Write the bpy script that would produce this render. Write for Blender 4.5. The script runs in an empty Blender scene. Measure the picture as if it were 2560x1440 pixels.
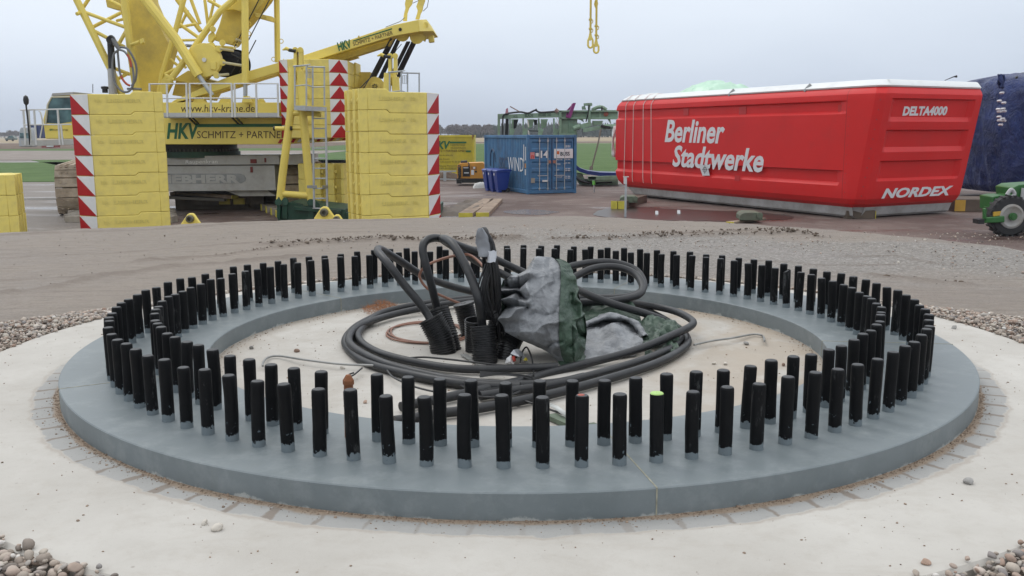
import bpy, math, random
import numpy as np
from mathutils import Vector, Matrix, noise as mnoise
V = Vector
random.seed(7)
rad = math.radians
scene = bpy.context.scene
COL = scene.collection

# ------------------------------------------------------------------ camera, world, sun, exposure
CAMZ, PITCH, ROLL, FPX = 2.7, 0.166968576, -0.00338199, 2295.923
camd = bpy.data.cameras.new("camera")
cam = bpy.data.objects.new("camera", camd)
COL.objects.link(cam)
camd.sensor_width = 36.0
camd.lens = FPX / 2560.0 * 36.0
camd.clip_start = 0.05
camd.clip_end = 6000
_R0 = V((1, 0, 0)); CF = V((0, math.cos(PITCH), -math.sin(PITCH))); _U0 = V((0, math.sin(PITCH), math.cos(PITCH)))
CR = math.cos(ROLL) * _R0 + math.sin(ROLL) * _U0
CU = -math.sin(ROLL) * _R0 + math.cos(ROLL) * _U0
CC = V((0, 0, CAMZ))
cam.matrix_world = Matrix((CR, CU, -CF)).transposed().to_4x4()
cam.location = CC
scene.camera = cam

SUN_EL, SUN_AZ = 52.0, -35.0          # azimuth measured from +Y towards +X (behind the scene, to the left)
world = bpy.data.worlds.new("World"); scene.world = world; world.use_nodes = True
wn = world.node_tree; wn.nodes.clear()
def wnode(t, **k):
    n = wn.nodes.new(t)
    for a, b in k.items(): setattr(n, a, b)
    return n
sky = wnode('ShaderNodeTexSky', sky_type='NISHITA', sun_disc=False)
sky.sun_elevation = rad(SUN_EL); sky.sun_rotation = rad(SUN_AZ); sky.air_density = 1.0; sky.dust_density = 3.0; sky.ozone_density = 1.0
hs = wnode('ShaderNodeHueSaturation'); hs.inputs['Saturation'].default_value = 0.2
wn.links.new(sky.outputs[0], hs.inputs['Color'])
tc = wnode('ShaderNodeTexCoord'); sx = wnode('ShaderNodeSeparateXYZ'); wn.links.new(tc.outputs['Generated'], sx.inputs[0])
# cloud deck: brighter overhead than at the horizon, soft broad cloud structure
nz = wnode('ShaderNodeTexNoise'); nz.inputs['Scale'].default_value = 1.6; nz.inputs['Detail'].default_value = 4; nz.inputs['Roughness'].default_value = 0.5
mp = wnode('ShaderNodeMapping'); mp.inputs['Scale'].default_value = (1, 1, 3.0); mp.inputs['Location'].default_value = (.35, .1, .2)
wn.links.new(tc.outputs['Generated'], mp.inputs[0]); wn.links.new(mp.outputs[0], nz.inputs[0])
ad = wnode('ShaderNodeMath', operation='MULTIPLY_ADD'); ad.inputs[1].default_value = 0.19; 
wn.links.new(nz.outputs[0], ad.inputs[0]); wn.links.new(sx.outputs['Z'], ad.inputs[2])
rp = wnode('ShaderNodeValToRGB'); cr = rp.color_ramp
cr.elements[0].position = 0.0; cr.elements[0].color = (4.9, 5.5, 6.6, 1)
cr.elements[1].position = 0.235; cr.elements[1].color = (8.4, 9.25, 10.4, 1)
e = cr.elements.new(0.09); e.color = (5.2, 5.9, 7.1, 1)
e = cr.elements.new(0.16); e.color = (6.8, 7.65, 8.95, 1)
e = cr.elements.new(.5); e.color = (11.5, 12.1, 12.9, 1)
e = cr.elements.new(1.0); e.color = (16.5, 16.9, 17.4, 1)
wn.links.new(ad.outputs[0], rp.inputs[0])
mx = wnode('ShaderNodeMix', data_type='RGBA'); mx.inputs[0].default_value = 0.88
wn.links.new(hs.outputs[0], mx.inputs[6]); wn.links.new(rp.outputs[0], mx.inputs[7])
bg = wnode('ShaderNodeBackground'); bg.inputs['Strength'].default_value = 0.10
wn.links.new(mx.outputs[2], bg.inputs['Color'])
wo = wnode('ShaderNodeOutputWorld'); wn.links.new(bg.outputs[0], wo.inputs[0])

sund = bpy.data.lights.new("sun", 'SUN'); sund.energy = 0.6; sund.angle = rad(24); sund.color = (1.0, 0.97, 0.92)
sun = bpy.data.objects.new("sun", sund); COL.objects.link(sun)
_sd = V((math.sin(rad(SUN_AZ)) * math.cos(rad(SUN_EL)), math.cos(rad(SUN_AZ)) * math.cos(rad(SUN_EL)), math.sin(rad(SUN_EL))))
sun.rotation_euler = _sd.to_track_quat('Z', 'Y').to_euler()
scene.view_settings.view_transform = 'Standard'; scene.view_settings.look = 'None'
scene.view_settings.exposure = 0.0; scene.view_settings.gamma = 1.0; scene.view_settings.use_curve_mapping = False
scene.cycles.max_bounces = 6; scene.cycles.diffuse_bounces = 3; scene.cycles.volume_bounces = 0

# ------------------------------------------------------------------ picture <-> place helpers
def ray(px, py): return CF + CR * ((px - 1280) / FPX) - CU * ((py - 720) / FPX)
def atD(px, py, D):
    d = ray(px, py); return CC + d * (D / d.y)
def atZ(px, py, z):
    d = ray(px, py); return CC + d * ((z - CAMZ) / d.z)
def hit(px, py, p, n):
    d = ray(px, py); return CC + d * ((p - CC).dot(n) / d.dot(n))
def pr(P):
    v = V(P) - CC; d = v.dot(CF); return (1280 + FPX * v.dot(CR) / d, 720 - FPX * v.dot(CU) / d)

# ------------------------------------------------------------------ objects and tags
def tag(o, label=None, cat=None, group=None, kind=None):
    if label: o['label'] = label
    if cat: o['category'] = cat
    if group: o['group'] = group
    if kind: o['kind'] = kind
    return o
def empty(name, loc=(0, 0, 0), rz=0.0, label=None, cat=None, group=None):
    o = bpy.data.objects.new(name, None); COL.objects.link(o)
    o.location = loc; o.rotation_euler = (0, 0, rz); o.empty_display_size = .2
    return tag(o, label, cat, group)
def copy_tree(o, parent=None):
    c = o.copy(); COL.objects.link(c)
    if parent is not None: c.parent = parent
    for ch in list(o.children): copy_tree(ch, c)
    return c

class MB:
    def __init__(self): self.v = []; self.f = []; self.m = []; self.T = Matrix.Identity(4)
    def add(self, vs, fs, m=0):
        b = len(self.v); T = self.T
        self.v += [T @ V(p) for p in vs]
        for q in fs: self.f.append([b + i for i in q]); self.m.append(m)
        return self
    def box(self, x0, x1, y0, y1, z0, z1, m=0):
        return self.add([(x0,y0,z0),(x1,y0,z0),(x1,y1,z0),(x0,y1,z0),(x0,y0,z1),(x1,y0,z1),(x1,y1,z1),(x0,y1,z1)],
                        [(0,3,2,1),(4,5,6,7),(0,1,5,4),(1,2,6,5),(2,3,7,6),(3,0,4,7)], m)
    def beam(self, a, b, w, h=None, up=(0,0,1), m=0, w2=None, h2=None):
        a, b = V(a), V(b); h = h or w; w2 = w2 or w; h2 = h2 or h
        d = (b - a).normalized(); u = V(up)
        if abs(d.dot(u)) > .98: u = V((0,1,0))
        s = d.cross(u).normalized(); t = s.cross(d).normalized()
        vs = []
        for p, ww, hh in ((a, w, h), (b, w2, h2)):
            for i, j in ((-1,-1),(1,-1),(1,1),(-1,1)): vs.append(p + s * (ww/2*i) + t * (hh/2*j))
        return self.add(vs, [(3,2,1,0),(4,5,6,7),(0,1,5,4),(1,2,6,5),(2,3,7,6),(3,0,4,7)], m)
    def cyl(self, a, b, r, r2=None, n=12, m=0, caps=True):
        a, b = V(a), V(b); r2 = r if r2 is None else r2
        d = (b - a).normalized(); u = V((0,0,1)) if abs(d.z) < .9 else V((1,0,0))
        s = d.cross(u).normalized(); t = d.cross(s).normalized(); vs = []
        for p, q in ((a, r), (b, r2)):
            for i in range(n):
                c = 2*math.pi*i/n; vs.append(p + s*(q*math.cos(c)) + t*(q*math.sin(c)))
        fs = [(i, (i+1) % n, n+(i+1) % n, n+i) for i in range(n)]
        if caps: fs += [tuple(range(n-1, -1, -1)), tuple(range(n, 2*n))]
        return self.add(vs, fs, m)
    def tube(self, path, r, n=8, closed=False, m=0, caps=True):
        P = [V(p) for p in path]; N = len(P); vs = []; nrm = None
        rr = r if hasattr(r, '__len__') else [r]*N
        for i in range(N):
            if closed: d = P[(i+1) % N] - P[i-1]
            else: d = P[min(i+1, N-1)] - P[max(i-1, 0)]
            if d.length < 1e-9: d = V((0,0,1))
            d.normalize()
            if nrm is None:
                u = V((0,0,1)) if abs(d.z) < .9 else V((1,0,0)); nrm = d.cross(u).normalized()
            else:
                nrm = nrm - d*nrm.dot(d)
                nrm = nrm.normalized() if nrm.length > 1e-6 else d.orthogonal().normalized()
            t = d.cross(nrm)
            for k in range(n):
                c = 2*math.pi*k/n; vs.append(P[i] + nrm*(rr[i]*math.cos(c)) + t*(rr[i]*math.sin(c)))
        fs = []
        for i in range(N if closed else N-1):
            j = (i+1) % N
            for k in range(n): fs.append((i*n+k, i*n+(k+1) % n, j*n+(k+1) % n, j*n+k))
        if caps and not closed: fs += [tuple(range(n-1,-1,-1)), tuple((N-1)*n+k for k in range(n))]
        return self.add(vs, fs, m)
    def prism(self, poly, ext, m=0):
        P = [V(p) for p in poly]; n = len(P); e = V(ext)
        nn = V((0,0,0))
        for i in range(n): nn += P[i].cross(P[(i+1) % n])
        if nn.dot(e) > 0: P = P[::-1]
        vs = P + [p + e for p in P]
        fs = [tuple(range(n)), tuple(range(2*n-1, n-1, -1))] + [((i+1) % n, i, n+i, n+(i+1) % n) for i in range(n)]
        return self.add(vs, fs, m)
    def lathe(self, o, prof, n=24, m=0, axis=(0,0,1)):
        o = V(o); q = V((0,0,1)).rotation_difference(V(axis)); vs = []; L = len(prof)
        for r, z in prof:
            for i in range(n):
                c = 2*math.pi*i/n; vs.append(o + q @ V((r*math.cos(c), r*math.sin(c), z)))
        fs = [(k*n+i, k*n+(i+1) % n, (k+1)*n+(i+1) % n, (k+1)*n+i) for k in range(L-1) for i in range(n)]
        return self.add(vs, fs, m)
    def grid(self, G, m=0, closed=False):
        R = len(G); C = len(G[0]); vs = [p for row in G for p in row]; fs = []
        for i in range(R-1):
            for j in range(C if closed else C-1):
                k = (j+1) % C; fs.append((i*C+j, i*C+k, (i+1)*C+k, (i+1)*C+j))
        return self.add(vs, fs, m)
    def build(self, name, mats, parent=None, smooth=35, bevel=0.0, origin=None, bseg=2):
        me = bpy.data.meshes.new(name)
        o_ = V(origin) if origin is not None else V((0,0,0))
        me.from_pydata([tuple(p - o_) for p in self.v], [], self.f); 
        mats = mats if isinstance(mats, (list, tuple)) else [mats]
        for mt in mats: me.materials.append(mt)
        if len(mats) > 1: me.polygons.foreach_set('material_index', self.m)
        if smooth:
            me.polygons.foreach_set('use_smooth', [True]*len(me.polygons))
            me.set_sharp_from_angle(angle=rad(smooth))
        me.update()
        o = bpy.data.objects.new(name, me); COL.objects.link(o)
        if origin is not None: o.location = o_
        if parent is not None: o.parent = parent
        if bevel:
            b = o.modifiers.new('edge', 'BEVEL'); b.width = bevel; b.segments = bseg; b.limit_method = 'ANGLE'; b.angle_limit = rad(40)
        return o

def spline(pts, n=8, closed=False):
    P = [V(p) for p in pts]; N = len(P); out = []
    for i in range(N if closed else N-1):
        if closed: a, b, c, d = P[i-1], P[i], P[(i+1) % N], P[(i+2) % N]
        else: a, b, c, d = P[max(i-1,0)], P[i], P[i+1], P[min(i+2,N-1)]
        for k in range(n):
            t = k/n
            out.append(.5*((2*b) + (c-a)*t + (2*a-5*b+4*c-d)*t*t + (3*b-a-3*c+d)*t**3))
    if not closed: out.append(P[-1])
    return out

# ------------------------------------------------------------------ writing
_tm = {}
def _text(s, shear, bold):
    k = (s, shear, bold)
    if k in _tm: return _tm[k]
    cu = bpy.data.curves.new('t', 'FONT'); cu.body = s; cu.shear = shear; cu.offset = bold; cu.resolution_u = 3; cu.extrude = 0.012
    ob = bpy.data.objects.new('t', cu); COL.objects.link(ob); bpy.context.view_layer.update()
    me = bpy.data.meshes.new_from_object(ob.evaluated_get(bpy.context.evaluated_depsgraph_get()))
    bpy.data.objects.remove(ob)
    xs = [v.co.x for v in me.vertices]; _tm[k] = (me, min(xs), max(xs)); return _tm[k]
CAPH = 0.70
def write(s, A, B, cap, mat, parent, up=(0,0,1), shear=0.0, bold=0.0, off=0.006, name='lettering', hscale=None):
    me0, x0, x1 = _text(s, shear, bold); A, B = V(A), V(B)
    x = (B-A); w = x.length; x.normalize(); z = x.cross(V(up)).normalized(); y = z.cross(x)
    sx_ = w/(x1-x0); sy_ = cap/CAPH; me = me0.copy(); me.name = name
    zs = min(0.14, 0.5*cap/CAPH)
    for v in me.vertices: c = v.co; v.co = A + x*((c.x-x0)*sx_) + y*(c.y*sy_) + z*(off + c.z*zs)
    me.materials.clear(); me.materials.append(mat); me.update()
    o = bpy.data.objects.new(name, me); COL.objects.link(o)
    if parent is not None:
        bpy.context.view_layer.update(); o.parent = parent; o.matrix_parent_inverse = parent.matrix_world.inverted()
    return o

# ------------------------------------------------------------------ materials
class NT:
    def __init__(s, name):
        s.mat = bpy.data.materials.new(name); s.mat.use_nodes = True; s.t = s.mat.node_tree
        s.b = s.t.nodes['Principled BSDF']; s.o = s.t.nodes['Material Output']
    def n(s, t, **k):
        q = s.t.nodes.new(t)
        for a, b in k.items(): setattr(q, a, b)
        return q
    def set(s, sock, v):
        if hasattr(v, 'is_linked') or hasattr(v, 'node'): s.t.links.new(v, sock)
        else: sock.default_value = v
    def math(s, op, a, b=0.0, c=0.0, clamp=False):
        q = s.n('ShaderNodeMath', operation=op, use_clamp=clamp)
        s.set(q.inputs[0], a); s.set(q.inputs[1], b); s.set(q.inputs[2], c); return q.outputs[0]
    def mix(s, f, a, b, bt='MIX'):
        q = s.n('ShaderNodeMix', data_type='RGBA', blend_type=bt)
        s.set(q.inputs[0], f); s.set(q.inputs[6], a if not isinstance(a, tuple) else (*a[:3],1)); s.set(q.inputs[7], b if not isinstance(b, tuple) else (*b[:3],1)); return q.outputs[2]
    def coord(s, kind='Object', scale=(1,1,1), loc=(0,0,0)):
        q = s.n('ShaderNodeTexCoord'); m = s.n('ShaderNodeMapping'); m.inputs['Scale'].default_value = scale; m.inputs['Location'].default_value = loc
        s.t.links.new(q.outputs[kind], m.inputs[0]); return m.outputs[0]
    def pos(s, scale=(1,1,1), loc=(0,0,0)):
        q = s.n('ShaderNodeNewGeometry'); m = s.n('ShaderNodeMapping'); m.inputs['Scale'].default_value = scale; m.inputs['Location'].default_value = loc
        s.t.links.new(q.outputs['Position'], m.inputs[0]); return m.outputs[0]
    def noise(s, vec, scale, detail=4, rough=.55, dist=0.0):
        q = s.n('ShaderNodeTexNoise'); s.t.links.new(vec, q.inputs['Vector']); q.inputs['Scale'].default_value = scale
        q.inputs['Detail'].default_value = detail; q.inputs['Roughness'].default_value = rough; q.inputs['Distortion'].default_value = dist; return q.outputs[0]
    def voro(s, vec, scale, feature='F1', out='Distance'):
        q = s.n('ShaderNodeTexVoronoi', feature=feature); s.t.links.new(vec, q.inputs['Vector']); q.inputs['Scale'].default_value = scale; return q.outputs[out]
    def ramp(s, f, stops, interp='LINEAR'):
        q = s.n('ShaderNodeValToRGB'); q.color_ramp.interpolation = interp; s.set(q.inputs[0], f); el = q.color_ramp.elements
        while len(el) < len(stops): el.new(.5)
        for e_, (p, c) in zip(el, stops):
            e_.position = p; e_.color = (c, c, c, 1) if not hasattr(c, '__len__') else (*c[:3], 1)
        return q.outputs[0]
    def sstep(s, f, a, b):
        q = s.n('ShaderNodeMapRange', interpolation_type='SMOOTHSTEP'); s.set(q.inputs[0], f); q.inputs[1].default_value = a; q.inputs[2].default_value = b; return q.outputs[0]
    def bump(s, h, st=.3, dist=.02, prev=None):
        q = s.n('ShaderNodeBump'); s.set(q.inputs['Strength'], st); q.inputs['Distance'].default_value = dist; s.set(q.inputs['Height'], h)
        if prev is not None: s.t.links.new(prev, q.inputs['Normal'])
        return q.outputs[0]
    def done(s, col, rough=.6, metal=0.0, normal=None, spec=.5):
        s.set(s.b.inputs['Base Color'], (*col[:3], 1) if isinstance(col, tuple) else col); s.set(s.b.inputs['Roughness'], rough); s.set(s.b.inputs['Metallic'], metal)
        s.b.inputs['Specular IOR Level'].default_value = spec
        if normal is not None: s.t.links.new(normal, s.b.inputs['Normal'])
        return s.mat
def P(name, col, rough=.5, metal=0.0, var=.12, vs=2.0, dirt=None, damt=.35, ds=1.2, bump=0.0, bs=30, spec=.5, bd=.01):
    """paint-like surface: slow tone changes, optional patches of dirt, fine bump"""
    t = NT(name); c = t.coord(); nz_ = t.noise(c, vs, 5)
    lo = tuple(x*(1-var) for x in col); hi = tuple(min(1, x*(1+var)) for x in col)
    k = t.mix(t.ramp(nz_, [(.3, 0.), (.7, 1.)]), lo, hi)
    r = rough
    if dirt is not None:
        d = t.ramp(t.noise(c, ds, 8, .7), [(.62-damt*.4, 0.), (.86-damt*.3, 1.)]); d = t.math('MULTIPLY', d, damt*1.6, clamp=True)
        k = t.mix(d, k, dirt); r = t.math('MULTIPLY_ADD', d, .3, rough, clamp=True)
    nm = t.bump(t.noise(c, bs, 6), bump, bd) if bump else None
    return t.done(k, r, metal, nm, spec)
# ------------------------------------------------------------------ the setting
RCX, RCY, ZT, ZF = 0.0314, 5.185, 1.56, 1.465
ROUT, RIN, RCON = 2.385, 1.70, 3.0

def m_mound():
    t = NT('mound mud'); c = t.pos(); f = t.noise(c, .55, 6, .6); g = t.noise(c, 7, 8, .65)
    col = t.mix(t.ramp(f, [(.35, 0.), (.65, 1.)]), (.168, .136, .108), (.240, .203, .168))
    st = t.noise(t.pos((.7, 4.2, 1)), 4.2, 12, .78)                       # wheel-drawn streaks
    col = t.mix(t.math('MULTIPLY', t.ramp(st, [(.46, 0.), (.66, 1.)]), .55), col, (.118, .094, .076))
    wv = t.noise(t.pos((.22, 5.5, 1), (2, 7, 0)), 2.2, 12, .75, .4); col = t.mix(t.math('MULTIPLY', t.ramp(wv, [(.54, 0.), (.60, 1.), (.66, .2)]), .55), col, (.105, .082, .065))
    # ground stone left behind the ring
    sp = t.n('ShaderNodeSeparateXYZ'); t.t.links.new(c, sp.inputs[0]); X, Y = sp.outputs[0], sp.outputs[1]
    wob = t.math('MULTIPLY', t.math('SUBTRACT', t.noise(c, .8, 5, .6), .5), 2.4)
    gm = t.math('MULTIPLY', t.sstep(t.math('ADD', X, wob), -1.0, .6), t.math('SUBTRACT', 1.0, t.sstep(t.math('ADD', t.math('MULTIPLY_ADD', X, .35, Y), wob), 12.6, 13.4)))
    gm = t.math('MULTIPLY', gm, t.sstep(t.math('ADD', Y, wob), 7.4, 9.2))
    gv = t.voro(c, 38, 'F1', 'Color'); gs = t.n('ShaderNodeSeparateColor'); t.t.links.new(gv, gs.inputs[0])
    gcol = t.ramp(gs.outputs[0], [(0., (.125, .118, .11)), (.5, (.235, .226, .21)), (.85, (.315, .303, .282)), (1., (.45, .435, .41))])
    col = t.mix(t.math('MULTIPLY', t.ramp(t.noise(t.pos((.6, 2.2, 1), (4, 2, 0)), 9, 9, .78), [(.5, 0.), (.66, 1.)]), .4), col, (.285, .258, .228))
    col = t.mix(t.math('MULTIPLY', gm, .6), col, gcol)
    fs = t.noise(c, 52, 7, .82); col = t.mix(t.math('MULTIPLY', t.ramp(fs, [(.42, 1.), (.52, 0.)]), .42), col, (.10, .078, .06)); col = t.mix(t.math('MULTIPLY', t.ramp(fs, [(.58, 0.), (.66, 1.)]), .4), col, (.34, .31, .275))
    # loose crumbs and dark clods
    cl = t.math('MULTIPLY', t.ramp(t.noise(c, 26, 3, .6), [(.66, 0.), (.72, 1.)]), t.ramp(t.noise(c, 1.3, 4), [(.48, 0.), (.62, 1.)]))
    col = t.mix(t.math('MULTIPLY', cl, .7), col, (.12, .095, .075))
    rt = t.n('ShaderNodeAttribute', attribute_name='rut'); col = t.mix(t.math('MULTIPLY', rt.outputs['Fac'], .8), col, (.13, .10, .078))
    h = t.math('ADD', g, t.math('MULTIPLY', t.voro(c, 45), gm))
    nm = t.bump(h, .6, .03); nm = t.bump(t.noise(c, 48, 5, .75), .6, .010, nm)
    return t.done(col, t.ramp(f, [(.3, .50), (.7, .8)]), 0, nm, .4)
def m_ground():
    t = NT('yard ground'); c = t.pos(); f = t.noise(c, .16, 7, .62, .6); w = t.noise(t.pos((.35, 1, 1), (3, 1, 0)), .38, 6, .65, .4)
    col = t.mix(t.ramp(f, [(.34, 0.), (.66, 1.)]), (.078, .048, .040), (.175, .130, .112))
    col = t.mix(t.math('MULTIPLY', t.ramp(t.noise(c, .9, 8, .7), [(.5, 0.), (.72, 1.)]), .5), col, (.27, .235, .21))
    sp = t.n('ShaderNodeSeparateXYZ'); t.t.links.new(c, sp.inputs[0])
    # the crane pad to the left is greyer crushed stone
    wb = t.math('MULTIPLY', t.math('SUBTRACT', t.noise(c, .3, 5), .5), 5)
    pad = t.math('SUBTRACT', 1., t.sstep(t.math('ADD', sp.outputs[0], wb), -13.5, -10.5))
    col = t.mix(t.math('MULTIPLY', pad, .85), col, t.mix(t.noise(t.pos((.3, 2.5, 1)), 1.2, 6, .65), (.135, .12, .106), (.26, .235, .21)))
    wet = t.ramp(w, [(.50, 0.), (.63, 1.)])
    col = t.mix(t.math('MULTIPLY', wet, .5), col, (.075, .05, .042))
    col = t.mix(t.sstep(t.math('ADD', sp.outputs[1], wb), 200, 260), col, (.30, .245, .165))
    r = t.math('MULTIPLY_ADD', wet, -.62, .80)
    nm = t.bump(t.noise(c, 2.2, 9, .68), t.math('MULTIPLY_ADD', wet, -.5, .75), .12)
    return t.done(col, r, 0, nm, .45)
def m_concrete():
    t = NT('foundation concrete'); c = t.coord('Object'); f = t.noise(c, 1.1, 7, .62); g = t.noise(c, 9, 8, .7)
    col = t.mix(t.ramp(f, [(.33, 0.), (.68, 1.)]), (.392, .370, .335), (.500, .480, .443))
    col = t.mix(t.math('MULTIPLY', t.ramp(g, [(.50, 0.), (.72, 1.)]), .30), col, (.33, .295, .25))
    col = t.mix(t.math('MULTIPLY', t.ramp(t.noise(c, 34, 5, .75), [(.60, 0.), (.72, 1.)]), .35), col, (.28, .255, .225))
    col = t.mix(t.math('MULTIPLY', t.ramp(t.noise(t.coord('Object', (1, 2.2, 1), (7, 3, 0)), 2.4, 8, .68, 1.2), [(.55, 0.), (.70, 1.)]), .34), col, (.36, .325, .28))
    s = t.n('ShaderNodeSeparateXYZ'); t.t.links.new(c, s.inputs[0]); x, y = s.outputs[0], s.outputs[1]
    r = t.math('SQRT', t.math('ADD', t.math('MULTIPLY', x, x), t.math('MULTIPLY', y, y)))
    wob = t.math('MULTIPLY', t.math('SUBTRACT', t.noise(c, 6.5, 6, .65), .5), .10)
    wob2 = t.math('MULTIPLY', t.math('SUBTRACT', t.noise(c, 1.7, 4, .6), .5), .20)
    rw = t.math('ADD', r, wob)
    th = t.math('ARCTAN2', y, x)
    # grout seepage round the ring: grey blocks parted by damp sandy joints
    fr = t.math('FRACT', t.math('ADD', t.math('MULTIPLY', th, 92/(2*math.pi)), t.math('MULTIPLY', wob, 4.0)))
    edge = t.math('MINIMUM', fr, t.math('SUBTRACT', 1., fr))
    joint = t.math('SUBTRACT', 1., t.sstep(t.math('SUBTRACT', edge, t.math('MULTIPLY', t.math('SUBTRACT', t.noise(c, 3.1, 3), .45), .35)), .02, .09))
    band = t.math('MULTIPLY', t.sstep(rw, 2.385, 2.40), t.math('SUBTRACT', 1., t.sstep(rw, 2.492, 2.504)))
    front = t.ramp(t.math('ADD', t.math('MULTIPLY', y, -.5), t.math('MULTIPLY', wob2, 2.5)), [(.0, 0.), (.30, .85)])
    band = t.math('MULTIPLY', band, t.math('MULTIPLY_ADD', t.math('MULTIPLY', y, y), -.0, front))
    spk = t.ramp(t.voro(c, 55), [(.10, 1.), (.22, 0.)])
    blk = t.mix(t.math('MULTIPLY', spk, .5), t.mix(g, (.225, .228, .224), (.315, .318, .312)), (.20, .19, .18))
    col = t.mix(t.math('MULTIPLY', band, .9), col, blk)
    jfade = t.ramp(t.math('ABSOLUTE', x), [(.0, .25), (.45, .5), (.8, 1.)])
    col = t.mix(t.math('MULTIPLY', t.math('MULTIPLY', band, joint), t.math('MULTIPLY', jfade, .95)), col, (.19, .155, .125))
    rim = t.math('MULTIPLY', t.sstep(rw, 2.496, 2.506), t.math('SUBTRACT', 1., t.sstep(t.math('ADD', rw, t.math('MULTIPLY', wob2, .5)), 2.505, 2.525)))
    col = t.mix(t.math('MULTIPLY', t.math('MULTIPLY', rim, front), .75), col, (.33, .29, .25))
    sand = t.math('SUBTRACT', 1., t.sstep(t.math('ADD', r, t.math('MULTIPLY_ADD', wob, .5, t.math('MULTIPLY', wob2, .45))), 2.405, 2.428))
    outer = t.math('MULTIPLY', t.math('GREATER_THAN', r, 2.0), sand)
    sc = t.mix(t.noise(c, 40, 5, .7), (.20, .145, .10), (.36, .285, .215))
    col = t.mix(t.math('MULTIPLY', outer, .95), col, sc)
    # inside: silt along the foot of the ring, brown puddle marks to the right
    inn = t.math('MULTIPLY', t.math('LESS_THAN', r, 1.9), t.sstep(t.math('ADD', r, t.math('ADD', wob, wob2)), 1.52, 1.66))
    col = t.mix(t.math('MULTIPLY', inn, .7), col, t.mix(g, (.24, .205, .165), (.36, .315, .265)))
    sil = t.math('MULTIPLY', t.math('MULTIPLY', t.math('LESS_THAN', r, 1.9), t.sstep(t.math('MULTIPLY_ADD', wob2, 6, x), .2, 1.3)), t.ramp(t.noise(c, 2.3, 6, .6, .5), [(.40, 0.), (.54, 1.)]))
    col = t.mix(t.math('MULTIPLY', sil, .7), col, (.33, .27, .205))
    dn = t.math('MULTIPLY', t.math('LESS_THAN', r, 1.9), t.ramp(t.noise(c, 2.9, 9, .7, .6), [(.45, 0.), (.62, 1.)])); col = t.mix(t.math('MULTIPLY', dn, .42), col, (.335, .30, .255))
    fl = t.math('MULTIPLY', t.math('LESS_THAN', r, 1.9), t.ramp(t.noise(c, 13, 5, .7), [(.6, 0.), (.72, 1.)])); col = t.mix(t.math('MULTIPLY', fl, .5), col, (.36, .30, .24))
    pk = t.math('MULTIPLY', t.ramp(t.voro(c, 9), [(.03, 1.), (.07, 0.)]), t.ramp(t.noise(c, 3, 3), [(.5, 0.), (.6, 1.)])); col = t.mix(t.math('MULTIPLY', pk, .7), col, (.27, .24, .21))
    nm = t.bump(t.noise(c, 3.2, 9, .65), .12, .05); nm = t.bump(t.noise(c, 70, 4, .7), .18, .004, nm)
    return t.done(col, .78, 0, nm, .3)
def m_ring():
    t = NT('grey ring coating'); c = t.coord('Object'); f = t.noise(c, 2.0, 6, .6); s = t.n('ShaderNodeSeparateXYZ'); t.t.links.new(c, s.inputs[0])
    col = t.mix(t.ramp(f, [(.3, 0.), (.7, 1.)]), (.132, .157, .166), (.186, .212, .221))
    d = t.ramp(t.noise(c, 7, 9, .72), [(.50, 0.), (.74, 1.)]); col = t.mix(t.math('MULTIPLY', d, .42), col, (.31, .335, .335))
    col = t.mix(t.math('MULTIPLY', t.ramp(t.noise(c, 3.1, 6, .6, .9), [(.54, 0.), (.64, 1.)]), .28), col, (.12, .142, .148))
    sc = t.ramp(t.noise(c, 23, 5, .7, .8), [(.665, 0.), (.70, 1.)]); col = t.mix(t.math('MULTIPLY', sc, .45), col, (.13, .155, .165))
    low = t.math('SUBTRACT', 1., t.sstep(t.math('ADD', s.outputs[2], t.math('MULTIPLY', t.math('SUBTRACT', t.noise(c, 6, 6, .7), .5), .12)), -.010, .004))
    col = t.mix(t.math('MULTIPLY', low, .75), col, (.44, .45, .43))
    vs_ = t.ramp(t.noise(t.coord('Object', (9, 9, .6)), 1.6, 4, .6), [(.55, 0.), (.75, 1.)]); col = t.mix(t.math('MULTIPLY', vs_, .15), col, (.15, .165, .15))
    nm = t.bump(t.noise(c, 14, 6, .6), .10, .01)
    return t.done(col, t.ramp(f, [(.3, .40), (.7, .55)]), 0, nm, .4)
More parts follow.
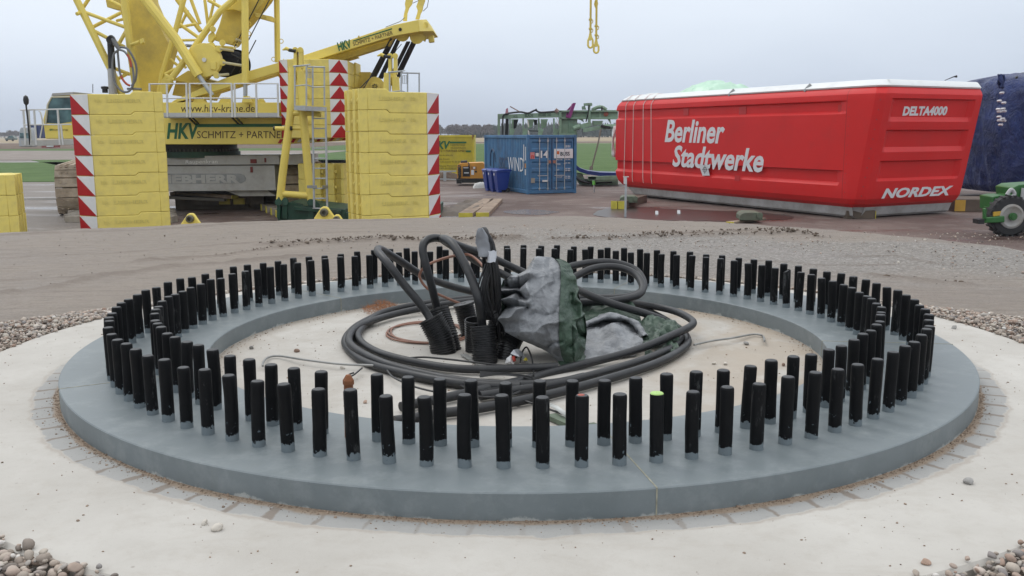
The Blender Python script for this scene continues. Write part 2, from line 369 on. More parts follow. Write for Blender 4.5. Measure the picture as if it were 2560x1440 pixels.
def m_sleeve():
    t = NT('black bolt sleeve'); c = t.coord('Object'); oi = t.n('ShaderNodeObjectInfo'); rnd = oi.outputs['Random']
    ofs = t.n('ShaderNodeVectorMath', operation='ADD'); t.t.links.new(c, ofs.inputs[0]); cb = t.n('ShaderNodeCombineXYZ')
    for i, k in enumerate((37., 91., 53.)): t.set(cb.inputs[i], t.math('MULTIPLY', rnd, k))
    t.t.links.new(cb.outputs[0], ofs.inputs[1]); q = ofs.outputs[0]
    s = t.n('ShaderNodeSeparateXYZ'); t.t.links.new(c, s.inputs[0]); z = s.outputs[2]
    col = t.mix(t.noise(q, 18, 5), (.004, .0044, .005), (.009, .0095, .0105))
    sm = t.n('ShaderNodeMapping'); sm.inputs['Scale'].default_value = (1, 1, .25); t.t.links.new(q, sm.inputs[0])
    am = t.math('MULTIPLY', t.math('POWER', t.math('FRACT', t.math('MULTIPLY', rnd, 7.31)), 2.5), .5)
    sf = t.math('SUBTRACT', t.noise(sm.outputs[0], 34, 8, .78), t.math('SUBTRACT', .66, t.math('MULTIPLY', am, .26)))
    sf = t.math('MULTIPLY', sf, 9., clamp=True); col = t.mix(t.math('MULTIPLY', sf, .42), col, (.15, .155, .155))
    hz = t.math('MULTIPLY_ADD', t.math('SUBTRACT', t.noise(q, 42, 5, .65), .5), .052, t.math('MULTIPLY_ADD', t.math('FRACT', t.math('MULTIPLY', rnd, 13.7)), .014, .019))
    pt = t.math('LESS_THAN', z, hz); col = t.mix(pt, col, (.155, .185, .20))
    sp = t.math('MULTIPLY', t.math('GREATER_THAN', t.noise(q, 60, 3), .66), t.math('LESS_THAN', z, .075)); col = t.mix(t.math('MULTIPLY', sp, .8), col, (.12, .15, .17))
    nm = t.bump(t.noise(q, 50, 4), .06, .004)
    return t.done(col, t.math('MULTIPLY_ADD', rnd, .2, .38), 0, nm, .13)

MUD, GROUND, CONC, RINGM, SLEEVE = m_mound(), m_ground(), m_concrete(), m_ring(), m_sleeve()
CAPTOP = P('sky-lit sleeve end grey', (.040, .043, .047), .6, var=.3, vs=25)  # lighter than the sleeve: sky reflection on the bolt tops put into the colour
def foliage(name, a, b, sc=.35, rough=.9):
    t = NT(name); c = t.pos(); k = t.mix(t.ramp(t.noise(c, sc, 7, .65), [(.35, 0.), (.65, 1.)]), a, b); k = t.mix(t.math('MULTIPLY', t.noise(c, 3., 8, .7), .35), k, tuple(x*.45 for x in a))
    return t.done(k, rough, 0, t.bump(t.noise(c, 5, 6, .7), .8, .1), .15)
GRASS = foliage('young green crop', (.070, .122, .036), (.108, .172, .058)); STRAW = foliage('dry field', (.30, .235, .15), (.40, .325, .215), .05)
PLOW = foliage('ploughed soil', (.13, .092, .068), (.19, .14, .105), .1); ROADM = foliage('gravel road', (.235, .20, .175), (.31, .275, .245), .4)

# yard and land to the horizon: one sheet
g = MB(); ys = [-60, -20, 0, 12, 18, 24, 30, 36, 42, 50, 60, 80, 120, 200, 400, 900, 1500]; xs = [-1500, -600, -150, -60, -30, -15, 0, 15, 30, 60, 150, 600, 1500]
g.grid([[V((x, y, 0)) for x in xs] for y in ys])
tag(g.build('ground', GROUND, smooth=0), kind='structure')
def sheet(name, pts, z, mat, sub=0):
    m = MB(); m.prism([(x, y, z - .15) for x, y in pts], (0, 0, .15)); return tag(m.build(name, mat, smooth=0), kind='structure')
def edge(x0, y0, x1, y1, n, amp, seed):
    return [(x0 + (x1-x0)*i/n + amp*mnoise.noise(V((i*.9, seed, 0))), y0 + (y1-y0)*i/n + amp*mnoise.noise(V((i*.9, seed, 7.)))) for i in range(n+1)]
sheet('field', edge(-26, 60, 70, 62, 40, 1.4, 1) + edge(170, 240, -150, 252, 20, 3, 2), .03, GRASS)
sheet('field', edge(-80, 51, -15, 54, 24, 1.2, 3) + edge(-15, 97, -70, 88, 20, 2.5, 4), .03, GRASS)
sheet('field', edge(-420, 185, -40, 178, 24, 3, 21) + edge(-40, 300, -420, 300, 20, 3, 22), .035, PLOW)
sheet('road', edge(-230, 96, -26, 101, 20, 2, 8) + edge(-26, 150, -230, 176, 20, 2, 9), .045, ROADM)
sheet('field', edge(-170, 262, 260, 250, 30, 3, 11) + edge(260, 290, -170, 300, 20, 3, 12), .04, PLOW)
sheet('field', edge(-600, 330, 600, 300, 40, 5, 13) + edge(700, 640, -700, 640, 20, 3, 14), .05, STRAW)

# the mound that carries the foundation
CREST = [(-16, 9.2), (-10.5, 11.2), (-7.13, 12.75), (-6.25, 13.26), (-5.26, 13.69), (-3.69, 14.6), (-1.81, 14.88), (.13, 14.95), (1.41, 14.69), (2.6, 14.3), (3.71, 13.69), (4.59, 12.8), (5.22, 11.69), (5.82, 10.35), (6.6, 8.2), (7.4, 5), (7.6, -1), (5, -5), (-16, -5)]
def rutline(pts, w, h, z=1.38): return ([(atZ(x, y, z).x, atZ(x, y, z).y) for x, y in pts], w, h)
RUTS = [rutline([(0, 733), (150, 715), (250, 692), (330, 683), (420, 665), (590, 655), (760, 640)], .075, .05), rutline([(350, 650), (520, 640), (680, 616), (900, 592)], .06, .045), rutline([(660, 607), (800, 602), (960, 592), (1060, 600), (1150, 598), (1300, 594)], .10, .05),
        rutline([(1200, 592), (1290, 596)], .13, .07), rutline([(1380, 596), (1560, 590), (1700, 586), (1850, 583), (2010, 578)], .10, .04), rutline([(0, 700), (200, 690), (420, 668)], .05, .02), rutline([(1600, 582), (1760, 578), (1960, 570), (2060, 590)], .07, .035),
        rutline([(2180, 690), (2300, 702), (2420, 712)], .09, .035), rutline([(2090, 640), (2240, 636), (2330, 655)], .05, .02), rutline([(0, 640), (300, 625), (640, 600)], .05, .018), rutline([(1870, 650), (2060, 664), (2240, 660)], .05, .015), rutline([(0, 590), (420, 572), (700, 556), (1010, 549)], .08, .03, 1.35), rutline([(740, 580), (900, 575), (1300, 578)], .04, .015)]
def build_mound():
    x = np.concatenate([np.arange(-16, -8, .22), np.arange(-8, 6.5, .055), np.arange(6.5, 9, .2)]); y = np.concatenate([np.arange(-5, 2, .3), np.arange(2, 15.4, .055), np.arange(15.4, 20, .2)])
    X, Y = np.meshgrid(x, y); pt = np.stack([X.ravel(), Y.ravel()], 1)
    def segd(pl, closed):
        d = np.full(len(pt), 1e9); n = len(pl)
        for i in range(n if closed else n-1):
            a = np.array(pl[i]); b = np.array(pl[(i+1) % n]); ab = b-a
            tt = np.clip(((pt-a)@ab)/(ab@ab), 0, 1); d = np.minimum(d, np.hypot(*(pt-a-tt[:,None]*ab).T))
        return d
    ins = np.zeros(len(pt), bool); n = len(CREST)
    for i in range(n):
        (x1, y1), (x2, y2) = CREST[i], CREST[(i+1) % n]
        c = ((y1 > pt[:,1]) != (y2 > pt[:,1])) & (pt[:,0] < (x2-x1)*(pt[:,1]-y1)/((y2-y1) or 1e-9) + x1); ins ^= c
    sd = np.where(ins, 1, -1)*segd(CREST, True)
    nz = np.array([mnoise.fractal(V((p[0]*.7, p[1]*.7, 3.3)), .8, 2.1, 5) for p in pt]); nf = np.array([mnoise.fractal(V((p[0]*5, p[1]*5, 1.3)), .7, 2.1, 4) for p in pt])
    tt = np.clip((sd + .15*nz + 2.6)/2.65, 0, 1); up = tt*tt*(3-2*tt)
    r = np.hypot(pt[:,0]-RCX, pt[:,1]-RCY)
    top = 1.352 + .06*np.clip((6.5-r)/3.4, 0, 1)
    z = up*top - .08*(1-up) + (.012*nz + .006*nf)*np.clip((r-3)/.8, 0, 1)
    rut = np.zeros(len(pt))
    for pl, w, h in RUTS:
        d = segd(pl, False) + .03*nf; k = np.exp(-(d/w)**2); cl = np.clip(.85 + .5*nf + .45*nz, .15, 1.3); z += .7*h*k*cl*up; rut = np.maximum(rut, k*np.clip(cl*1.1, 0, 1))
    z = np.where(r < 2.9, 1.25, z)
    R, C = X.shape; idx = np.arange(R*C).reshape(R, C)
    F = np.stack([idx[:-1,:-1], idx[:-1,1:], idx[1:,1:], idx[1:,:-1]], -1).reshape(-1, 4)
    me = bpy.data.meshes.new('mud_ground'); me.from_pydata(np.column_stack([pt, z]).tolist(), [], F.tolist()); me.materials.append(MUD)
    at = me.attributes.new('rut', 'FLOAT', 'POINT'); at.data.foreach_set('value', rut.astype(np.float32))
    me.polygons.foreach_set('use_smooth', [True]*len(F)); me.update()
    o = bpy.data.objects.new('mud_ground', me); COL.objects.link(o); tag(o, kind='structure')
build_mound()

# concrete plate of the foundation
c = MB(); prof = [(0.0, 0.0)] + [(r, 0.0) for r in (.5, 1, 1.5, 1.9, 2.3, 2.5, 2.7, 2.9, 2.985)] + [(3.0, -.012), (3.0, -.25)]
c.lathe((0, 0, 0), prof[::-1], 144)
o = c.build('concrete_slab', CONC, smooth=30); o.location = (RCX, RCY, ZF); tag(o, kind='structure')

# anchor ring
b = MB(); h = ZT - ZF
b.lathe((0, 0, 0), [(RIN, -.01), (RIN, h-.004), (RIN+.004, h), (ROUT-.004, h), (ROUT, h-.004), (ROUT, -.01)][::-1], 200)
ring = b.build('anchor_ring', RINGM, smooth=30); ring.location = (RCX, RCY, ZF)
tag(ring, 'wide grey painted concrete ring that carries the two circles of black bolts', 'foundation ring')
SEAM = P('ring joint filler', (.27, .26, .20), .8, var=.35, vs=30)
aseam = math.atan2(atZ(1650, 1228, ZT).y-RCY, atZ(1650, 1228, ZT).x-RCX)
for k in range(5):
    a = aseam + k*2*math.pi/5; s = MB(); s.T = Matrix.Rotation(a, 4, 'Z')
    s.box(RIN-.0015, ROUT+.0015, -.0025, .0025, .0, h+.0012); s.build('joint', SEAM, ring, smooth=0)

# anchor bolts: two circles of one hundred
RBO, RBI, PH, NB, BR, BH = 2.152, 1.940, rad(-1.67), 100, .0245, .250
ORD = ['', 'first', 'second', 'third', 'fourth', 'fifth', 'sixth', 'seventh', 'eighth', 'ninth', 'tenth', 'eleventh', 'twelfth', 'thirteenth', 'fourteenth', 'fifteenth', 'sixteenth', 'seventeenth', 'eighteenth', 'nineteenth']
TENS = {2: ('twenty', 'twentieth'), 3: ('thirty', 'thirtieth'), 4: ('forty', 'fortieth'), 5: ('fifty', 'fiftieth')}
def ordinal(n): return ORD[n] if n < 20 else (TENS[n//10][1] if n % 10 == 0 else TENS[n//10][0] + '-' + ORD[n % 10])
def bolt_mesh(bm):
    prof = [(BR*1.01, -.004), (BR*1.01, .012), (BR, .03), (BR, BH-.006), (BR*.93, BH-.0015), (BR*.86, BH)]
    bm.lathe((0, 0, 0), prof, 20)
bm = MB(); bolt_mesh(bm); proto = bm.build('anchor_bolt', SLEEVE, smooth=40)
VAR = []
for q in range(9):
    bv = MB(); prof = [(BR*1.01, -.004), (BR*1.01, .012), (BR, .03)] + [(BR, .03 + k*.027) for k in range(1, 8)] + [(BR, BH-.007), (BR*.94, BH-.002), (BR*.86, BH)]; bv.lathe((0, 0, 0), prof, 20); am = random.uniform(.0004, .0022); bx, by = random.gauss(0, .0014), random.gauss(0, .0014)
    nv_ = []
    for p_ in bv.v:
        u = max(0, p_.z)/BH; k = am*mnoise.noise(V((p_.x*45+q*9, p_.y*45, p_.z*16))) ; w_ = V((p_.x, p_.y, 0)).normalized()*k if p_.z > .02 else V((0, 0, 0)); nv_.append(p_ + w_ + V((bx*math.sin(u*3.14), by*math.sin(u*3.14), 0)))
    bv.v = nv_; t_ = bv.build('anchor_bolt', SLEEVE, smooth=40); VAR.append(t_.data); bpy.data.objects.remove(t_)
cm = MB(); cm.lathe((0, 0, 0), [(BR*.86, BH), (BR*.80, BH+.0012), (BR*.25, BH+.0016), (.001, BH+.0010)], 16); cm.build('end_cap', CAPTOP, proto, smooth=40)
GRN = P('lime marker paint', (.36, .56, .17), .6, var=.15, vs=20); RED = P('red marker paint', (.34, .075, .05), .6, var=.3, vs=60); RUST = P('rusty steel', (.20, .075, .030), .8, var=.4, vs=14, bump=.3, bs=60)
def bpos(row, i): a = PH + 2*math.pi*i/NB; R = (RBI, RBO)[row]; return V((RCX + R*math.cos(a), RCY + R*math.sin(a), ZT))
def nearest(row, px, py): return min(range(NB), key=lambda i: (pr(bpos(row, i))[0]-px)**2 + (pr(bpos(row, i))[1]-py)**2)
iL, iRed, iRust, iTorn, iScr = nearest(1, 1636, 1150), nearest(1, 1450, 1165), nearest(0, 872, 1095), nearest(0, 1957, 770), nearest(0, 655, 830)
print('bolt ids', iL, iRed, iRust, iTorn, iScr)
first = [True]
for row in (0, 1):
    for i in range(NB):
        lm = iL if row else iRust; k = (lm - i) % NB; cw = True
        if k > NB//2: k = NB - k; cw = False
        nmr = ('inner', 'outer')[row]; land = 'the lime-topped bolt' if row else 'the bare rusty bolt'
        lab = f"black sleeved bolt, {ordinal(k)} {'clockwise' if cw else 'counterclockwise'} from {land} in the {nmr} circle"
        p = bpos(row, i); special = None
        if row and i == iL: lab = 'black bolt in the outer circle with lime green paint on its top'; special = 'lime'
        elif row and i == iRed: lab = 'black bolt in the outer circle with a faint red spot on its top'; special = 'red'
        elif not row and i == iRust: lab = 'bare rusty threaded bolt with a pointed tip and no black sleeve'; special = 'rust'
        elif not row and i == iTorn: lab = 'black bolt in the inner circle whose sleeve top is torn open'; special = 'torn'
        if special is None:
            if first[0]: o = proto; first[0] = False
            else: o = copy_tree(proto)
            o.data = random.choice(VAR)
        elif special in ('lime', 'red'):
            m2 = MB(); bolt_mesh(m2); o = m2.build('anchor_bolt', SLEEVE, smooth=40); m3 = MB()
            if special == 'lime': m3.lathe((0, 0, 0), [(BR*.985, BH-.0025), (BR*.93, BH-.0005), (BR*.86, BH+.001), (.001, BH+.002)], 20); m3.build('paint_mark', GRN, o)
            else: m3.lathe((0, 0, 0), [(BR*.86, BH), (BR*.80, BH+.0012), (.001, BH+.0012)], 16); m3.build('end_cap', CAPTOP, o); m4 = MB(); m4.lathe((.002, -.003, 0), [(.013, BH+.0015), (.011, BH+.0028), (.001, BH+.003)], 12); m4.build('paint_mark', RED, o)
        elif special == 'rust':
            m2 = MB(); pf = []
            for q in range(60): pf += [(.0165, q*.0037), (.0185, q*.0037+.0018)]
            m2.lathe((0, 0, 0), pf + [(.001, .222)], 14); o = m2.build('anchor_bolt', RUST, smooth=0)
            m3 = MB(); m3.cyl((0,0,.206), (0,0,.222), .0215, n=6); m3.cyl((0,0,.222), (0,0,.2430), .0215, .009, n=6); m3.build('hex_tip', RUST, o, smooth=0)
        else:
            m2 = MB(); bolt_mesh(m2)
            m2.v = [p_ if p_.z < .2 else V((p_.x, p_.y, p_.z - .5*(max(0, .012 - p_.x)))) for p_ in m2.v]; o = m2.build('anchor_bolt', SLEEVE, smooth=40)
            m3 = MB(); m3.add([(BR*.86*math.cos(j*math.pi/8), BR*.86*math.sin(j*math.pi/8), BH-.004 - .5*max(0, .012-BR*.86*math.cos(j*math.pi/8))) for j in range(16)], [tuple(range(16))]); m3.build('end_cap', CAPTOP, o)
        tag(o, lab, 'bolt', 'anchor bolts standing on the grey ring')
        o.location = p; hz = 1 + random.uniform(-.03, .025); o.scale = (random.uniform(.97, 1.03),)*2 + (hz,)
        o.rotation_euler = (random.gauss(0, .013), random.gauss(0, .013), random.uniform(0, 6.28))

# ------------------------------------------------------------------ gravel, stones
def ico(sub):
    import bmesh
    bmx = bmesh.new(); bmesh.ops.create_icosphere(bmx, subdivisions=sub, radius=1); v = np.array([x.co for x in bmx.verts]); f = np.array([[q.index for q in p.verts] for p in bmx.faces]); bmx.free(); return v, f
def m_pebble():
    t = NT('washed river gravel'); gi = t.n('ShaderNodeNewGeometry'); k = gi.outputs['Random Per Island']
    col = t.ramp(k, [(0., (.10, .09, .085)), (.16, (.34, .28, .23)), (.32, (.52, .47, .40)), (.46, (.30, .19, .14)), (.60, (.58, .53, .46)), (.74, (.22, .21, .21)), (.88, (.45, .34, .27)), (1., (.72, .70, .66))])
    c = t.pos(); col = t.mix(t.math('MULTIPLY', t.noise(c, 70, 5, .7), .45), col, (.22, .19, .165))
    return t.done(col, .72, 0, t.bump(t.noise(c, 120, 4), .2, .003), .3)
PEB = m_pebble()
def pebbles(name, items, sub=2, seed=3):
    rng = np.random.default_rng(seed); bv, bf = ico(sub); n = len(items); A = np.array(items)            # x y z size
    nv = len(bv); out = np.empty((n, nv, 3)); 
    bases = []
    for k in range(24):
        s = bv.copy(); s *= np.array([1, rng.uniform(.62, .95), rng.uniform(.42, .72)]); 
        for _ in range(3):
            d = rng.normal(size=3); d /= np.linalg.norm(d); pj = s@d; lim = rng.uniform(.45, .75)*pj.max(); s -= np.outer(np.clip(pj-lim, 0, None)*.85, d)
        bases.append(s)
    for i in range(n):
        a, bb, cc = rng.uniform(0, 6.28), rng.normal(0, .35), rng.normal(0, .35); ca, sa = math.cos(a), math.sin(a)
        Rz = np.array([[ca,-sa,0],[sa,ca,0],[0,0,1]]); Rx = np.array([[1,0,0],[0,math.cos(bb),-math.sin(bb)],[0,math.sin(bb),math.cos(bb)]]); Ry = np.array([[math.cos(cc),0,math.sin(cc)],[0,1,0],[-math.sin(cc),0,math.cos(cc)]])
        out[i] = (bases[i % 24]*A[i,3])@(Rz@Rx@Ry).T + A[i,:3]
    F = (bf[None] + (np.arange(n)*nv)[:,None,None]).reshape(-1, 3)
    me = bpy.data.meshes.new(name); Vv = out.reshape(-1, 3)
    me.vertices.add(len(Vv)); me.vertices.foreach_set('co', Vv.ravel()); me.loops.add(F.size); me.loops.foreach_set('vertex_index', F.ravel().astype(np.int32))
    me.polygons.add(len(F)); me.polygons.foreach_set('loop_start', np.arange(0, F.size, 3, dtype=np.int32)); me.polygons.foreach_set('use_smooth', np.ones(len(F), bool)); me.update(calc_edges=True); me.validate()
    me.materials.append(PEB); o = bpy.data.objects.new(name, me); COL.objects.link(o); return o
rng = np.random.default_rng(11); it = []
for _ in range(190000):
    a = rng.uniform(-math.pi, math.pi); ad_ = math.degrees(a)
    back = min(1, max(0, (math.sin(a)-.10)/.42)); wd = 1.05*(1-back) + .16*back
    q = rng.uniform(0, 1); r = 2.975 + wd*q
    if rng.uniform() < max(0, (q-.75))*3.2: continue
    x, y = RCX + r*math.cos(a), RCY + r*math.sin(a)
    if y < .9: continue
    s = pr((x, y, 1.45))
    if not (-220 < s[0] < 2780 and s[1] < 1640): continue
    near = math.sin(a) < -.3
    sz = rng.lognormal(math.log(.0118), .38); sz = min(.027, max(.007, sz))
    if not near: sz *= 1.0
    lay = rng.uniform(); z = (1.425 + (.050*(1-q)**.5)*lay if r > 3.0 else ZF + .01*lay) + .3*sz
    if r < 3.005 and rng.uniform() < .75: continue
    it.append((x, y, z, sz))
    if len(it) > 34000: break
print('pebbles', len(it))
fine = [q for q in it if q[1] > 4.5]; it = [q for q in it if q[1] <= 4.5]
tag(pebbles('gravel', fine, 1, 4), 'loose washed river gravel along the far edge of the round concrete plate', 'gravel', kind='stuff')
tag(pebbles('gravel', it, 2), 'loose washed river gravel in the corners before the round concrete plate', 'gravel', kind='stuff')
it = []
for _ in range(2400):                                                   # crushed stone lying on the mud behind the ring
    x = rng.uniform(-2.2, 7.0); y = rng.uniform(8.3, 13.6)
    if math.hypot(x-RCX, y-RCY) < 3.1 or y > 14.2 - .32*abs(x): continue
    if x < -.2 and rng.uniform() < .75: continue
    it.append((x, y, 1.375 - .004*(y-8), min(.03, rng.lognormal(math.log(.009), .4))))
tag(pebbles('gravel', it, 1, 9), 'small crushed stone scattered over the mud behind the ring', 'gravel', kind='stuff')
# mud clods along the ridges
clods = []
for pl, w, h in [(a_, b_*.6, .014) for a_, b_, c_ in RUTS[:2]] + RUTS[2:5] + RUTS[6:8]:
    for i in range(len(pl)-1):
        (x0, y0), (x1, y1) = pl[i], pl[i+1]
        for _ in range(int(115*math.hypot(x1-x0, y1-y0)*(h/.05))):
            t_ = rng.uniform(); clods.append((x0+(x1-x0)*t_+rng.normal(0, w*.6), y0+(y1-y0)*t_+rng.normal(0, w*.5), 1.37+rng.uniform(0, h*.8), rng.lognormal(math.log(.011), .5)))
for _ in range(1500):
    x, y = rng.uniform(-7, 6), rng.uniform(6.0, 14.2)
    if math.hypot(x-RCX, y-RCY) > 3.7 and mnoise.noise(V((x*.8, y*1.6, 4))) > -.1: clods.append((x, y, 1.392 - .005*max(0, y-6), rng.lognormal(math.log(.0045), .5)))
o = pebbles('mud_clods', clods, 1, 5); o.data.materials.clear(); o.data.materials.append(P('wet clod', (.13, .10, .076), .85, var=.35, vs=9, bump=.5, bs=60)); tag(o, 'dark crumbly mud clods pushed up in low ridges by wheels', 'mud', kind='stuff')
STONEM = [P('pale stone', (.52, .48, .42), .75, var=.2, vs=40), P('grey stone', (.30, .29, .275), .75, var=.2, vs=40), P('tan stone', (.36, .25, .19), .75, var=.2, vs=40), P('brown stone', (.20, .13, .095), .75, var=.2, vs=40)]
grit = []
for _ in range(2600):
    a = rng.uniform(math.radians(-160), math.radians(-20)); k = rng.exponential(.014); grit.append((RCX+(ROUT+.004+k)*math.cos(a), RCY+(ROUT+.004+k)*math.sin(a), ZF+.001, min(.008, rng.lognormal(math.log(.0026), .5))))
for _ in range(1300):
    a = rng.uniform(0, 6.28); k = rng.exponential(.035); grit.append((RCX+(RIN-.004-k)*math.cos(a), RCY+(RIN-.004-k)*math.sin(a), ZF+.001, min(.008, rng.lognormal(math.log(.0028), .5))))
for _ in range(900):
    a = rng.uniform(0, 6.28); r_ = RIN*math.sqrt(rng.uniform()); grit.append((RCX+r_*math.cos(a), RCY+r_*math.sin(a), ZF+.001, min(.009, rng.lognormal(math.log(.0026), .55))))
for _ in range(700):
    a = rng.uniform(0, 6.28); r_ = rng.uniform(2.42, 2.95); grit.append((RCX+r_*math.cos(a), RCY+r_*math.sin(a), ZF+.001, min(.008, rng.lognormal(math.log(.0022), .55))))
tag(pebbles('grit', grit, 1, 21), 'brown sandy grit along the foot of the ring and over its floor', 'grit', kind='stuff')
bpy.data.objects['grit'].data.materials.clear(); bpy.data.objects['grit'].data.materials.append(P('grit', (.25, .185, .135), .85, var=.5, vs=30))
# single stones lying on the concrete
for px, py, s, lab in [(543, 1325, .020, 'larger of the two pale stones lying together on the front concrete'), (512, 1311, .013, 'smaller of the two pale stones lying together on the front concrete'), (2420, 1209, .020, 'grey stone alone on the concrete right of the ring'),
    (2313, 1410, .017, 'reddish stone on the concrete just ahead of the right gravel corner'), (682, 794, .017, 'brown stone inside the ring near the left inner wall'), (630, 872, .020, 'white angular stone on the ring floor above the left grey strap'), (742, 880, .018, 'dark brown stone on the ring floor right of the white one'),
    (1722, 772, .020, 'pale round stone at the foot of the inner wall behind the cable'), (914, 1008, .013, 'small tan stone on the floor behind the bare rusty bolt'), (1958, 915, .015, 'flat stone on the brown silt by the right inner wall'), (1785, 911, .016, 'left stone of a pair on the floor right of the big coil'), (1813, 912, .016, 'right stone of a pair on the floor right of the big coil'), (856, 922, .016, 'pale flat stone beside the thin wire hook'), (1294, 1015, .014, 'black lump of sealant on the floor under the cable ends'), (1865, 862, .018, 'stone touching the right end of the grey strap'), (2385, 822, .02, 'grey stone on the concrete behind the right side of the ring')]:
    p = atZ(px, py, ZF if True else ZT); o = pebbles('stone', [(0, 0, 0, s)], 3, int(px)); o.data.materials.clear(); o.data.materials.append(STONEM[3 if 'brown' in lab else 2 if 'reddish' in lab or 'tan' in lab else 1 if 'grey' in lab or 'black' in lab else 0]); o.location = (p.x, p.y, ZF + s*.42); tag(o, lab, 'stone', 'loose stones on the concrete'); o.rotation_euler = (0, 0, px)
# ------------------------------------------------------------------ yard: paints
YEL = P('crane yellow paint', (.745, .60, .13), .45, var=.07, vs=.8, dirt=(.42, .33, .12), damt=.3, ds=.7)
YELD = P('worn shaded yellow paint', (.64, .49, .09), .55, var=.10, vs=1.2, dirt=(.34, .26, .10), damt=.45, ds=1.0)  # YELD: crane yellow darkened, shade of boom foot and arm underside in the colour
SLABY = P('ballast yellow paint', (.76, .625, .155), .55, var=.06, vs=1.1, dirt=(.46, .38, .15), damt=.40, ds=1.6, bump=.08, bs=25)
REDP = P('reflective red', (.38, .014, .018), .55, var=.08, vs=2, spec=.25); WHITEP = P('reflective white', (.68, .69, .69), .45, var=.05, vs=2, dirt=(.5, .5, .47), damt=.3)
GREENP = P('company green', (.010, .115, .042), .5, var=.1); BROWNT = P('dark brown letters', (.075, .035, .012), .55)
EMB = P('emboss-shade yellow', (.66, .555, .148), .6, var=.1, vs=9, dirt=(.42, .34, .10), damt=.4, ds=6); ROUGHB = P('black drum', (.006, .006, .007), .9, var=.3, vs=5, spec=.1)  # EMB: relief shading of the slab letters put into a darker yellow, plus dirt
DKGREEN = P('dark green steel', (.008, .055, .032), .5, var=.3, vs=3, dirt=(.05, .05, .04), damt=.4)
GALV = P('galvanised steel', (.40, .425, .44), .45, .35, var=.15, vs=4); ALU = P('aluminium rail', (.58, .585, .58), .4, .2, var=.06, vs=5)
GREYP = P('light grey paint', (.42, .42, .405), .5, var=.08, vs=1, dirt=(.23, .21, .18), damt=.5, ds=1.0); GREYD = P('recess grey', (.25, .26, .26), .6, var=.2, vs=4)
BLACK = P('black steel', (.012, .012, .013), .5, var=.3, vs=5); RUBBER = P('black rubber', (.018, .018, .019), .7, var=.3, vs=6); ROPE = P('greased wire rope', (.014, .014, .016), .45, var=.3, vs=8)
TRACK = P('muddy track shoes', (.44, .365, .285), .8, var=.25, vs=3, dirt=(.20, .145, .10), damt=.5, ds=2, bump=.4, bs=14)
GREYHOSE = P('grey hose', (.16, .165, .17), .5); REDHOSE = P('red hose', (.42, .07, .03), .5)
WOOD = P('weathered plank', (.30, .225, .165), .8, var=.25, vs=3, dirt=(.15, .11, .08), damt=.5, ds=2, bump=.3, bs=14); WOODY = P('yellow plank end', (.52, .45, .06), .6, var=.15, vs=5); WOODG = P('wet grey plank', (.27, .24, .205), .7, var=.25, vs=2.5, dirt=(.16, .13, .10), damt=.5, bump=.3, bs=14)
def glass():
    t = NT('cab glass'); c = t.coord(); k = t.mix(t.ramp(t.noise(c, 1.2, 3), [(.4, 0.), (.6, 1.)]), (.02, .045, .05), (.10, .19, .20)); return t.done(k, .06, 0, None, .6)
CABGLASS = glass()

def wpart(mb, name, mats, root, smooth=35, bevel=0.0, label=None):
    """a part given in world coordinates, hung under an unrotated root"""
    top = root; off = V(root.location)
    while top.parent is not None: top = top.parent; off = off + V(top.location)
    mb.v = [p - off for p in mb.v]
    o = mb.build(name, mats, root, smooth, bevel)
    if label: o['label'] = label
    return o
def ext(mb, poly, D, th, m=0): return mb.prism([atD(x, y, D) for x, y in poly], (0, th, 0), m)
def stripe(mb, bl, br, tr, tl, kind):
    """a red and white warning panel, kind: l, r (one sloping edge) or t (whole triangle)"""
    bl, br, tr, tl = V(bl), V(br), V(tr), V(tl)
    if kind == 'l': mb.add([bl, br, tl], [(0, 1, 2)], 0); mb.add([br, tr, tl], [(0, 1, 2)], 1)
    elif kind == 'r': mb.add([bl, br, tr], [(0, 1, 2)], 0); mb.add([bl, tr, tl], [(0, 1, 2)], 1)
    else:
        m = (tl+tr)/2; mb.add([bl, br, m], [(0, 1, 2)], 0); mb.add([bl, m, tl], [(0, 1, 2)], 1); mb.add([br, tr, m], [(0, 1, 2)], 1)
    return mb

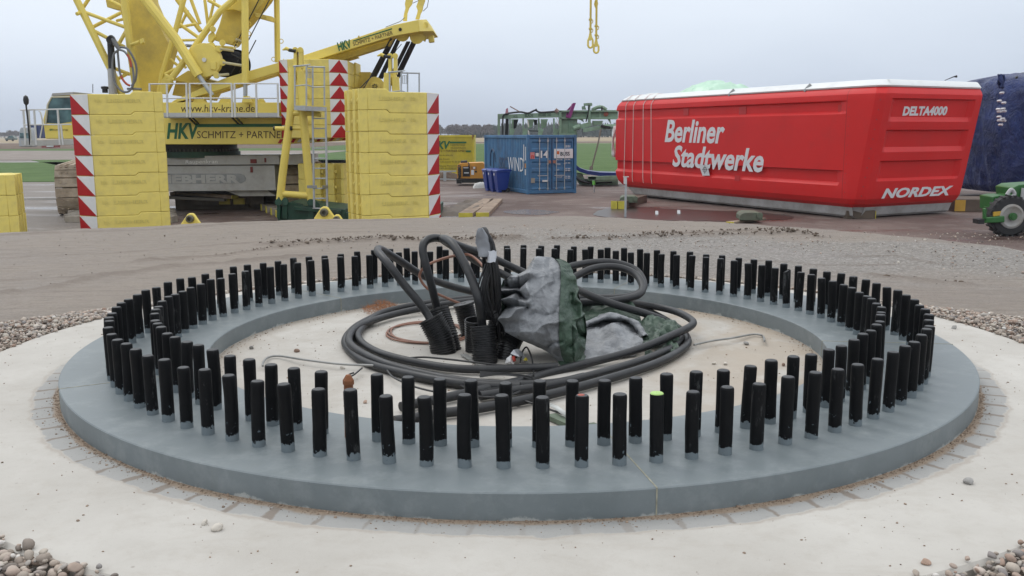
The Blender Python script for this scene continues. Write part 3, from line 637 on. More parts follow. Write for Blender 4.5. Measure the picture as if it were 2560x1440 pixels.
# ------------------------------------------------------------------ ballast slabs
SH = .525
def make_slab(mirror, W=1.57, Dp=1.3, h=SH, cl=.8, step=True, panel='r', word=True):
    s = -1 if mirror else 1; root = empty('ballast_block')
    def X(x): return s*x
    g_ = .004; rs = .075 if step else 0.
    b = MB()
    fr = [(0, rs), (.50, rs), (.58, 0), (W, 0), (W, h-g_), (.58, h-g_), (.50, h+rs-g_), (0, h+rs-g_)]
    cz = cl*.7071
    # chamfered end
    b.prism([(X(x), 0, z) for x, z in fr], (0, Dp, 0))
    b.prism([(X(W), 0.0, 0), (X(W+cz), cz, 0), (X(W+cz), Dp, 0), (X(W), Dp, 0)], (0, 0, h-g_))
    o = b.build('block', SLABY, root, smooth=30, bevel=.018)
    # ribs on the pocketed end
    rb = MB()
    for y0, y1 in ((0, .18), (.34, .62), (.80, 1.08), (1.2, Dp)):
        rb.prism([(X(-.0), y0, rs), (X(-.21), y0+.04, rs), (X(-.21), y1-.04, rs), (X(0), y1, rs)], (0, 0, h-g_-.006))
    for y0 in (.34, .80): rb.cyl((X(-.11), y0+.02, rs+h*.45), (X(-.11), y0-.05, rs+h*.45), .07, n=14)
    rb.build('ribbed_end', SLABY, root, smooth=30, bevel=.014)
    st = MB(); a0, a1 = V((X(W+.012), .006, .03)), V((X(W+cz-.006), cz-.012, .03)); nv = V((s*.7071, -.7071, 0))*.005
    a0 = V((X(W+.01), .01, 0)) + nv; a1 = V((X(W+cz-.004), cz-.004, 0)) + nv; up_ = V((0, 0, 1))
    if not mirror: stripe(st, a0+up_*.006, a1+up_*.006, a1+up_*(h-.010), a0+up_*(h-.010), 'r')
    else: stripe(st, a1+up_*.006, a0+up_*.006, a0+up_*(h-.010), a1+up_*(h-.010), 'l')
    st.build('warning_panel', [REDP, WHITEP], root, smooth=0)
    if word:
        if not mirror: write('LIEBHERR', (.30, 0, h*.60), (1.02, 0, h*.60), .085, EMB, root, bold=.03, off=.010); write('10t', (1.14, 0, h*.60), (1.30, 0, h*.60), .085, EMB, root, bold=.03, off=.010)
        else: write('LIEBHERR', (-1.14, 0, h*.60), (-.30, 0, h*.60), .085, EMB, root, bold=.03, off=.010); write('10t', (-1.42, 0, h*.60), (-1.28, 0, h*.60), .085, EMB, root, bold=.03, off=.010)
    return root
def stack(proto, used, corner, ang, n, labels, group, gap=0.0):
    for k in range(n):
        o = proto if not used and k == 0 else copy_tree(proto)
        jx, jy = random.uniform(-.008, .008), random.uniform(-.008, .008)
        o.location = (corner.x+jx, corner.y+jy, .06 + k*SH); o.rotation_euler = (0, 0, ang + random.uniform(-.004, .004)); tag(o, labels[n-1-k], 'ballast slab', group)
NTH = ['topmost', 'second from top', 'third from top', 'fourth from top', 'fifth from top', 'sixth from top', 'lowest']
pR = make_slab(False); cR = atD(918, 235, 23.2)
stack(pR, False, cR, rad(27), 7, [f'yellow ballast slab, {t} in the stack beside the yellow container' for t in NTH], 'ballast slabs in the tall middle stack')
pL = make_slab(True, cl=.66); cL = atD(384, 240, 24.6)
stack(pL, False, cL, rad(20), 7, [f'yellow ballast slab, {t} in the stack in front of the crane cab' for t in NTH], 'ballast slabs in the tall left stack')
cF = atD(14, 452, 23.4)
pF = make_slab(True, cl=.5)
stack(pF, False, cF, rad(20), 3, [f'yellow ballast slab, {t} of the low stack cut by the photo edge' for t in ('topmost', 'middle', 'lowest')], 'ballast slabs in the low stack')
cS = atD(864, 420, 31.6)
pS = make_slab(False, Dp=1.62, word=False)
stack(pS, False, V((cS.x, cS.y, 0)), rad(90), 3, [f'ribbed yellow ballast slab, {t} of the low stack behind the ladder' for t in ('topmost', 'middle', 'lowest')], 'ballast slabs behind the ladder')
# slabs hung on the back of the crane
def make_cw(h):
    root = empty('counterweight_block'); x0, x1, xr = atD(720, 200, 30.4).x, atD(823, 200, 30.4).x, atD(860, 200, 30.4).x
    xl = atD(694, 200, 30.4).x; b = MB(); g_ = .006; y1 = 2.9
    b.prism([(x0, 0, 0), (x1, 0, 0), (x1+.30, .22, 0), (xr+.02, .62, 0), (xr+.02, y1, 0), (xl-.1, y1, 0), (xl, .28, 0)], (0, 0, h-g_))
    b.box(xr+.02, xr+.09, 1.9, y1-.02, .04, h+.03)
    b.build('block', SLABY, root, smooth=30, bevel=.016)
    r = MB()
    for xx in ((x0+x1)/2 - .28, (x0+x1)/2 + .05): r.box(xx, xx+.02, -.03, .0, .0, h-g_)
    r.cyl(((x0+x1)/2-.12, .01, h*.3), ((x0+x1)/2-.12, -.07, h*.3), .085, n=16); r.build('lifting_boss', SLABY, root, smooth=30)
    s = MB(); e_ = .004
    stripe(s, (xl, .28-e_-.004, .004), (x0, -e_, .004), (x0, -e_, h-.012), (xl, .28-e_-.004, h-.012), 'l'); s.build('warning_panel', [REDP, WHITEP], root, smooth=0); s = MB()
    m0, m1 = V((x1+.01, -.004, 0)), V((x1+.30, .215, 0)); 
    q0, q1, q2 = V((x1+.004, -.003, .004)), V((x1+.303, .214, .004)), V((xr+.024, .615, .004)); up_ = V((0, 0, h-.016))
    s.add([q0, q1, q1+up_], [(0, 1, 2)], 0); s.add([q0, q1+up_, q0+up_], [(0, 1, 2)], 1); s.add([q1, q2, q1+up_], [(0, 1, 2)], 0); s.add([q2, q2+up_, q1+up_], [(0, 1, 2)], 1)
    s.build('warning_panel', [REDP, WHITEP], root, smooth=0); return root
hcw = 31.6*30.4/FPX; zc0 = atD(760, 345, 30.4).z; pc = make_cw(hcw)
for k in range(6):
    o = pc if k == 0 else copy_tree(pc); o.location = (0, 30.4, zc0 + k*hcw)
    tag(o, f'yellow counterweight slab with red triangle on the crane rear, {["lowest", "second from bottom", "third from bottom", "third from top", "second from top", "topmost"][k]}', 'counterweight', 'counterweight slabs on the crane')

# ------------------------------------------------------------------ the crawler crane
CR_ = empty('crawler_crane', (-10.5, 33, 0), 0, 'big yellow crawler crane with grey tracks base, lattice boom and raised rear mast', 'crane')
m = MB(); ext(m, [(236, 293), (945, 293), (945, 346), (700, 361), (236, 361)], 31, 3.0)
ext(m, [(405, 256), (697, 256), (697, 292.5), (405, 292.5)], 31.25, 2.6)
ext(m, [(250, 262), (404, 262), (404, 292.5), (250, 292.5)], 31.4, 2.2)
for x0 in (480, 545, 612): ext(m, [(x0, 256.5), (x0+9, 243), (x0+26, 243), (x0+34, 256.5)], 31.4, .25)
ext(m, [(640, 256.5), (648, 246), (655, 246), (662, 256.5)], 31.3, .2)
main = wpart(m, 'superstructure', YEL, CR_, bevel=.02)
zl = lambda y, D=31: atD(500, y, D).z
A = lambda x, y, D: atD(x, y, D)
write('www.hkv-krane.de', A(453, 279.5, 31.25), A(637, 279.5, 31.25), 17.5*31.25/FPX, BROWNT, CR_, shear=.12, off=.006)
write('HKV', A(417, 345.5, 31), A(500, 345.5, 31), 36*31/FPX, GREENP, CR_, shear=.22, bold=.035, off=.006)
write('SCHMITZ + PARTNER', A(493, 345.5, 31), A(716, 345.5, 31), 17.5*31/FPX, BROWNT, CR_, shear=.06, off=.006)
m = MB(); m.add([A(488, 310, 30.99), A(488, 318, 30.99), A(765, 317, 30.99), A(765, 309, 30.99)], [(0, 1, 2, 3)]); wpart(m, 'green_stripe', GREENP, CR_, smooth=0)
m = MB()
for k in range(11):
    x0 = 694 + k*16; m.add([A(x0, 358-k*.75, 30.98), A(x0+8, 358-k*.75, 30.98), A(x0+14, 348-k*.3, 30.98), A(x0+6, 348-k*.3, 30.98)], [(0, 1, 2, 3)], k % 2)
wpart(m, 'striped_edge', [REDP, WHITEP], CR_, smooth=0)
# catwalk with railing
m = MB(); ext(m, [(402, 282), (697, 282), (697, 292), (402, 292)], 30.2, .03); a, b = A(402, 293, 30.2), A(697, 293, 30.2); m.box(a.x, b.x, a.y+.03, 31.0, a.z-.02, a.z+.02)
cw = wpart(m, 'catwalk', P('catwalk grey', (.42, .43, .44), .45, .2, var=.1), CR_)
m = MB()
for x in (374, 417, 466, 474, 526, 579, 586, 640, 694): m.beam(A(x+2 if x > 400 else x, 293, 30.2), A(x, 208.5, 30.2), .055, .05)
for y in (209, 245.5): m.tube([A(374, y+1, 30.2), A(468, y, 30.2)], .024, 6); m.tube([A(473, y, 30.2), A(580, y, 30.2)], .024, 6); m.tube([A(585, y, 30.2), A(695, y, 30.2)], .024, 6)
wpart(m, 'railing', ALU, CR_)
m = MB()
for x in (472, 481, 580, 590): m.beam(A(x, 294, 30.25), A(x+16, 310, 30.98), .03, .06)
wpart(m, 'strut', BLACK, CR_)
# slewing ring and carbody
m = MB(); zc = 33.2; cx = A(494, 360, zc).x; za = A(494, 361, 31.6).z
m.cyl((cx, zc, 2.0), (cx, zc, za), 1.36, n=48); 
sr = wpart(m, 'slewing_ring', BLACK, CR_)
m = MB(); m.cyl((cx, zc, 1.9), (cx, zc, 2.10), 1.46, n=48); wpart(m, 'ring_base', DKGREEN, CR_)
m = MB()
for k in range(64):
    a = 2*math.pi*k/64; m.beam((cx+1.375*math.cos(a), zc+1.375*math.sin(a), 2.11), (cx+1.375*math.cos(a), zc+1.375*math.sin(a), 2.19), .05, .05)
wpart(m, 'ring_bolt', P('oily ring steel', (.06, .065, .06), .5), CR_)['kind'] = 'stuff'
m = MB(); ext(m, [(240, 392), (697, 388), (699, 411), (240, 414)], 31.9, 2.8); ext(m, [(240, 415.5), (686, 413), (690, 476), (240, 480)], 32.0, 2.6); ext(m, [(560, 476), (664, 473), (690, 490), (600, 491)], 32.2, 2.2)
ext(m, [(700, 387.5), (760, 386), (760, 412), (700, 412)], 32.0, 2.4)
cb = wpart(m, 'carbody', GREYP, CR_, bevel=.012)
m = MB()
rr = [A(408, 434, 31.99)]
ext(m, [(408, 434), (600, 434), (610, 438), (615, 446), (613, 452), (604, 458), (408, 460)], 31.985, .012); wpart(m, 'name_recess', GREYD, CR_, smooth=0)
write('LIEBHERR', A(396, 457.5, 31.985), A(600, 456.5, 31.985), 19*32/FPX, GREYP, CR_, bold=.05, off=.006)
m = MB(); m.box(A(626, 400, 31.88).x, A(641, 400, 31.88).x, 31.86, 31.9, A(626, 408, 31.88).z, A(626, 398, 31.88).z); m.box(A(626, 430, 31.98).x, A(632, 430, 31.98).x, 31.97, 32.0, A(626, 431, 31.98).z, A(626, 417, 31.98).z); m.box(A(661, 400, 31.88).x, A(665, 400, 31.88).x, 31.87, 31.9, A(661, 406, 31.88).z, A(661, 395, 31.88).z)
wpart(m, 'red_pin', P('dull red', (.16, .02, .015), .6), CR_)
write('Raupenkran', A(464, 409, 31.9), A(544, 408, 31.9), 9*32/FPX, P('white lettering', (.75, .75, .73), .5), CR_, shear=.1)
# crawlers: side frame, idlers, shoes
def crawler(x0, x1, y0, y1, r=.80, name='crawler'):
    T_ = Matrix.Translation((x0, y0, 0)) @ Matrix.Rotation(rad(21), 4, 'Z') @ Matrix.Translation((-x0, -y0, 0)); fr = MB(); fr.T = T_; fr.box(x0+.18, x1-.18, y0+r, y1-r, r-.45, r+.45)
    for yy in (y0+r, y1-r): fr.cyl((x0+.2, yy, r), (x1-.2, yy, r), r-.12, n=28)
    o = wpart(fr, name, DKGREEN, CR_, smooth=30)
    sh = MB(); sh.T = T_; L = y1-y0-2*r; per = 2*L+2*math.pi*r; n = int(per/.33)
    for k in range(n):
        s = per*k/n
        if s < L: p, t = V((0, y0+r+s, 2*r)), V((0, 1, 0))
        elif s < L+math.pi*r: a = (s-L)/r; p, t = V((0, y1-r+r*math.sin(a), r+r*math.cos(a))), V((0, math.cos(a), -math.sin(a)))
        elif s < 2*L+math.pi*r: q = s-L-math.pi*r; p, t = V((0, y1-r-q, 0)), V((0, -1, 0))
        else: a = (s-2*L-math.pi*r)/r; p, t = V((0, y0+r-r*math.sin(a), r-r*math.cos(a))), V((0, -math.cos(a), math.sin(a)))
        nrm = V((0, -t.z, t.y)); p.z += .06
        for xa, xb in ((x0, x0+(x1-x0)*.62), (x0+(x1-x0)*.68, x1)):
            sh.beam(V((xa, p.y, p.z))-nrm*.03, V((xb, p.y, p.z))-nrm*.03, .285, .10, up=nrm)
            for q in (.15, .35, .65, .85): sh.beam(V((xa+(xb-xa)*q, p.y, p.z))+t*.03+nrm*.02, V((xa+(xb-xa)*q+.07, p.y, p.z))+t*.03+nrm*.02, .10, .05, up=nrm)
    wpart(sh, 'track_shoe', TRACK, o, smooth=0)['kind'] = 'stuff'
crawler(-15.15, -13.7, 30.6, 39.6); crawler(-8.0, -6.55, 32.4, 41.0)
m = MB()
p = [A(137, 432, 31.6), A(137, 472, 31.6), A(178, 473, 31.6)]; m.tube([A(146, 430, 32.2), A(137, 432, 31.6), A(139, 472, 31.6), A(150, 473, 32)], .02, 6); m.tube([A(143, 456, 31.6), A(178, 456, 31.6)], .02, 6); m.tube([A(139, 472, 31.6), A(175, 472, 31.6)], .02, 6); wpart(m, 'track_step', BLACK, CR_)
# cab
m = MB(); ext(m, [(113, 347), (107, 300), (118, 256), (131, 239), (184, 236), (184, 347)], 29.9, 1.25); cab = wpart(m, 'cab', YEL, CR_, bevel=.03)
m = MB(); ext(m, [(114, 307), (121, 262), (130, 244), (177, 243.5), (179, 304), (150, 309)], 29.885, .02); wpart(m, 'window', CABGLASS, cab, smooth=0)
m = MB(); ext(m, [(128, 240), (131, 233), (184, 230), (184, 237)], 29.85, 1.35); wpart(m, 'cab_roof', GREYP, cab)
m = MB(); m.tube([A(114, 309, 29.87), A(119, 262, 29.87), A(129, 243, 29.87), A(178, 242, 29.87)], .03, 6); wpart(m, 'window_frame', P('pale frame', (.5, .47, .35), .5), cab)
write('HKV', A(124, 327, 29.9), A(134, 327, 29.9), 5*29.9/FPX, GREENP, CR_, shear=.2, bold=.03); write('SCHMITZ + PARTNER', A(134, 327, 29.9), A(170, 327, 29.9), 4*29.9/FPX, BROWNT, CR_)
m = MB(); ext(m, [(52, 352), (188, 347.5), (188, 361), (56, 366)], 29.5, 1.9); wpart(m, 'cab_platform', GREYP, CR_)
m = MB()
for x, y0 in ((58, 275), (71, 274), (85, 274), (144, 272), (152, 310)): m.beam(A(x+6, 362, 29.5), A(x, y0, 29.5), .05, .04)
m.tube([A(51, 275, 29.5), A(178, 272.5, 29.5)], .025, 6); m.tube([A(60, 312, 29.5), A(178, 311, 29.5)], .025, 6); m.tube(spline([A(97, 277, 30), A(102, 284, 30), A(106, 310, 30), A(100, 345, 30)]), .02, 6); m.tube([A(51, 275, 29.5), A(60, 275, 31)], .02, 6); wpart(m, 'cab_railing', ALU, CR_)
m = MB(); m.tube([A(75, 362, 29.5), A(69, 295, 29.4), A(65, 262, 29.4), A(65, 250, 29.4)], .025, 6); m.lathe(A(65, 251, 29.35), [(.01, -.16), (.07, -.10), (.085, .02), (.06, .12), (.01, .16)], 12); wpart(m, 'mirror', BLACK, CR_)
m = MB(); m.lathe(A(263, 232, 31), [(.01, 0), (.09, 0), (.09, .12), (.12, .13), (.12, .2), (.01, .22)], 12); wpart(m, 'roof_lamp', BLACK, CR_); m = MB(); m.tube([A(232, 232, 31), A(232, 210, 31)], .012, 5); wpart(m, 'antenna', BLACK, CR_)
# hose mast
m = MB(); m.cyl(A(283, 245, 31), A(279, 172, 31), .13, .13, n=16); hm = wpart(m, 'hose_mast', GREYP, CR_)
m = MB(); m.cyl(A(280.5, 174, 31), A(276, 98, 31), .115, .105, n=16); m.cyl(A(276, 100, 30.7), A(276, 100, 31.4), .13, n=18); wpart(m, 'mast_sleeve', BLACK, hm)
m = MB(); m.tube([A(279, 95, 30.8), A(287, 107, 30.8), A(299, 126, 30.8)], [.10, .085, .05], 10); m.cyl(A(278, 96, 30.75), A(278, 96, 30.95), .11, n=16); wpart(m, 'mast_head', GREYHOSE, hm)
def hose(pts, mat, D=30.75): q = MB(); q.tube(spline([A(x, y, D) for x, y in pts], 8), .036, 7); wpart(q, 'hose', mat, hm)
hose([(298, 124), (312, 130), (325, 150), (333, 178), (333, 210), (322, 228), (305, 228), (290, 212), (283, 190), (281, 160), (285, 135), (296, 125)], GREYHOSE)
hose([(300, 118), (318, 122), (334, 146), (341, 170), (339, 198), (329, 215)], GREYHOSE, 30.9); hose([(294, 128), (296, 150), (299, 178), (305, 195), (314, 208), (322, 213)], GREYHOSE, 30.8); hose([(302, 190), (309, 202), (318, 211), (325, 214)], REDHOSE, 30.72); hose([(318, 136), (325, 150), (328, 168)], REDHOSE, 30.70); hose([(318, 222), (335, 222), (354, 223)], GREYHOSE, 30.8)
# lattice boom foot
def tubes(name, lst, mat, root, r=.07):
    for L in lst:
        q = MB(); rr = L[-1] if not isinstance(L[-1], tuple) else r; pts = [p for p in L if isinstance(p, tuple)]
        q.tube([A(*p) for p in pts], rr, 9); wpart(q, name, mat, root)
m = MB(); ext(m, [(318, -160), (345, -160), (372, 0), (412, 92), (424, 112), (402, 188), (394, 232), (346, 236), (328, 120), (312, 0)], 32.3, .9)
bm_ = wpart(m, 'boom_foot', YELD, CR_, bevel=.02)
m = MB(); ext(m, [(262, -10), (296, -12), (308, 36), (312, 46), (306, 44), (300, 24), (268, 18)], 32.6, .8); wpart(m, 'boom_box', YELD, CR_)
tubes('boom_chord', [((120, -160, 31.2), (192, 0, 31.2), (283, 186, 31.2), (305, 238, 31.2), .115), ((296, -160, 31.4), (311, 0, 31.4), (330, 150, 31.4), (343, 238, 31.4), .125)], YEL, CR_)
tubes('boom_brace', [((205, 28, 31.2), (313, 68, 31.4)), ((233, 67, 31.6), (302, 32, 31.6)), ((207, 20, 31.5), (246, -40, 31.5)), ((235, 77, 31.3), (312, 118, 31.5)), ((296, 112, 31.5), (315, 78, 31.6)), ((192, 35, 31.0), (203, 30, 31.2), .06), ((284, 170, 31.4), (325, 186, 31.5)), ((290, 200, 31.4), (322, 182, 31.5)), ((291, 52, 31.8), (312, 47, 31.8), .05), ((272, 0, 31.8), (312, 20, 31.8), .06)], YEL, CR_, .06)
m = MB(); m.tube([A(328, 112, 31.2), A(350, 104, 31.1)], .06, 8); ext(m, [(349, 98), (356, 95), (358, 106), (351, 110)], 31.0, .15); wpart(m, 'boom_bracket', YEL, CR_)
tubes('backstop', [((330, -60, 30.9), (364, 0, 30.9), (440, 98, 30.9), (497, 189, 30.9), .16)], YEL, CR_)
tubes('piston_rod', [((495, 186, 30.9), (531, 238, 30.9), .075)], GALV, CR_)
tubes('lattice_tube', [((470, -60, 32), (459, 0, 32), (437, 83, 32), (405, 186, 32), (398, 232, 32), .09), ((625, -60, 31.3), (583, 0, 31.3), (550, 28, 31.3), (472, 138, 31.3), (424, 202, 31.3), .105), ((425, -40, 33), (444, 0, 33), (502, 78, 33), .085), ((470, -30, 33), (478, 0, 33), (500, 60, 33), .06), ((450, 61, 32.4), (498, 95, 32.4), .06), ((446, 101, 32.2), (496, 100, 32.2), .045), ((509, -40, 33), (512, 0, 33), (520, 64, 33), .055), ((447, 68, 32.6), (490, 60, 32.6), .05), ((442, 140, 32), (465, 170, 32), .05), ((520, 0, 32.8), (552, 18, 32.8), .06), ((536, 0, 33), (522, 60, 33), .05), ((426, 148, 32.2), (446, 165, 32.2), .05), ((412, 186, 31.8), (438, 172, 31.8), .05), ((470, 25, 33), (452, 62, 33), .05)], YEL, CR_)
m = MB(); ext(m, [(398, 232), (404, 200), (412, 190), (420, 198), (428, 206), (412, 236)], 31.6, .3); ext(m, [(412, 184), (436, 196), (434, 202), (410, 192)], 31.2, .2); wpart(m, 'boom_pivot', YEL, CR_, bevel=.015)
# winch
m = MB(); c0 = A(512, 150, 31.1); m.cyl(c0-V((0, .04, 0)), c0+V((0, .19, 0)), 40*31.1/FPX, n=40); ext(m, [(474, 138), (490, 112), (530, 106), (545, 130), (540, 170), (520, 188), (495, 186)], 31.12, .2)
for x, y in ((548, 122), (556, 156), (541, 188)): m.cyl(A(x, y, 31.0), A(x, y, 31.25), .11, n=14); m.beam(A(530, 150, 31.15), A(x, y, 31.15), .16, .1, up=(0, 1, 0))
wi = wpart(m, 'winch', YEL, CR_, bevel=.012)
m = MB(); m.cyl(c0+V((.03, .34, 0)), c0+V((.35, 2.3, 0)), 35*31.1/FPX, n=40); m.cyl(c0+V((.35, 2.3, 0)), c0+V((.36, 2.35, 0)), 40*31.1/FPX, n=40); wpart(m, 'drum', ROUGHB, wi)
m = MB(); m.cyl(c0+V((0, -.08, 0)), c0+V((0, -.03, 0)), .07, n=16); wpart(m, 'hub', P('bright pin', (.6, .6, .6), .4, .3), wi)
m = MB(); m.box(A(526, 174, 31).x, A(540, 174, 31).x, 31.02, 31.12, A(526, 174, 31).z, A(526, 154, 31).z); wpart(m, 'cover', YEL, wi, bevel=.01)
tubes('winch_rod', [((550, 122, 31), (583, 127, 31.4), .045), ((556, 156, 31), (606, 164, 31.4), .045), ((548, 188, 31), (570, 186, 31.6), .05), ((590, 98, 31.6), (608, 106, 31.8), .045)], P('pale rod', (.5, .46, .30), .5), CR_)
# mast of the derrick above the winch
m = MB(); ext(m, [(533, 100), (548, 62), (558, 26), (588, -40), (640, -120), (760, -160), (664, 0), (622, 52), (607, 68), (600, 84), (580, 113)], 32.0, .8); wpart(m, 'derrick_mast', YELD, CR_, bevel=.02)
m = MB(); ext(m, [(552, 26), (560, 15), (600, -2), (612, -20), (616, 0), (600, 28), (586, 24)], 31.6, .3); ext(m, [(520, 88), (530, 78), (538, 92), (526, 108), (520, 104)], 31.3, .2); wpart(m, 'mast_bracket', YEL, CR_, bevel=.012); m = MB()
for x, y in ((532, 73), (556, 107)): m.cyl(A(x, y, 31.15), A(x, y, 31.4), .10, n=16)
ext(m, [(536, 113), (582, 116), (584, 122), (540, 120)], 31.5, .3); wpart(m, 'mast_bracket', YEL, CR_, bevel=.012)
m = MB(); ext(m, [(637, 31), (680, 42), (678, 53), (638, 42)], 31.8, .5); ext(m, [(664, 38), (680, 41), (678, 54), (666, 50)], 31.6, .2); wpart(m, 'mast_step', YELD, CR_, bevel=.01)
tubes('backstop', [((604, -160, 31.0), (612.5, 0, 31.0), (613.5, 210, 31.0), .115)], YEL, CR_); tubes('piston_rod', [((613.5, 209, 31), (613.5, 240, 31), .07)], GALV, CR_)
m = MB(); ext(m, [(604, 256), (608, 240), (620, 240), (628, 256)], 30.95, .25); wpart(m, 'rod_foot', YEL, CR_, bevel=.01)
tubes('backstop', [((686, -160, 32.8), (692, 0, 32.8), (694, 156, 32.8), .10)], YEL, CR_)
m = MB()
for x, y in ((622, 84), (622, 60), (590, 114), (578, 96), (703, 103), (684, 148)):
    c1 = A(x, y, 31.2); m.tube([c1 + V((.07*math.cos(k*.785), 0, .07*math.sin(k*.785))) for k in range(8)], .014, 5, closed=True)
wpart(m, 'eye_ring', YELD, CR_)
tubes('rope', [((790, -200, 31.6), (673, 0, 31.6), (577, 186, 31.6)), ((760, -200, 31.9), (647, 0, 31.9), (582, 126, 31.9)), ((640, 100, 32), (598, 181, 32)), ((578, 134, 31.8), (606, 150, 32.2))], ROPE, CR_, .018)
tubes('hose', [((455, 116, 32.5), (466, 112, 32.5), (480, 113, 32.5)), ((457, 120, 32.5), (468, 116, 32.5), (478, 117, 32.5))], GREYHOSE, CR_, .025)
m = MB(); ext(m, [(430, 238), (440, 200), (500, 192), (545, 205), (520, 250)], 32.2, 1.0); ext(m, [(432, 200), (470, 176), (520, 190), (500, 215)], 32.0, .4); wpart(m, 'winch_frame', YELD, CR_, bevel=.02)
# rear arm: two parallel box girders and their tip
ARM = [(420, 262), (520, 233), (620, 203), (690, 182), (850, 131), (985, 90), (1048, 79), (1046, 49), (985, 62), (850, 108), (740, 144), (620, 178), (560, 196), (436, 250)]
m = MB(); ext(m, ARM, 31.3, .45); arm = wpart(m, 'rear_arm', YEL, CR_, bevel=.015)
m = MB(); ext(m, [(430, 268), (520, 240), (690, 188), (850, 137), (985, 95), (1046, 84), (1042, 54), (850, 112), (620, 183), (440, 255)], 33.6, .45); wpart(m, 'rear_arm', YELD, CR_, bevel=.015)
m = MB(); ext(m, [(690, 184), (850, 133), (985, 92), (972, 114), (852, 152), (770, 178), (700, 197)], 31.85, .4); wpart(m, 'arm_underside', YELD, CR_, bevel=.012)
m = MB(); p0, p1 = A(1046, 49, 31.3), A(1048, 79, 31.3); q0, q1, q2 = A(1066, 48, 31.9), A(1084, 78, 31.9), A(1082, 92, 31.9)
m.add([p0, p1, q1, q0, p0+V((0, 2.6, 0)), p1+V((0, 2.6, 0)), q1+V((0, 2, 0)), q0+V((0, 2, 0))], [(0, 1, 2, 3), (7, 6, 5, 4), (0, 3, 7, 4), (2, 1, 5, 6), (3, 2, 6, 7), (1, 0, 4, 5)])
m.cyl(A(1064, 62, 31.6), A(1064, 62, 31.9), .10, n=14); ext(m, [(1070, 92), (1084, 88), (1085, 104), (1072, 106)], 32.2, .3); ext(m, [(1050, 84), (1066, 92), (1062, 104), (1056, 100)], 32.2, .2); wpart(m, 'arm_tip', YEL, CR_, bevel=.015)
m = MB(); m.cyl(A(1006, 86, 31.7), A(1006, 86, 33.4), 17*31.7/FPX, n=28); m.cyl(A(1042, 92, 31.7), A(1042, 92, 33.4), 17*31.7/FPX, n=28); wpart(m, 'sheave', YELD, CR_)
m = MB(); m.cyl(A(1000.5, 73.5, 31.27), A(1000.5, 73.5, 31.35), .055, n=16); wpart(m, 'pin_hole', BLACK, CR_)
m = MB(); ext(m, [(842, 121), (862, 116), (880, 136), (846, 146)], 31.8, 1.6); wpart(m, 'cross_beam', YELD, CR_); m = MB(); ext(m, [(700, 165), (708, 147), (712, 163)], 31.25, .1); wpart(m, 'arm_lug', YELD, CR_); m = MB(); ext(m, [(894, 92), (897, 88), (900, 95), (896, 98)], 31.2, .1); wpart(m, 'arm_lug', YELD, CR_)
m = MB(); m.add([A(882, 101.5, 31.28), A(882, 104, 31.28), A(980, 73.3, 31.28), A(980, 70.2, 31.28)], [(0, 1, 2, 3)]); wpart(m, 'green_stripe', GREENP, CR_, smooth=0)
tg = (A(980, 88, 31.3)-A(848, 127, 31.3)).normalized(); up_ = V((-tg.z, 0, tg.x))
write('HKV', A(847, 127, 31.29), A(880, 118, 31.29), 19*31.3/FPX, GREENP, CR_, up=up_, shear=.05, bold=.04); write('SCHMITZ + PARTNER', A(884, 115, 31.29), A(983, 86, 31.29), 9*31.3/FPX, BROWNT, CR_, up=up_)
ropes = []
for k in range(5): ropes.append(((978+k*2.6, 94+k*.5, 31.6+k*.25), (926+k*3.2, 193, 31.9+k*.25), .026))
for k in range(4): ropes.append(((994+k*2.4, 97, 32.6+k*.2), (946+k*3, 197, 32.6+k*.2), .026))
for k in range(4): ropes.append(((1018+k*2.2, 104, 31.7+k*.2), (968+k*2.4, 205, 32+k*.2), .026))
for k in range(5): ropes.append(((1031+k*2.6, 103, 32.2+k*.2), (976+k*3, 214, 32.4+k*.2), .026))
ropes += [((930, 190, 31.6), (895, 226, 31.2), .018), ((1004, 110, 32.3), (990, 126, 32.3), (979, 150, 32.3), .012), ((935, 178, 31.7), (902, 232, 31.2), .016)]
tubes('hoist_rope', ropes, ROPE, CR_, .02)
m = MB(); m.cyl(A(937, 217, 31.7), A(937, 217, 33.2), 24*31.7/FPX, n=36); m.cyl(A(937, 217, 31.6), A(937, 217, 31.72), 12*31.7/FPX, n=24); ext(m, [(896, 180), (926, 180), (926, 226), (898, 236)], 33, 1.2); ext(m, [(912, 226), (962, 226), (966, 240), (910, 240)], 31.8, 1.4); wpart(m, 'rear_winch', YELD, CR_, bevel=.012)
m = MB()
for k in range(7): a = k*.9; m.cyl(A(937+5*math.cos(a), 216+5*math.sin(a), 31.55), A(937+5*math.cos(a), 216+5*math.sin(a), 31.62), .022, n=8)
wpart(m, 'bolt_head', BLACK, CR_)
# pendant bars rising from the arm tip
def link(name, pts, root):
    q = MB()
    for (x, y, w) in pts: pass
    L = [A(x-w/2, y, pts[0][3] if len(pts[0]) > 3 else 32) for x, y, w in pts] + [A(x+w/2, y, 32) for x, y, w in pts][::-1]
    q.prism(L, (0, .10, 0)); return wpart(q, name, YEL, root, bevel=.01)
link('pendant_bar', [(1012, 52, 10), (1014, 34, 8), (1018, 20, 9), (1021, 10, 18), (1023, 0, 18), (1028, -20, 10), (1048, -180, 10)], CR_)
link('pendant_bar', [(1043, 48, 10), (1047, 34, 9), (1050, 26, 12), (1049, 16, 17), (1054, 2, 17), (1058, -18, 10), (1080, -180, 10)], CR_)
tubes('cable', [((1032, 8, 31.9), (1045, 2, 31.9), (1052, -14, 31.9)), ((1058, 28, 31.9), (1068, 18, 31.9), (1071, 2, 31.9), (1069, -8, 31.9)), ((964, 68, 31.5), (1000, 54, 31.5), (1012, 44, 31.8))], GREYHOSE, CR_, .012)

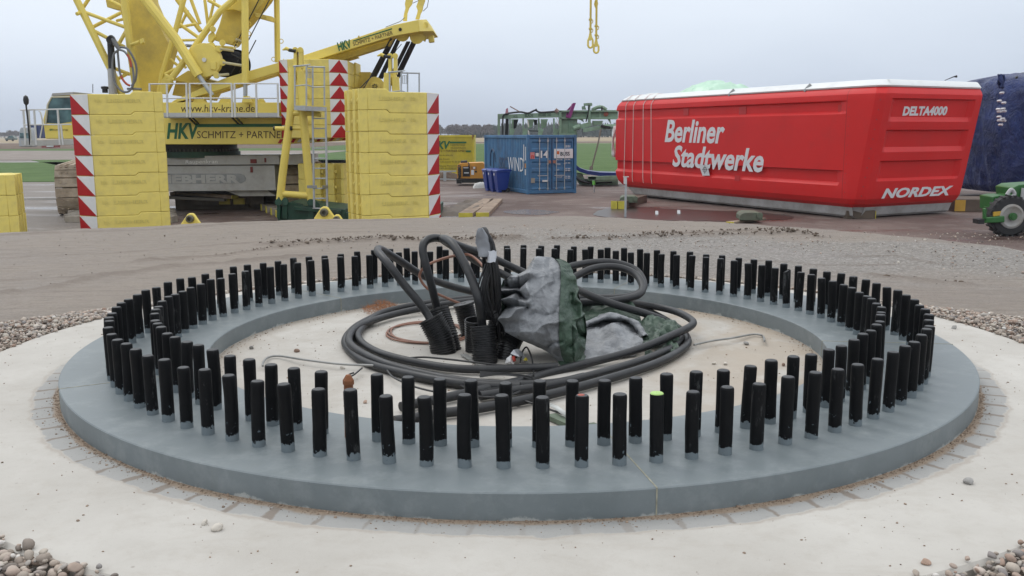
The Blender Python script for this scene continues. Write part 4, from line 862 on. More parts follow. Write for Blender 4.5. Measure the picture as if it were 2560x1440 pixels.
# hooks hanging free from the boom
def hook(x, y0, y1, lab, flare):
    D = 30.; r = empty('pendant_hook', atD(x, y1, D), 0, lab, 'crane hook', 'pendant hooks hanging in the sky')
    q = MB(); pts = [(x+1.5, -260), (x+1, 0), (x, y0)]; q.tube([A(a, b, D) for a, b in pts], .034, 8)
    for yy in (y0-16, y0-39): q.cyl(A(x-4, yy, D), A(x+4, yy, D), .035, n=8); q.tube(spline([A(x+3, yy, D), A(x+6, yy+2, D), A(x+5, yy+8, D), A(x+2, yy+9, D)], 4), .014, 5)
    if flare: q.prism([A(x-3, 0, D), A(x-5, 10, D), A(x-3, 16, D), A(x, 22, D), A(x+3, 16, D), A(x+5, 10, D), A(x+3, 0, D)], (0, .1, 0))
    wpart(q, 'shank', YELD, r)
    e = MB(); w = .09; L = (y1-y0-20)*D/FPX
    c1 = A(x, y1-12, D); pts = []
    for k in range(9): a = math.pi + math.pi*k/8; pts.append(c1 + V((.075*math.cos(a), 0, .09*math.sin(a))))
    pts += [c1 + V((.075, 0, L*.62)), c1 + V((.05, 0, L*.95)), c1 + V((0, 0, L*1.05)), c1 + V((-.05, 0, L*.95)), c1 + V((-.075, 0, L*.62))]
    e.tube(pts, .032, 8, closed=True); e.prism([A(x-2.4, y0-6, D-.03), A(x-5.5, y0+9, D-.03), A(x, y0+14, D-.03), A(x+5.5, y0+9, D-.03), A(x+2.4, y0-6, D-.03)], (0, .07, 0)); wpart(e, 'eye', YEL, r)
hook(1476, 88, 124, 'yellow pendant with an eye end, the higher of two hanging in the sky', False); hook(1490.5, 104, 137, 'yellow pendant with an eye end, the lower of two hanging in the sky', True)

# ------------------------------------------------------------------ ballast frames with ladder and cage
def ballast_frame(dx, dy, D, lab, full=True):
    def B(x, y, d=0): return atD(x+dx, y+dy, D+d)
    r = empty('ballast_tower', (B(735, 500).x, D, 0), 0, lab, 'crane frame', 'yellow ballast towers')
    q = MB(); q.tube([B(700, 500), B(706, 440), B(726, 288), B(733, 168)], .125, 12); wpart(q, 'post', YEL, r); q = MB(); q.tube([B(778, 500), B(774, 470), B(758, 288), B(751, 178)], .125, 12); wpart(q, 'post', YEL, r)
    q = MB(); q.tube([B(722, 284), B(760, 282), B(804, 286)], .085, 10); wpart(q, 'cross_tube', YEL, r); q = MB(); q.tube([B(700, 484), B(778, 490)], .105, 12); wpart(q, 'cross_tube', YEL, r); q = MB(); q.tube([B(684, 321), B(712, 321)], .065, 10); q.tube([B(727, 321), B(766, 321)], .06, 10); wpart(q, 'cross_tube', YEL, r)
    q = MB(); q.cyl(B(684, 321), B(688, 321), .075, n=10); q.cyl(B(726, 321, -.13), B(730, 321, -.13), .07, n=10); q.cyl(B(722, 125), B(740, 128), .055, n=10); wpart(q, 'pin_end', BLACK, r)
    q = MB()
    for x0 in (733, 746): ext_ = [B(x0, 170), B(x0+1, 124), B(x0+4, 119), B(x0+8, 124), B(x0+9, 170)]; q.prism(ext_, (0, .3, 0)); q.cyl(B(x0+5, 125, -.02), B(x0+5, 125, .34), .09, n=14)
    q.prism([B(733, 186), B(738, 168), B(752, 168), B(756, 190)], (0, .25, 0)); q.tube([B(706, 125), B(716, 121), B(724, 125)], [.02, .06, .05], 8); wpart(q, 'head', YEL, r, bevel=.01)
    q = MB()
    for x0 in (781.5, 814): q.beam(B(x0, 268, -.35), B(x0+4, 520, -.35), .05, .07)
    for k in range(10): y = 296 + k*25; q.tube([B(782, y, -.35), B(816, y, -.35)], .022, 6)
    wpart(q, 'ladder', GALV, r)
    q = MB(); q.prism([B(735, 264, -.9), B(763, 264, -1.0), B(763, 276, -1.0), B(735, 274, -.9)], (0, .03, 0)); q.prism([B(763, 265, -1.0), B(814, 268, -.4), B(814, 277, -.4), B(763, 276, -1.0)], (0, .03, 0)); q.prism([B(735, 275, -.9), B(763, 277, -1.0), B(814, 278, -.4), B(790, 276, .3), B(745, 274, .3)], (0, 0, .03)); wpart(q, 'platform', GALV, r)
    q = MB(); top = [B(734, 166, -.9), B(767, 163, -1.0), B(769, 167, -.7), B(812, 168, -.4)]; md = [B(736, 215, -.9), B(767, 212, -1.0), B(783, 218, -.7), B(812, 217, -.4)]
    q.tube(top, .028, 6); q.tube(md, .02, 6); q.tube([B(734, 166, -.9), B(742, 164, .2)], .025, 6); q.tube([B(767, 163, -1.0), B(775, 161, .0)], .022, 6)
    for x0, d0 in ((737, -.9), (766, -1.0), (782, -.7), (811, -.4)): q.tube([B(x0, 264, d0), B(x0, 166, d0)], .026, 6)
    q.tube([B(770, 174, -.72), B(780, 173, -.72), B(780, 194, -.72), B(770, 194, -.72)], .015, 5, closed=True); q.tube([B(775, 174, -.72), B(775, 194, -.72)], .012, 5); wpart(q, 'cage', GALV, r)
    q = MB()
    if full:
        for x0, x1, d0 in ((692, 700, -.2), (705, 718, -.1), (770, 784, -.1)): q.prism([B(x0, 545, d0), B(x0, 500, d0), B((x0+x1)/2, 492, d0), B(x1, 500, d0), B(x1, 548, d0)], (0, .18, 0)); q.cyl(B((x0+x1)/2, 506, d0-.05), B((x0+x1)/2, 506, d0+.23), .11, n=16)
        q.prism([B(700, 512), B(728, 506), B(760, 514), B(862, 524), B(862, 560), B(700, 560)], (0, 2.2, 0)); q.beam(B(735, 520, -.1), B(852, 530, -.1), .14, .12); q.cyl(B(790, 513, -.1), B(790, 513, .2), .12, n=16); q.beam(B(730, 508, .1), B(757, 514, .1), .10)
        gx, gy = B(692, 545).x, B(870, 545).x
        q.box(gx, gy, D+.1, D+2.3, 0, .25)
    else: q.box(B(700, 500).x, B(860, 500).x, D, D+2, 0, .4)
    wpart(q, 'base', DKGREEN, r, bevel=.01)
    q = MB(); q.prism([B(694, 500, -.05), B(700, 478, -.05), B(716, 480, -.05), B(714, 506, -.05), B(706, 512, -.05), B(698, 520, -.05), B(692, 510, -.05)], (0, .06, 0)); q.prism([B(776, 520, -.05), B(774, 500, -.05), B(782, 486, -.05), B(785, 500, -.05), B(780, 524, -.05)], (0, .06, 0)); wpart(q, 'fork', YEL, r)
    q = MB(); q.beam(B(768, 467, -.38), B(792, 467, -.38), .06, .09); wpart(q, 'clamp', GREYD, r); q = MB(); q.beam(B(806, 467, -.38), B(820, 467, -.38), .06, .09); wpart(q, 'clamp', P('clamp steel', (.2, .19, .14), .5, .3), r)
ballast_frame(0, 0, 28.8, 'yellow A shaped steel frame with grey ladder and cage between two slab stacks')
ballast_frame(237, 15, 29.6, 'yellow frame with grey cage whose top rises behind the middle slab stack', False)

# lifting lugs
def lug(x, y, s, lab):
    D = 22.5; r = empty('lifting_lug', (atD(x, y, D).x, D, 0), 0, lab, 'lifting lug', 'yellow lifting lugs'); k = s
    q = MB(); q.prism([atD(x-27*k, y+14*k, D), atD(x-9*k, y-12*k, D), atD(x-4*k, y-15*k, D), atD(x+4*k, y-15*k, D), atD(x+9*k, y-12*k, D), atD(x+27*k, y+14*k, D), atD(x+27*k, y+40, D), atD(x-27*k, y+40, D)], (0, .12, 0)); c = atD(x, y, D); q.box(c.x-.34*k, c.x+.34*k, D-.3, D+.42, 0, atD(x, y+38, D).z); wpart(q, 'plate', YEL, r, bevel=.02)
    q = MB(); q.lathe(c+V((0, .02, 0)), [(.045, 0), (.105*k, 0), (.105*k, .10), (.085*k, .12), (.05, .12), (.045, .08)], 24, axis=(0, -1, 0)); q.cyl(c+V((0, 0, 0)), c+V((0, -.03, 0)), .05, n=16); wpart(q, 'eye', P('greased eye', (.13, .12, .085), .5, .4), r)
lug(476, 547, .9, 'yellow lifting lug in front of the light grey crane base'); lug(811, 531, .95, 'taller yellow lifting lug below the foot of the ladder'); lug(842, 548, .75, 'lower yellow lifting lug half hidden beside the middle slab stack')
# ------------------------------------------------------------------ the red nacelle
NRED = P('nacelle red gelcoat', (.60, .022, .022), .42, var=.05, vs=.6, dirt=(.42, .04, .036), damt=.25, ds=.8, spec=.28)
NWHITE = P('roof white gelcoat', (.66, .68, .68), .4, var=.04, vs=.8, dirt=(.5, .5, .48), damt=.3); NGREY = P('belly grey gelcoat', (.42, .42, .42), .45, var=.06, vs=.8, dirt=(.2, .18, .16), damt=.5)
LETW = P('lettering white', (.66, .66, .68), .5, var=.05)
K0 = atD(2140, 540, 28.3); K1 = atD(1524, 470, 40.5); LN = math.hypot(K1.x-K0.x, K1.y-K0.y); NA = math.atan2(K1.y-K0.y, K1.x-K0.x)
es = V((math.cos(NA), math.sin(NA), 0)); ew = V((math.sin(NA), -math.cos(NA), 0))      # along the side, across towards the right
if ew.x < 0: ew = -ew
NW = 5.0; NH = 3.93; NZ0 = .22
nac = empty('nacelle', (K0.x, K0.y, 0), 0, 'long red turbine nacelle housing with white roof resting on timber blocks', 'nacelle')
def npt(s, w, z):
    t = min(1, max(0, s/LN)); q = z/4.2; return V((K0.x, K0.y, 0)) + es*s + ew*w + V((0, 0, z + t*(.04*(1-q) - .02*q)))
def lerp(a, b, t): return a + (b-a)*t
def sst(x, a, b):
    t = min(1, max(0, (x-a)/(b-a))); return t*t*(3-2*t)
# heights: (z, inset, side groove, rear groove)
ZL = [(.36, .26, 0, 0), (.48, .11, 0, 0), (.64, .02, 0, 0), (.84, 0, 0, 0), (1.00, 0, 0, 0), (1.10, 0, 1, 0), (1.14, 0, 1, 0), (1.22, 0, 1, 1), (1.42, 0, 1, 1), (1.44, 0, 0, 1), (1.68, 0, 0, 1), (1.72, 0, 0, 0), (1.96, 0, 0, 0), (2.10, 0, 0, 1), (2.54, 0, 0, 1), (2.58, 0, 0, 0), (2.80, 0, 0, 0), (2.93, 0, 0, 1), (3.02, 0, 0, 1), (3.10, 0, 1, 1), (3.36, 0, 1, 1), (3.40, 0, 0, 1), (3.44, 0, 0, 0), (3.56, .01, 0, 0), (3.66, .07, 0, 0), (3.74, .15, 0, 0)]
ZL = [(z if z < .6 else .6+(z-.6)*1.0955, a_, b_, c_) for z, a_, b_, c_ in ZL]; ZTOP = ZL[-1][0]
GS, GR = .11, .10
def endlen(z):                                                                         # far end, rounded above and below
    d = 0
    if z < 1.25: q = (1.25-z)/.95; d += 1.0*(1-math.sqrt(max(0, 1-q*q)))
    if z > 3.45: q = min(1, (z-3.45)/.75); d += .55*(1-math.sqrt(max(0, 1-q*q)))
    return LN - d
def rears(z): return -.62*(z-.4)/3.65                                                   # the rear leans out towards the top
def nring(z, ins, gs, gr, grey=False):
    L = endlen(z); R = rears(z); pts = []; ch = .42; drop = lambda s: 0
    S = [.96, .9, .8, .7, .6, .5, .4, .3, .2, .12]
    sl = [lerp(0, L, k) for k in S]
    # side, far to near
    for s in [L-.02, L-.10, L-.3] + sl + [.95, .80, .62, .40]:
        k = gs*(1-sst(.86-s, 0, .12)) if s < 1.2 else gs
        cv = .30*max(0, (s-LN*.55)/(LN*.45))**2 
        edge_ = .25*max(0, 1-(L-s)/.3)**2
        pts.append(npt(s, ins + GS*k + cv*.35 + edge_, z))
    # chamfer and rear
    pts.append(npt(R+.20+ins, .10+ins, z)); pts.append(npt(R+.02+ins, .36+ins, z))
    for w in (.62, .72, .82, 1.4, 2.0, 2.6, 3.2, NW-.80, NW-.70, NW-.60):
        k = gr*sst(min(w-.62, NW-.60-w), 0.0, .16)
        pts.append(npt(R+ins+GR*k, w, z))
    pts.append(npt(R+ins, NW-.30, z)); pts.append(npt(R+.22+ins, NW-.05-ins, z)); pts.append(npt(R+.5, NW-ins, z))
    for s in (1.5, L*.3, L*.6, L*.9, L-.3, L-.02): pts.append(npt(s, NW-ins-.25*max(0, (s-LN*.55)/(LN*.45))**2, z))
    for w in (NW*.75, NW*.5, NW*.25): pts.append(npt(L, w, z))
    return pts
m = MB(); m.grid([nring(*q) for q in ZL], closed=True)
body = wpart(m, 'housing', NRED, nac, smooth=17)
def tilt(pts, f): return [p + V((0, 0, f(p))) for p in pts]
m = MB(); G = [nring(ZTOP+.005, .13, 0, 0), nring(ZTOP+.05, .11, 0, 0), nring(ZTOP+.21, .28, 0, 0), nring(ZTOP+.23, .34, 0, 0)]
m.grid(G, closed=True); n = len(G[0]); m.add(G[-1], [tuple(range(n-1, -1, -1))]); roof = wpart(m, 'roof', NWHITE, nac, smooth=30)
m = MB(); G = [nring(.03, .50, 0, 0), nring(.04, .38, 0, 0), nring(.11, .30, 0, 0), nring(.37, .245, 0, 0)]; m.grid(G, closed=True); m.add(G[0], [tuple(range(n))]); wpart(m, 'belly', NGREY, nac, smooth=30)
# roof strips, hatches in the roof edge, cleats under the belly
def sidep(px, py, w=0.0): return hit(px, py, npt(0, w, 0), -ew)
def rearp(px, py):
    nn = V((0, 0, 1)).cross(ew); a = npt(rears(.4), 0, .4); b = npt(rears(3.8), 0, 3.8); b = V((b.x, b.y, 3.8)); a.z = .4; return hit(px, py, a, ew.cross(b-a).normalized())
for px in (1832, 2022): m = MB(); s_ = (sidep(px, 228, .25) - V((K0.x, K0.y, 0))).dot(es); m.beam(npt(s_+.06, .10, ZTOP-.02), npt(s_-.10, .22, ZTOP+.20), .09, .03, up=-ew); wpart(m, 'roof_clamp', GREYD, nac)
for s in (2.6, 3.5, 4.4, 6.4, 7.4): m = MB(); m.prism([npt(s-.16, .40, .26), npt(s+.16, .40, .26), npt(s+.10, .46, .12), npt(s-.10, .46, .12)], ew*.1); wpart(m, 'cleat', NGREY, nac)
def sidew(s, A0, B0, cap, bold, shear, w=.0):
    a, b = sidep(*A0), sidep(*B0); up_ = V((0, 0, 1)); return write(s, a, b, cap, LETW, nac, shear=shear, bold=bold, off=.005)
def capat(px, y0, y1): return (sidep(px, y0)-sidep(px, y1)).length
sidew('Berliner', (1662, 353), (1811, 357), capat(1675, 300, 353), .026, .22)
sidew('Stadtwerke', (1681, 414), (1908, 429), capat(1690, 364, 414), .026, .22)
a, b = rearp(2262, 289), rearp(2372, 288); write('DELTA4000', a, b, .255, LETW, nac, up=(rearp(2300, 240)-rearp(2300, 300)), bold=.045, off=.008 - GR, shear=.05)
a, b = rearp(2203, 495), rearp(2378, 486.5); write('NORDEX', a, b, .29, LETW, nac, up=(rearp(2300, 240)-rearp(2300, 300)), bold=.04, off=.007, shear=.25)
m = MB()                                                                               # hanging sticker below the lettering
q = [sidep(1748, 412), sidep(1769, 413), sidep(1775, 439), sidep(1757, 439)]; m.prism([p - ew*.012 for p in q], -ew*.004); wpart(m, 'paper_note', P('paper', (.60, .60, .62), .7, var=.08), nac)
m = MB(); c = sidep(1763, 424) - ew*.02; m.tube([c + es*(.10*math.cos(k*.785)) + V((0, 0, .10*math.sin(k*.785))) for k in range(8)], .010, 4, closed=True); m.beam(c+es*.16, c-es*.16, .014, .006, up=-ew); m.beam(c+V((0, 0, .16)), c-V((0, 0, .16)), .014, .006, up=-ew); wpart(m, 'crosshair_mark', BLACK, nac)
PATCHR = P('patch red', (.46, .022, .022), .42)
for (x0, y0, x1, y1, dz) in ((1704, 268, 1716, 288, .06), (1843, 268, 1860, 287, .06), (2090, 262, 2110, 280, .06), (1838, 438, 1850, 452, .0)):
    m = MB(); a_, b_ = sidep(x0, y0), sidep(x1, y1); p0 = a_ + ew*(GS-.005 if dz else -.004); m.prism([p0, p0 + (es*((b_-a_).dot(es))), p0 + (es*((b_-a_).dot(es))) + V((0, 0, b_.z-a_.z)), p0 + V((0, 0, b_.z-a_.z))], -ew*.012); wpart(m, 'red_patch', PATCHR, nac)
m = MB()
for k in range(11):
    z = .75 + k*.29; c = npt(rears(z)+.10, .235, z); m.cyl(c + (ew*.02+es*.02), c - (es*.7-ew*.0+ew*.7).normalized()*.012, .018, n=8)
    if k < 10: c = npt(.50, 0, z+.1) ; m.cyl(c + ew*.02, c - ew*.006, .014, n=6)
wpart(m, 'bolt_head', P('dull bolt', (.25, .05, .05), .5), nac)['kind'] = 'stuff'
m = MB()
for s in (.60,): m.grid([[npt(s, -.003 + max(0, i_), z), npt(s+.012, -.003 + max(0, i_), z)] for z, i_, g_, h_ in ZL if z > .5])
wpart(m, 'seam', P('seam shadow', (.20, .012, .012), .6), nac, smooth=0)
# tie straps over the far end
for px0, px1, yb in ((1567, 1561, 470), (1587, 1583, 474), (1612, 1611, 478), (1632, 1633, 480)):
    _sp = lambda P_: (P_ - V((K0.x, K0.y, 0))).dot(es); sa, sb = _sp(sidep(px0, 250, .1)), _sp(sidep(px1, yb-12, .1))
    def surf_(z, ins, gs): s = sa + (sb-sa)*(1-z/4.); return npt(s, ins + GS*gs + .105*max(0, (s-LN*.55)/(LN*.45))**2 + .25*max(0, 1-(endlen(z)-s)/.3)**2 - .014, z)
    pts = [npt(sa, 1.6, ZTOP+.24), npt(sa, .36, ZTOP+.235), npt(sa, .10, ZTOP+.05)] + [surf_(z, i_, 0) for z, i_, g_, h_ in ZL[::-1] if z > .5] + [npt(sb, .6, .3)]
    _old = lambda t0, t1: [t0 + ew*.9 + V((0, 0, .35)), t0 + ew*.35 + V((0, 0, .32)), t0 + ew*.12 + V((0, 0, .14)), t0 - ew*.02 - V((0, 0, .03)), lerp(t0, t1, .1) - ew*.02, lerp(t0, t1, .5) - ew*.02, lerp(t0, t1, .96) - ew*.02, t1 + ew*.05 - V((0, 0, .10)), t1 + ew*.45 - V((0, 0, .3))]
    m = MB()
    m.tube(pts, .016, 5); o = m.build('tie_strap', P('pale webbing', (.62, .47, .45), .7, var=.1)); tag(o, {1567: 'pale tie strap round the red nacelle, outermost at its far end', 1587: 'pale tie strap round the red nacelle, second from its far end', 1612: 'pale tie strap round the red nacelle, third from its far end', 1632: 'pale tie strap round the red nacelle, closest to the lettering'}[px0], 'tie strap', 'tie straps on the nacelle')
# sheets on the roof
def crumple(p, s=1.0, sc=1.0):
    q = V(p)*sc
    w = V((mnoise.noise(q*1.7), mnoise.noise(q*1.7 + V((3, 8, 1))), mnoise.noise(q*1.7 + V((9, 2, 6)))))*.35; r = q + w
    a = abs(mnoise.noise(r*2.6)) + .45*abs(mnoise.noise(r*5.9 + V((5, 1, 2)))) + .20*abs(mnoise.noise(r*13 + V((1, 7, 3))))
    return (.42 - a*1.5)*s
def lump(name, cx, cy, z0, L, Wd, H, ang, mat, prof, seed, amp=.05, n=36, root=None, sc=1.2):
    ca, sa = math.cos(ang), math.sin(ang); G = []
    for i in range(n+1):
        u = i/n; row = []
        hh = np.interp(u, [p[0] for p in prof], [p[1] for p in prof])*H
        for j in range(n//2+1):
            v = j/(n//2)*2-1; z = hh*(max(0, 1-abs(v)**2.2))**.6
            x, y = (u-.5)*L, v*Wd/2*(.5+.5*min(1, hh/H*1.6)); p = V((cx+ca*x-sa*y, cy+sa*x+ca*y, z0+z)); k = crumple(p+V((seed, 0, 0)), amp, sc); p += V((.3*k, .3*k, k*(.3+.7*min(1, z/.15)))); row.append(p)
        G.append(row)
    q = MB(); q.grid(G); o = q.build(name, mat, None, smooth=24) if root is None else wpart(q, name, mat, root, smooth=24); return o
MINT = P('mint plastic sheet', (.42, .62, .48), .35, var=.08, vs=1); c = sidep(1778, 222, 1.6)
lump('cover_sheet', c.x, c.y, ZTOP+.12, 3.9, 2.4, .54, NA+math.pi, MINT, [(0, 0), (.15, .25), (.35, .62), (.5, .95), (.58, 1), (.68, .75), (.76, .85), (.85, .5), (1, 0.05)], 3, .14); tag(bpy.data.objects['cover_sheet'], 'mint green plastic sheet lying bunched on the white roof of the nacelle', 'cover sheet')
c = sidep(1625, 234, .8); lump('white_sheet', c.x, c.y, ZTOP+.05, 2.8, 1.2, .24, NA+math.pi, NWHITE, [(0, 0), (.1, .4), (.2, .7), (.26, .3), (.4, .95), (.47, .4), (.6, 1), (.75, .5), (1, 0.1)], 8, .18); tag(bpy.data.objects['white_sheet'], 'crumpled white sheet on the far end of the nacelle roof', 'sheet')
c = npt(endlen(2.0)+.03, .25, 0); G = []
for i in range(10):
    z = 3.0 - i*.15; wv = .10 + .03*math.sin(i*1.7); ww = .15 + .012*i; G.append([V((c.x, c.y, z)) + es*(wv*math.sin(i*.9+j)*.5+.05) - ew*(.02 + ww*math.sin(j*.6)*.5 + .09*math.sin(i/9*3.0)) + ew*j*.05 for j in range(5)])
m = MB(); m.grid(G); o = m.build('white_flap', NWHITE, None, smooth=60); sm = o.modifiers.new('s', 'SOLIDIFY'); sm.thickness = .01; tag(o, 'torn white sheet hanging from the far end of the red nacelle', 'sheet')

def timber(name, p0, p1, w, h, lab, cat, group, n=1, gap=.02, ends=True, mat=None):
    """planks side by side from p0 to p1, near ends painted yellow; every plank is a thing"""
    p0, p1 = V(p0), V(p1); d = (p1-p0).normalized(); s = d.cross(V((0, 0, 1))).normalized(); 
    for k in range(n):
        o_ = s*((w+gap)*(k-(n-1)/2)); q = MB(); a = p0 + o_ + V((0, 0, h/2)); b = p1 + o_ + V((0, 0, h/2)) + d*random.uniform(-.1, .1); q.beam(a + d*.03, b, w, h)
        o = q.build(name, mat or WOOD, None, smooth=0, bevel=.01)
        if ends: e = MB(); e.beam(a, a + d*.03, w-.001, h-.001); e.build('painted_end', WOODY, o, smooth=0)
        tag(o, lab[k] if isinstance(lab, list) else lab, cat, group)
def gz(px, py, z=0): return atZ(px, py, z)
DKW = P('shaded board and mud', (.10, .075, .055), .75, var=.3, vs=2, bump=.5, bs=9)
# blocks under the nacelle: their shade is put into the dark wood colour
a = gz(1544, 523); dirn = V((.36, .93, 0))
timber('timber_block', a, a + dirn*3.6, .235, .29, mat=DKW, lab=['yellow-ended timber under the far end of the nacelle, nearer to the camera', 'yellow-ended timber under the far end of the nacelle, farther one'], cat='timber block', group='timbers under the far end of the nacelle', n=2, gap=.03)
OLIV = P('olive steel saddle', (.10, .13, .085), .55, var=.15, vs=4, dirt=(.1, .09, .07), damt=.5)
def saddle(px, py, w, lab, D):
    c = atD(px, py, D); q = MB(); pr_ = [(-.36*w, 0), (-.36*w, .14), (-.31*w, .20), (-.2*w, .235), (.22*w, .235), (.32*w, .20), (.36*w, .12), (.36*w, 0)]
    q.prism([c - ew*.0 + V((x, 0, z)) for x, z in pr_], (0.1, .9, 0)); q.cyl(c+V((.26*w, -.03, .14)), c+V((.26*w, .02, .14)), .10, n=14); tag(q.build('support_saddle', OLIV, None, smooth=30, bevel=.015), lab, 'support saddle', 'saddles under the nacelle')
saddle(1878, 551, .95, 'olive steel saddle under the middle of the red nacelle', 27.6); saddle(1572, 507, .9, 'olive steel saddle on the timbers at the far end of the nacelle', 33.4)
c = gz(1858, 553); timber('plank', V((c.x-.6, 27.5, 0)), V((c.x+.8, 28.9, 0)), .25, .06, 'thin yellow-ended plank under the olive saddle', 'plank', None)
c = atD(2150, 548, 28.2); q = MB(); q.box(c.x-.15, c.x+.75, 28.9, 31, 0, .26); o = q.build('timber_block', DKW, None, smooth=0, bevel=.01); e = MB(); e.box(c.x+.74, c.x+.76, 28.89, 29.4, .01, .25); e.build('painted_end', WOODY, o, smooth=0); tag(o, 'timber block under the near corner of the red nacelle', 'timber block')
c = atD(2398, 522, 31.5); q = MB(); q.box(c.x-.2, c.x+1.6, 31.4, 33, 0, .42); o = q.build('timber_block', DKW, None, smooth=0, bevel=.01); e = MB(); e.box(c.x-.21, c.x+.15, 31.385, 31.4, .02, .40); e.build('painted_end', P('orange yellow end', (.50, .30, .04), .6), o, smooth=0); tag(o, 'orange-ended timber block between the nacelle and the blue tarpaulin', 'timber block')
# steel post with cross head, scraps on the puddle
D = 29.8; r = empty('survey_post', (atD(1563, 545, D).x, D, 0), 0, 'thin grey steel post with a cross head standing before the nacelle', 'post'); q = MB(); q.box(atD(1561, 540, D).x, atD(1566, 540, D).x, D, D+.05, 0, atD(1563, 446, D).z); wpart(q, 'upright', GALV, r)
q = MB(); q.beam(atD(1558, 442, D), atD(1572, 442, D), .04, .03); q.beam(atD(1563, 460, D), atD(1563, 441, D), .10, .02); wpart(q, 'head', ALU, r)
def puddle(name, pts, lab, mat, z=.012):
    q = MB(); sp_ = spline([V((gz(x, y).x, gz(x, y).y, z-.01)) for x, y in pts], 8, closed=True); q.prism([p + V((.10*mnoise.noise(p*1.7), .35*mnoise.noise(p*1.3 + V((4, 4, 4))), 0)) for p in sp_], (0, 0, .01)); o = q.build(name, mat, None, smooth=0); tag(o, kind='structure')
WATERL = NT('thin silty water').done((.17, .13, .11), .22, 0, None, .5)
WATER = NT('muddy water').done((.030, .021, .016), .34, 0, None, .5)
puddle('puddle', [(1492, 529), (1530, 520), (1600, 519), (1760, 526), (1900, 532), (1990, 545), (1850, 552), (1720, 553), (1600, 550), (1540, 545), (1490, 540)], '', WATER)
puddle('puddle', [(1262, 528), (1310, 524), (1372, 527), (1398, 532), (1330, 538), (1276, 535)], '', WATERL)
for px, py, l in ((1642, 537, 'white scrap of foam lying in the puddle, closer to the timbers'), (1697, 535, 'white square scrap lying in the puddle below the lettering')):
    c = gz(px, py); q = MB(); q.prism([c+V((-.05, 0, .01)), c+V((.05, 0, .01)), c+V((.055, .05, .12)), c+V((-.04, .06, .13))], (0, .02, 0)); tag(q.build('foam_scrap', NWHITE, None, smooth=0), l, 'scrap')

# ------------------------------------------------------------------ blue tarpaulin bundle (wrapped drive train)
def m_bluetarp():
    t = NT('blue tarpaulin'); c = t.coord('Object'); n_ = t.noise(c, 1.4, 7, .6, .8); k = t.mix(t.ramp(n_, [(.35, 0.), (.65, 1.)]), (.008, .018, .085), (.018, .040, .165))
    h = t.noise(t.coord('Object', (1.2, 1.2, .7)), 2.4, 8, .62, 2.2); return t.done(k, .40, 0, t.bump(h, 1.0, .20), .45)
BT = m_bluetarp(); G = []; cx_, cy_ = atD(2636, 350, 38).x, 38.0
bt = empty('tarpaulin_bundle', (cx_, cy_, 0), 0, 'tall rounded machine part wrapped in dark blue tarpaulin beside the nacelle', 'tarpaulin')
for i in range(61):
    v = i/60; z = .35 + 4.65*v; row = []
    pf = np.interp(z, [.35, .6, 1.2, 2.2, 3.2, 4.2, 4.6, 4.8, 5.0], [3.5, 3.75, 3.9, 4.05, 4.1, 4.0, 3.8, 3.5, 2.4])
    for j in range(150):
        a = 2*math.pi*j/150; rr = pf*(abs(math.cos(a))**3 + abs(math.sin(a))**3)**(-1/3.)*.93; p = V((cx_+rr*math.cos(a), cy_+rr*math.sin(a)*.9, z))
        fold = .42*abs(mnoise.noise(V((a*4+z*.25, z*.30, 2)))) + .16*abs(mnoise.noise(V((a*10-z*.4, z*.7, 5)))) + .06*abs(mnoise.noise(V((a*20+z, z*1.4, 9)))); p += V((math.cos(a), math.sin(a), .15))*(-fold*.9); row.append(p)
    G.append(row)
m = MB(); m.grid(G, closed=True); m.add(G[-1], [tuple(range(150))]); wpart(m, 'cover', BT, bt, smooth=50)
G = []; D = 33.1
for i in range(9): G.append([atD(2494+j*3.5+2*math.sin(i+j)+(5-i)*.4*(j-2)*.3, 186+i*4.3+1.5*math.sin(j*2), D-.2+.12*math.sin(j*1.9)) for j in range(6)])
m = MB(); m.grid(G); o = wpart(m, 'knot', BT, bt, smooth=40); s_ = o.modifiers.new('s', 'SOLIDIFY'); s_.thickness = .05
m = MB(); m.tube([atD(2362, 201, 34), atD(2384, 192, 34), atD(2392, 191, 34)], [.012, .02, .05], 6); m.tube([atD(2540, 192, 34), atD(2543, 195, 34)], .05, 6); wpart(m, 'cord', BLACK, bt)
m = MB()
for x, y in ((2509, 232), (2503, 252), (2514, 257), (2500, 273), (2512, 272), (2515, 278), (2503, 279), (2502, 292), (2511, 297), (2503, 301), (2514, 302), (2506, 312)):
    c = atD(x, y, 32.75); m.prism([c+V((-.035, 0, 0)), c+V((0, 0, -.04)), c+V((.035, 0, .005)), c+V((.01, 0, .045))], (0, .25, 0))
wpart(m, 'pale_spot', P('worn spot', (.5, .5, .53), .6), bt, smooth=0)

# ------------------------------------------------------------------ green tractor cut by the frame
TG = P('machine green', (.020, .115, .022), .4, var=.12, vs=2, dirt=(.08, .09, .05), damt=.35); D = 23.8
tr = empty('tractor', (atD(2560, 590, D).x, D, 0), 0, 'small green tractor partly outside the frame with grey rimmed front wheel', 'tractor')
c = atD(2529, 541, D); R_ = c.z if c.z > .3 else .5
w_ = MB(); prof = [(.20, -.14), (R_*.62, -.15), (R_*.9, -.14), (R_, -.10), (R_, .10), (R_*.9, .14), (R_*.62, .15), (.20, .14)]; w_.lathe(c+V((0, .15, 0)), prof, 36, axis=(0, -1, 0))
for k in range(22): a = 2*math.pi*k/22; u = V((math.cos(a), 0, math.sin(a))); w_.beam(c + u*(R_-.01) + V((0, -.01, 0)), c + u*(R_-.01) + V((.05*u.z, .32, -.05*u.x)), .05, .05, up=u)
wh = wpart(w_, 'wheel', RUBBER, tr, smooth=30)
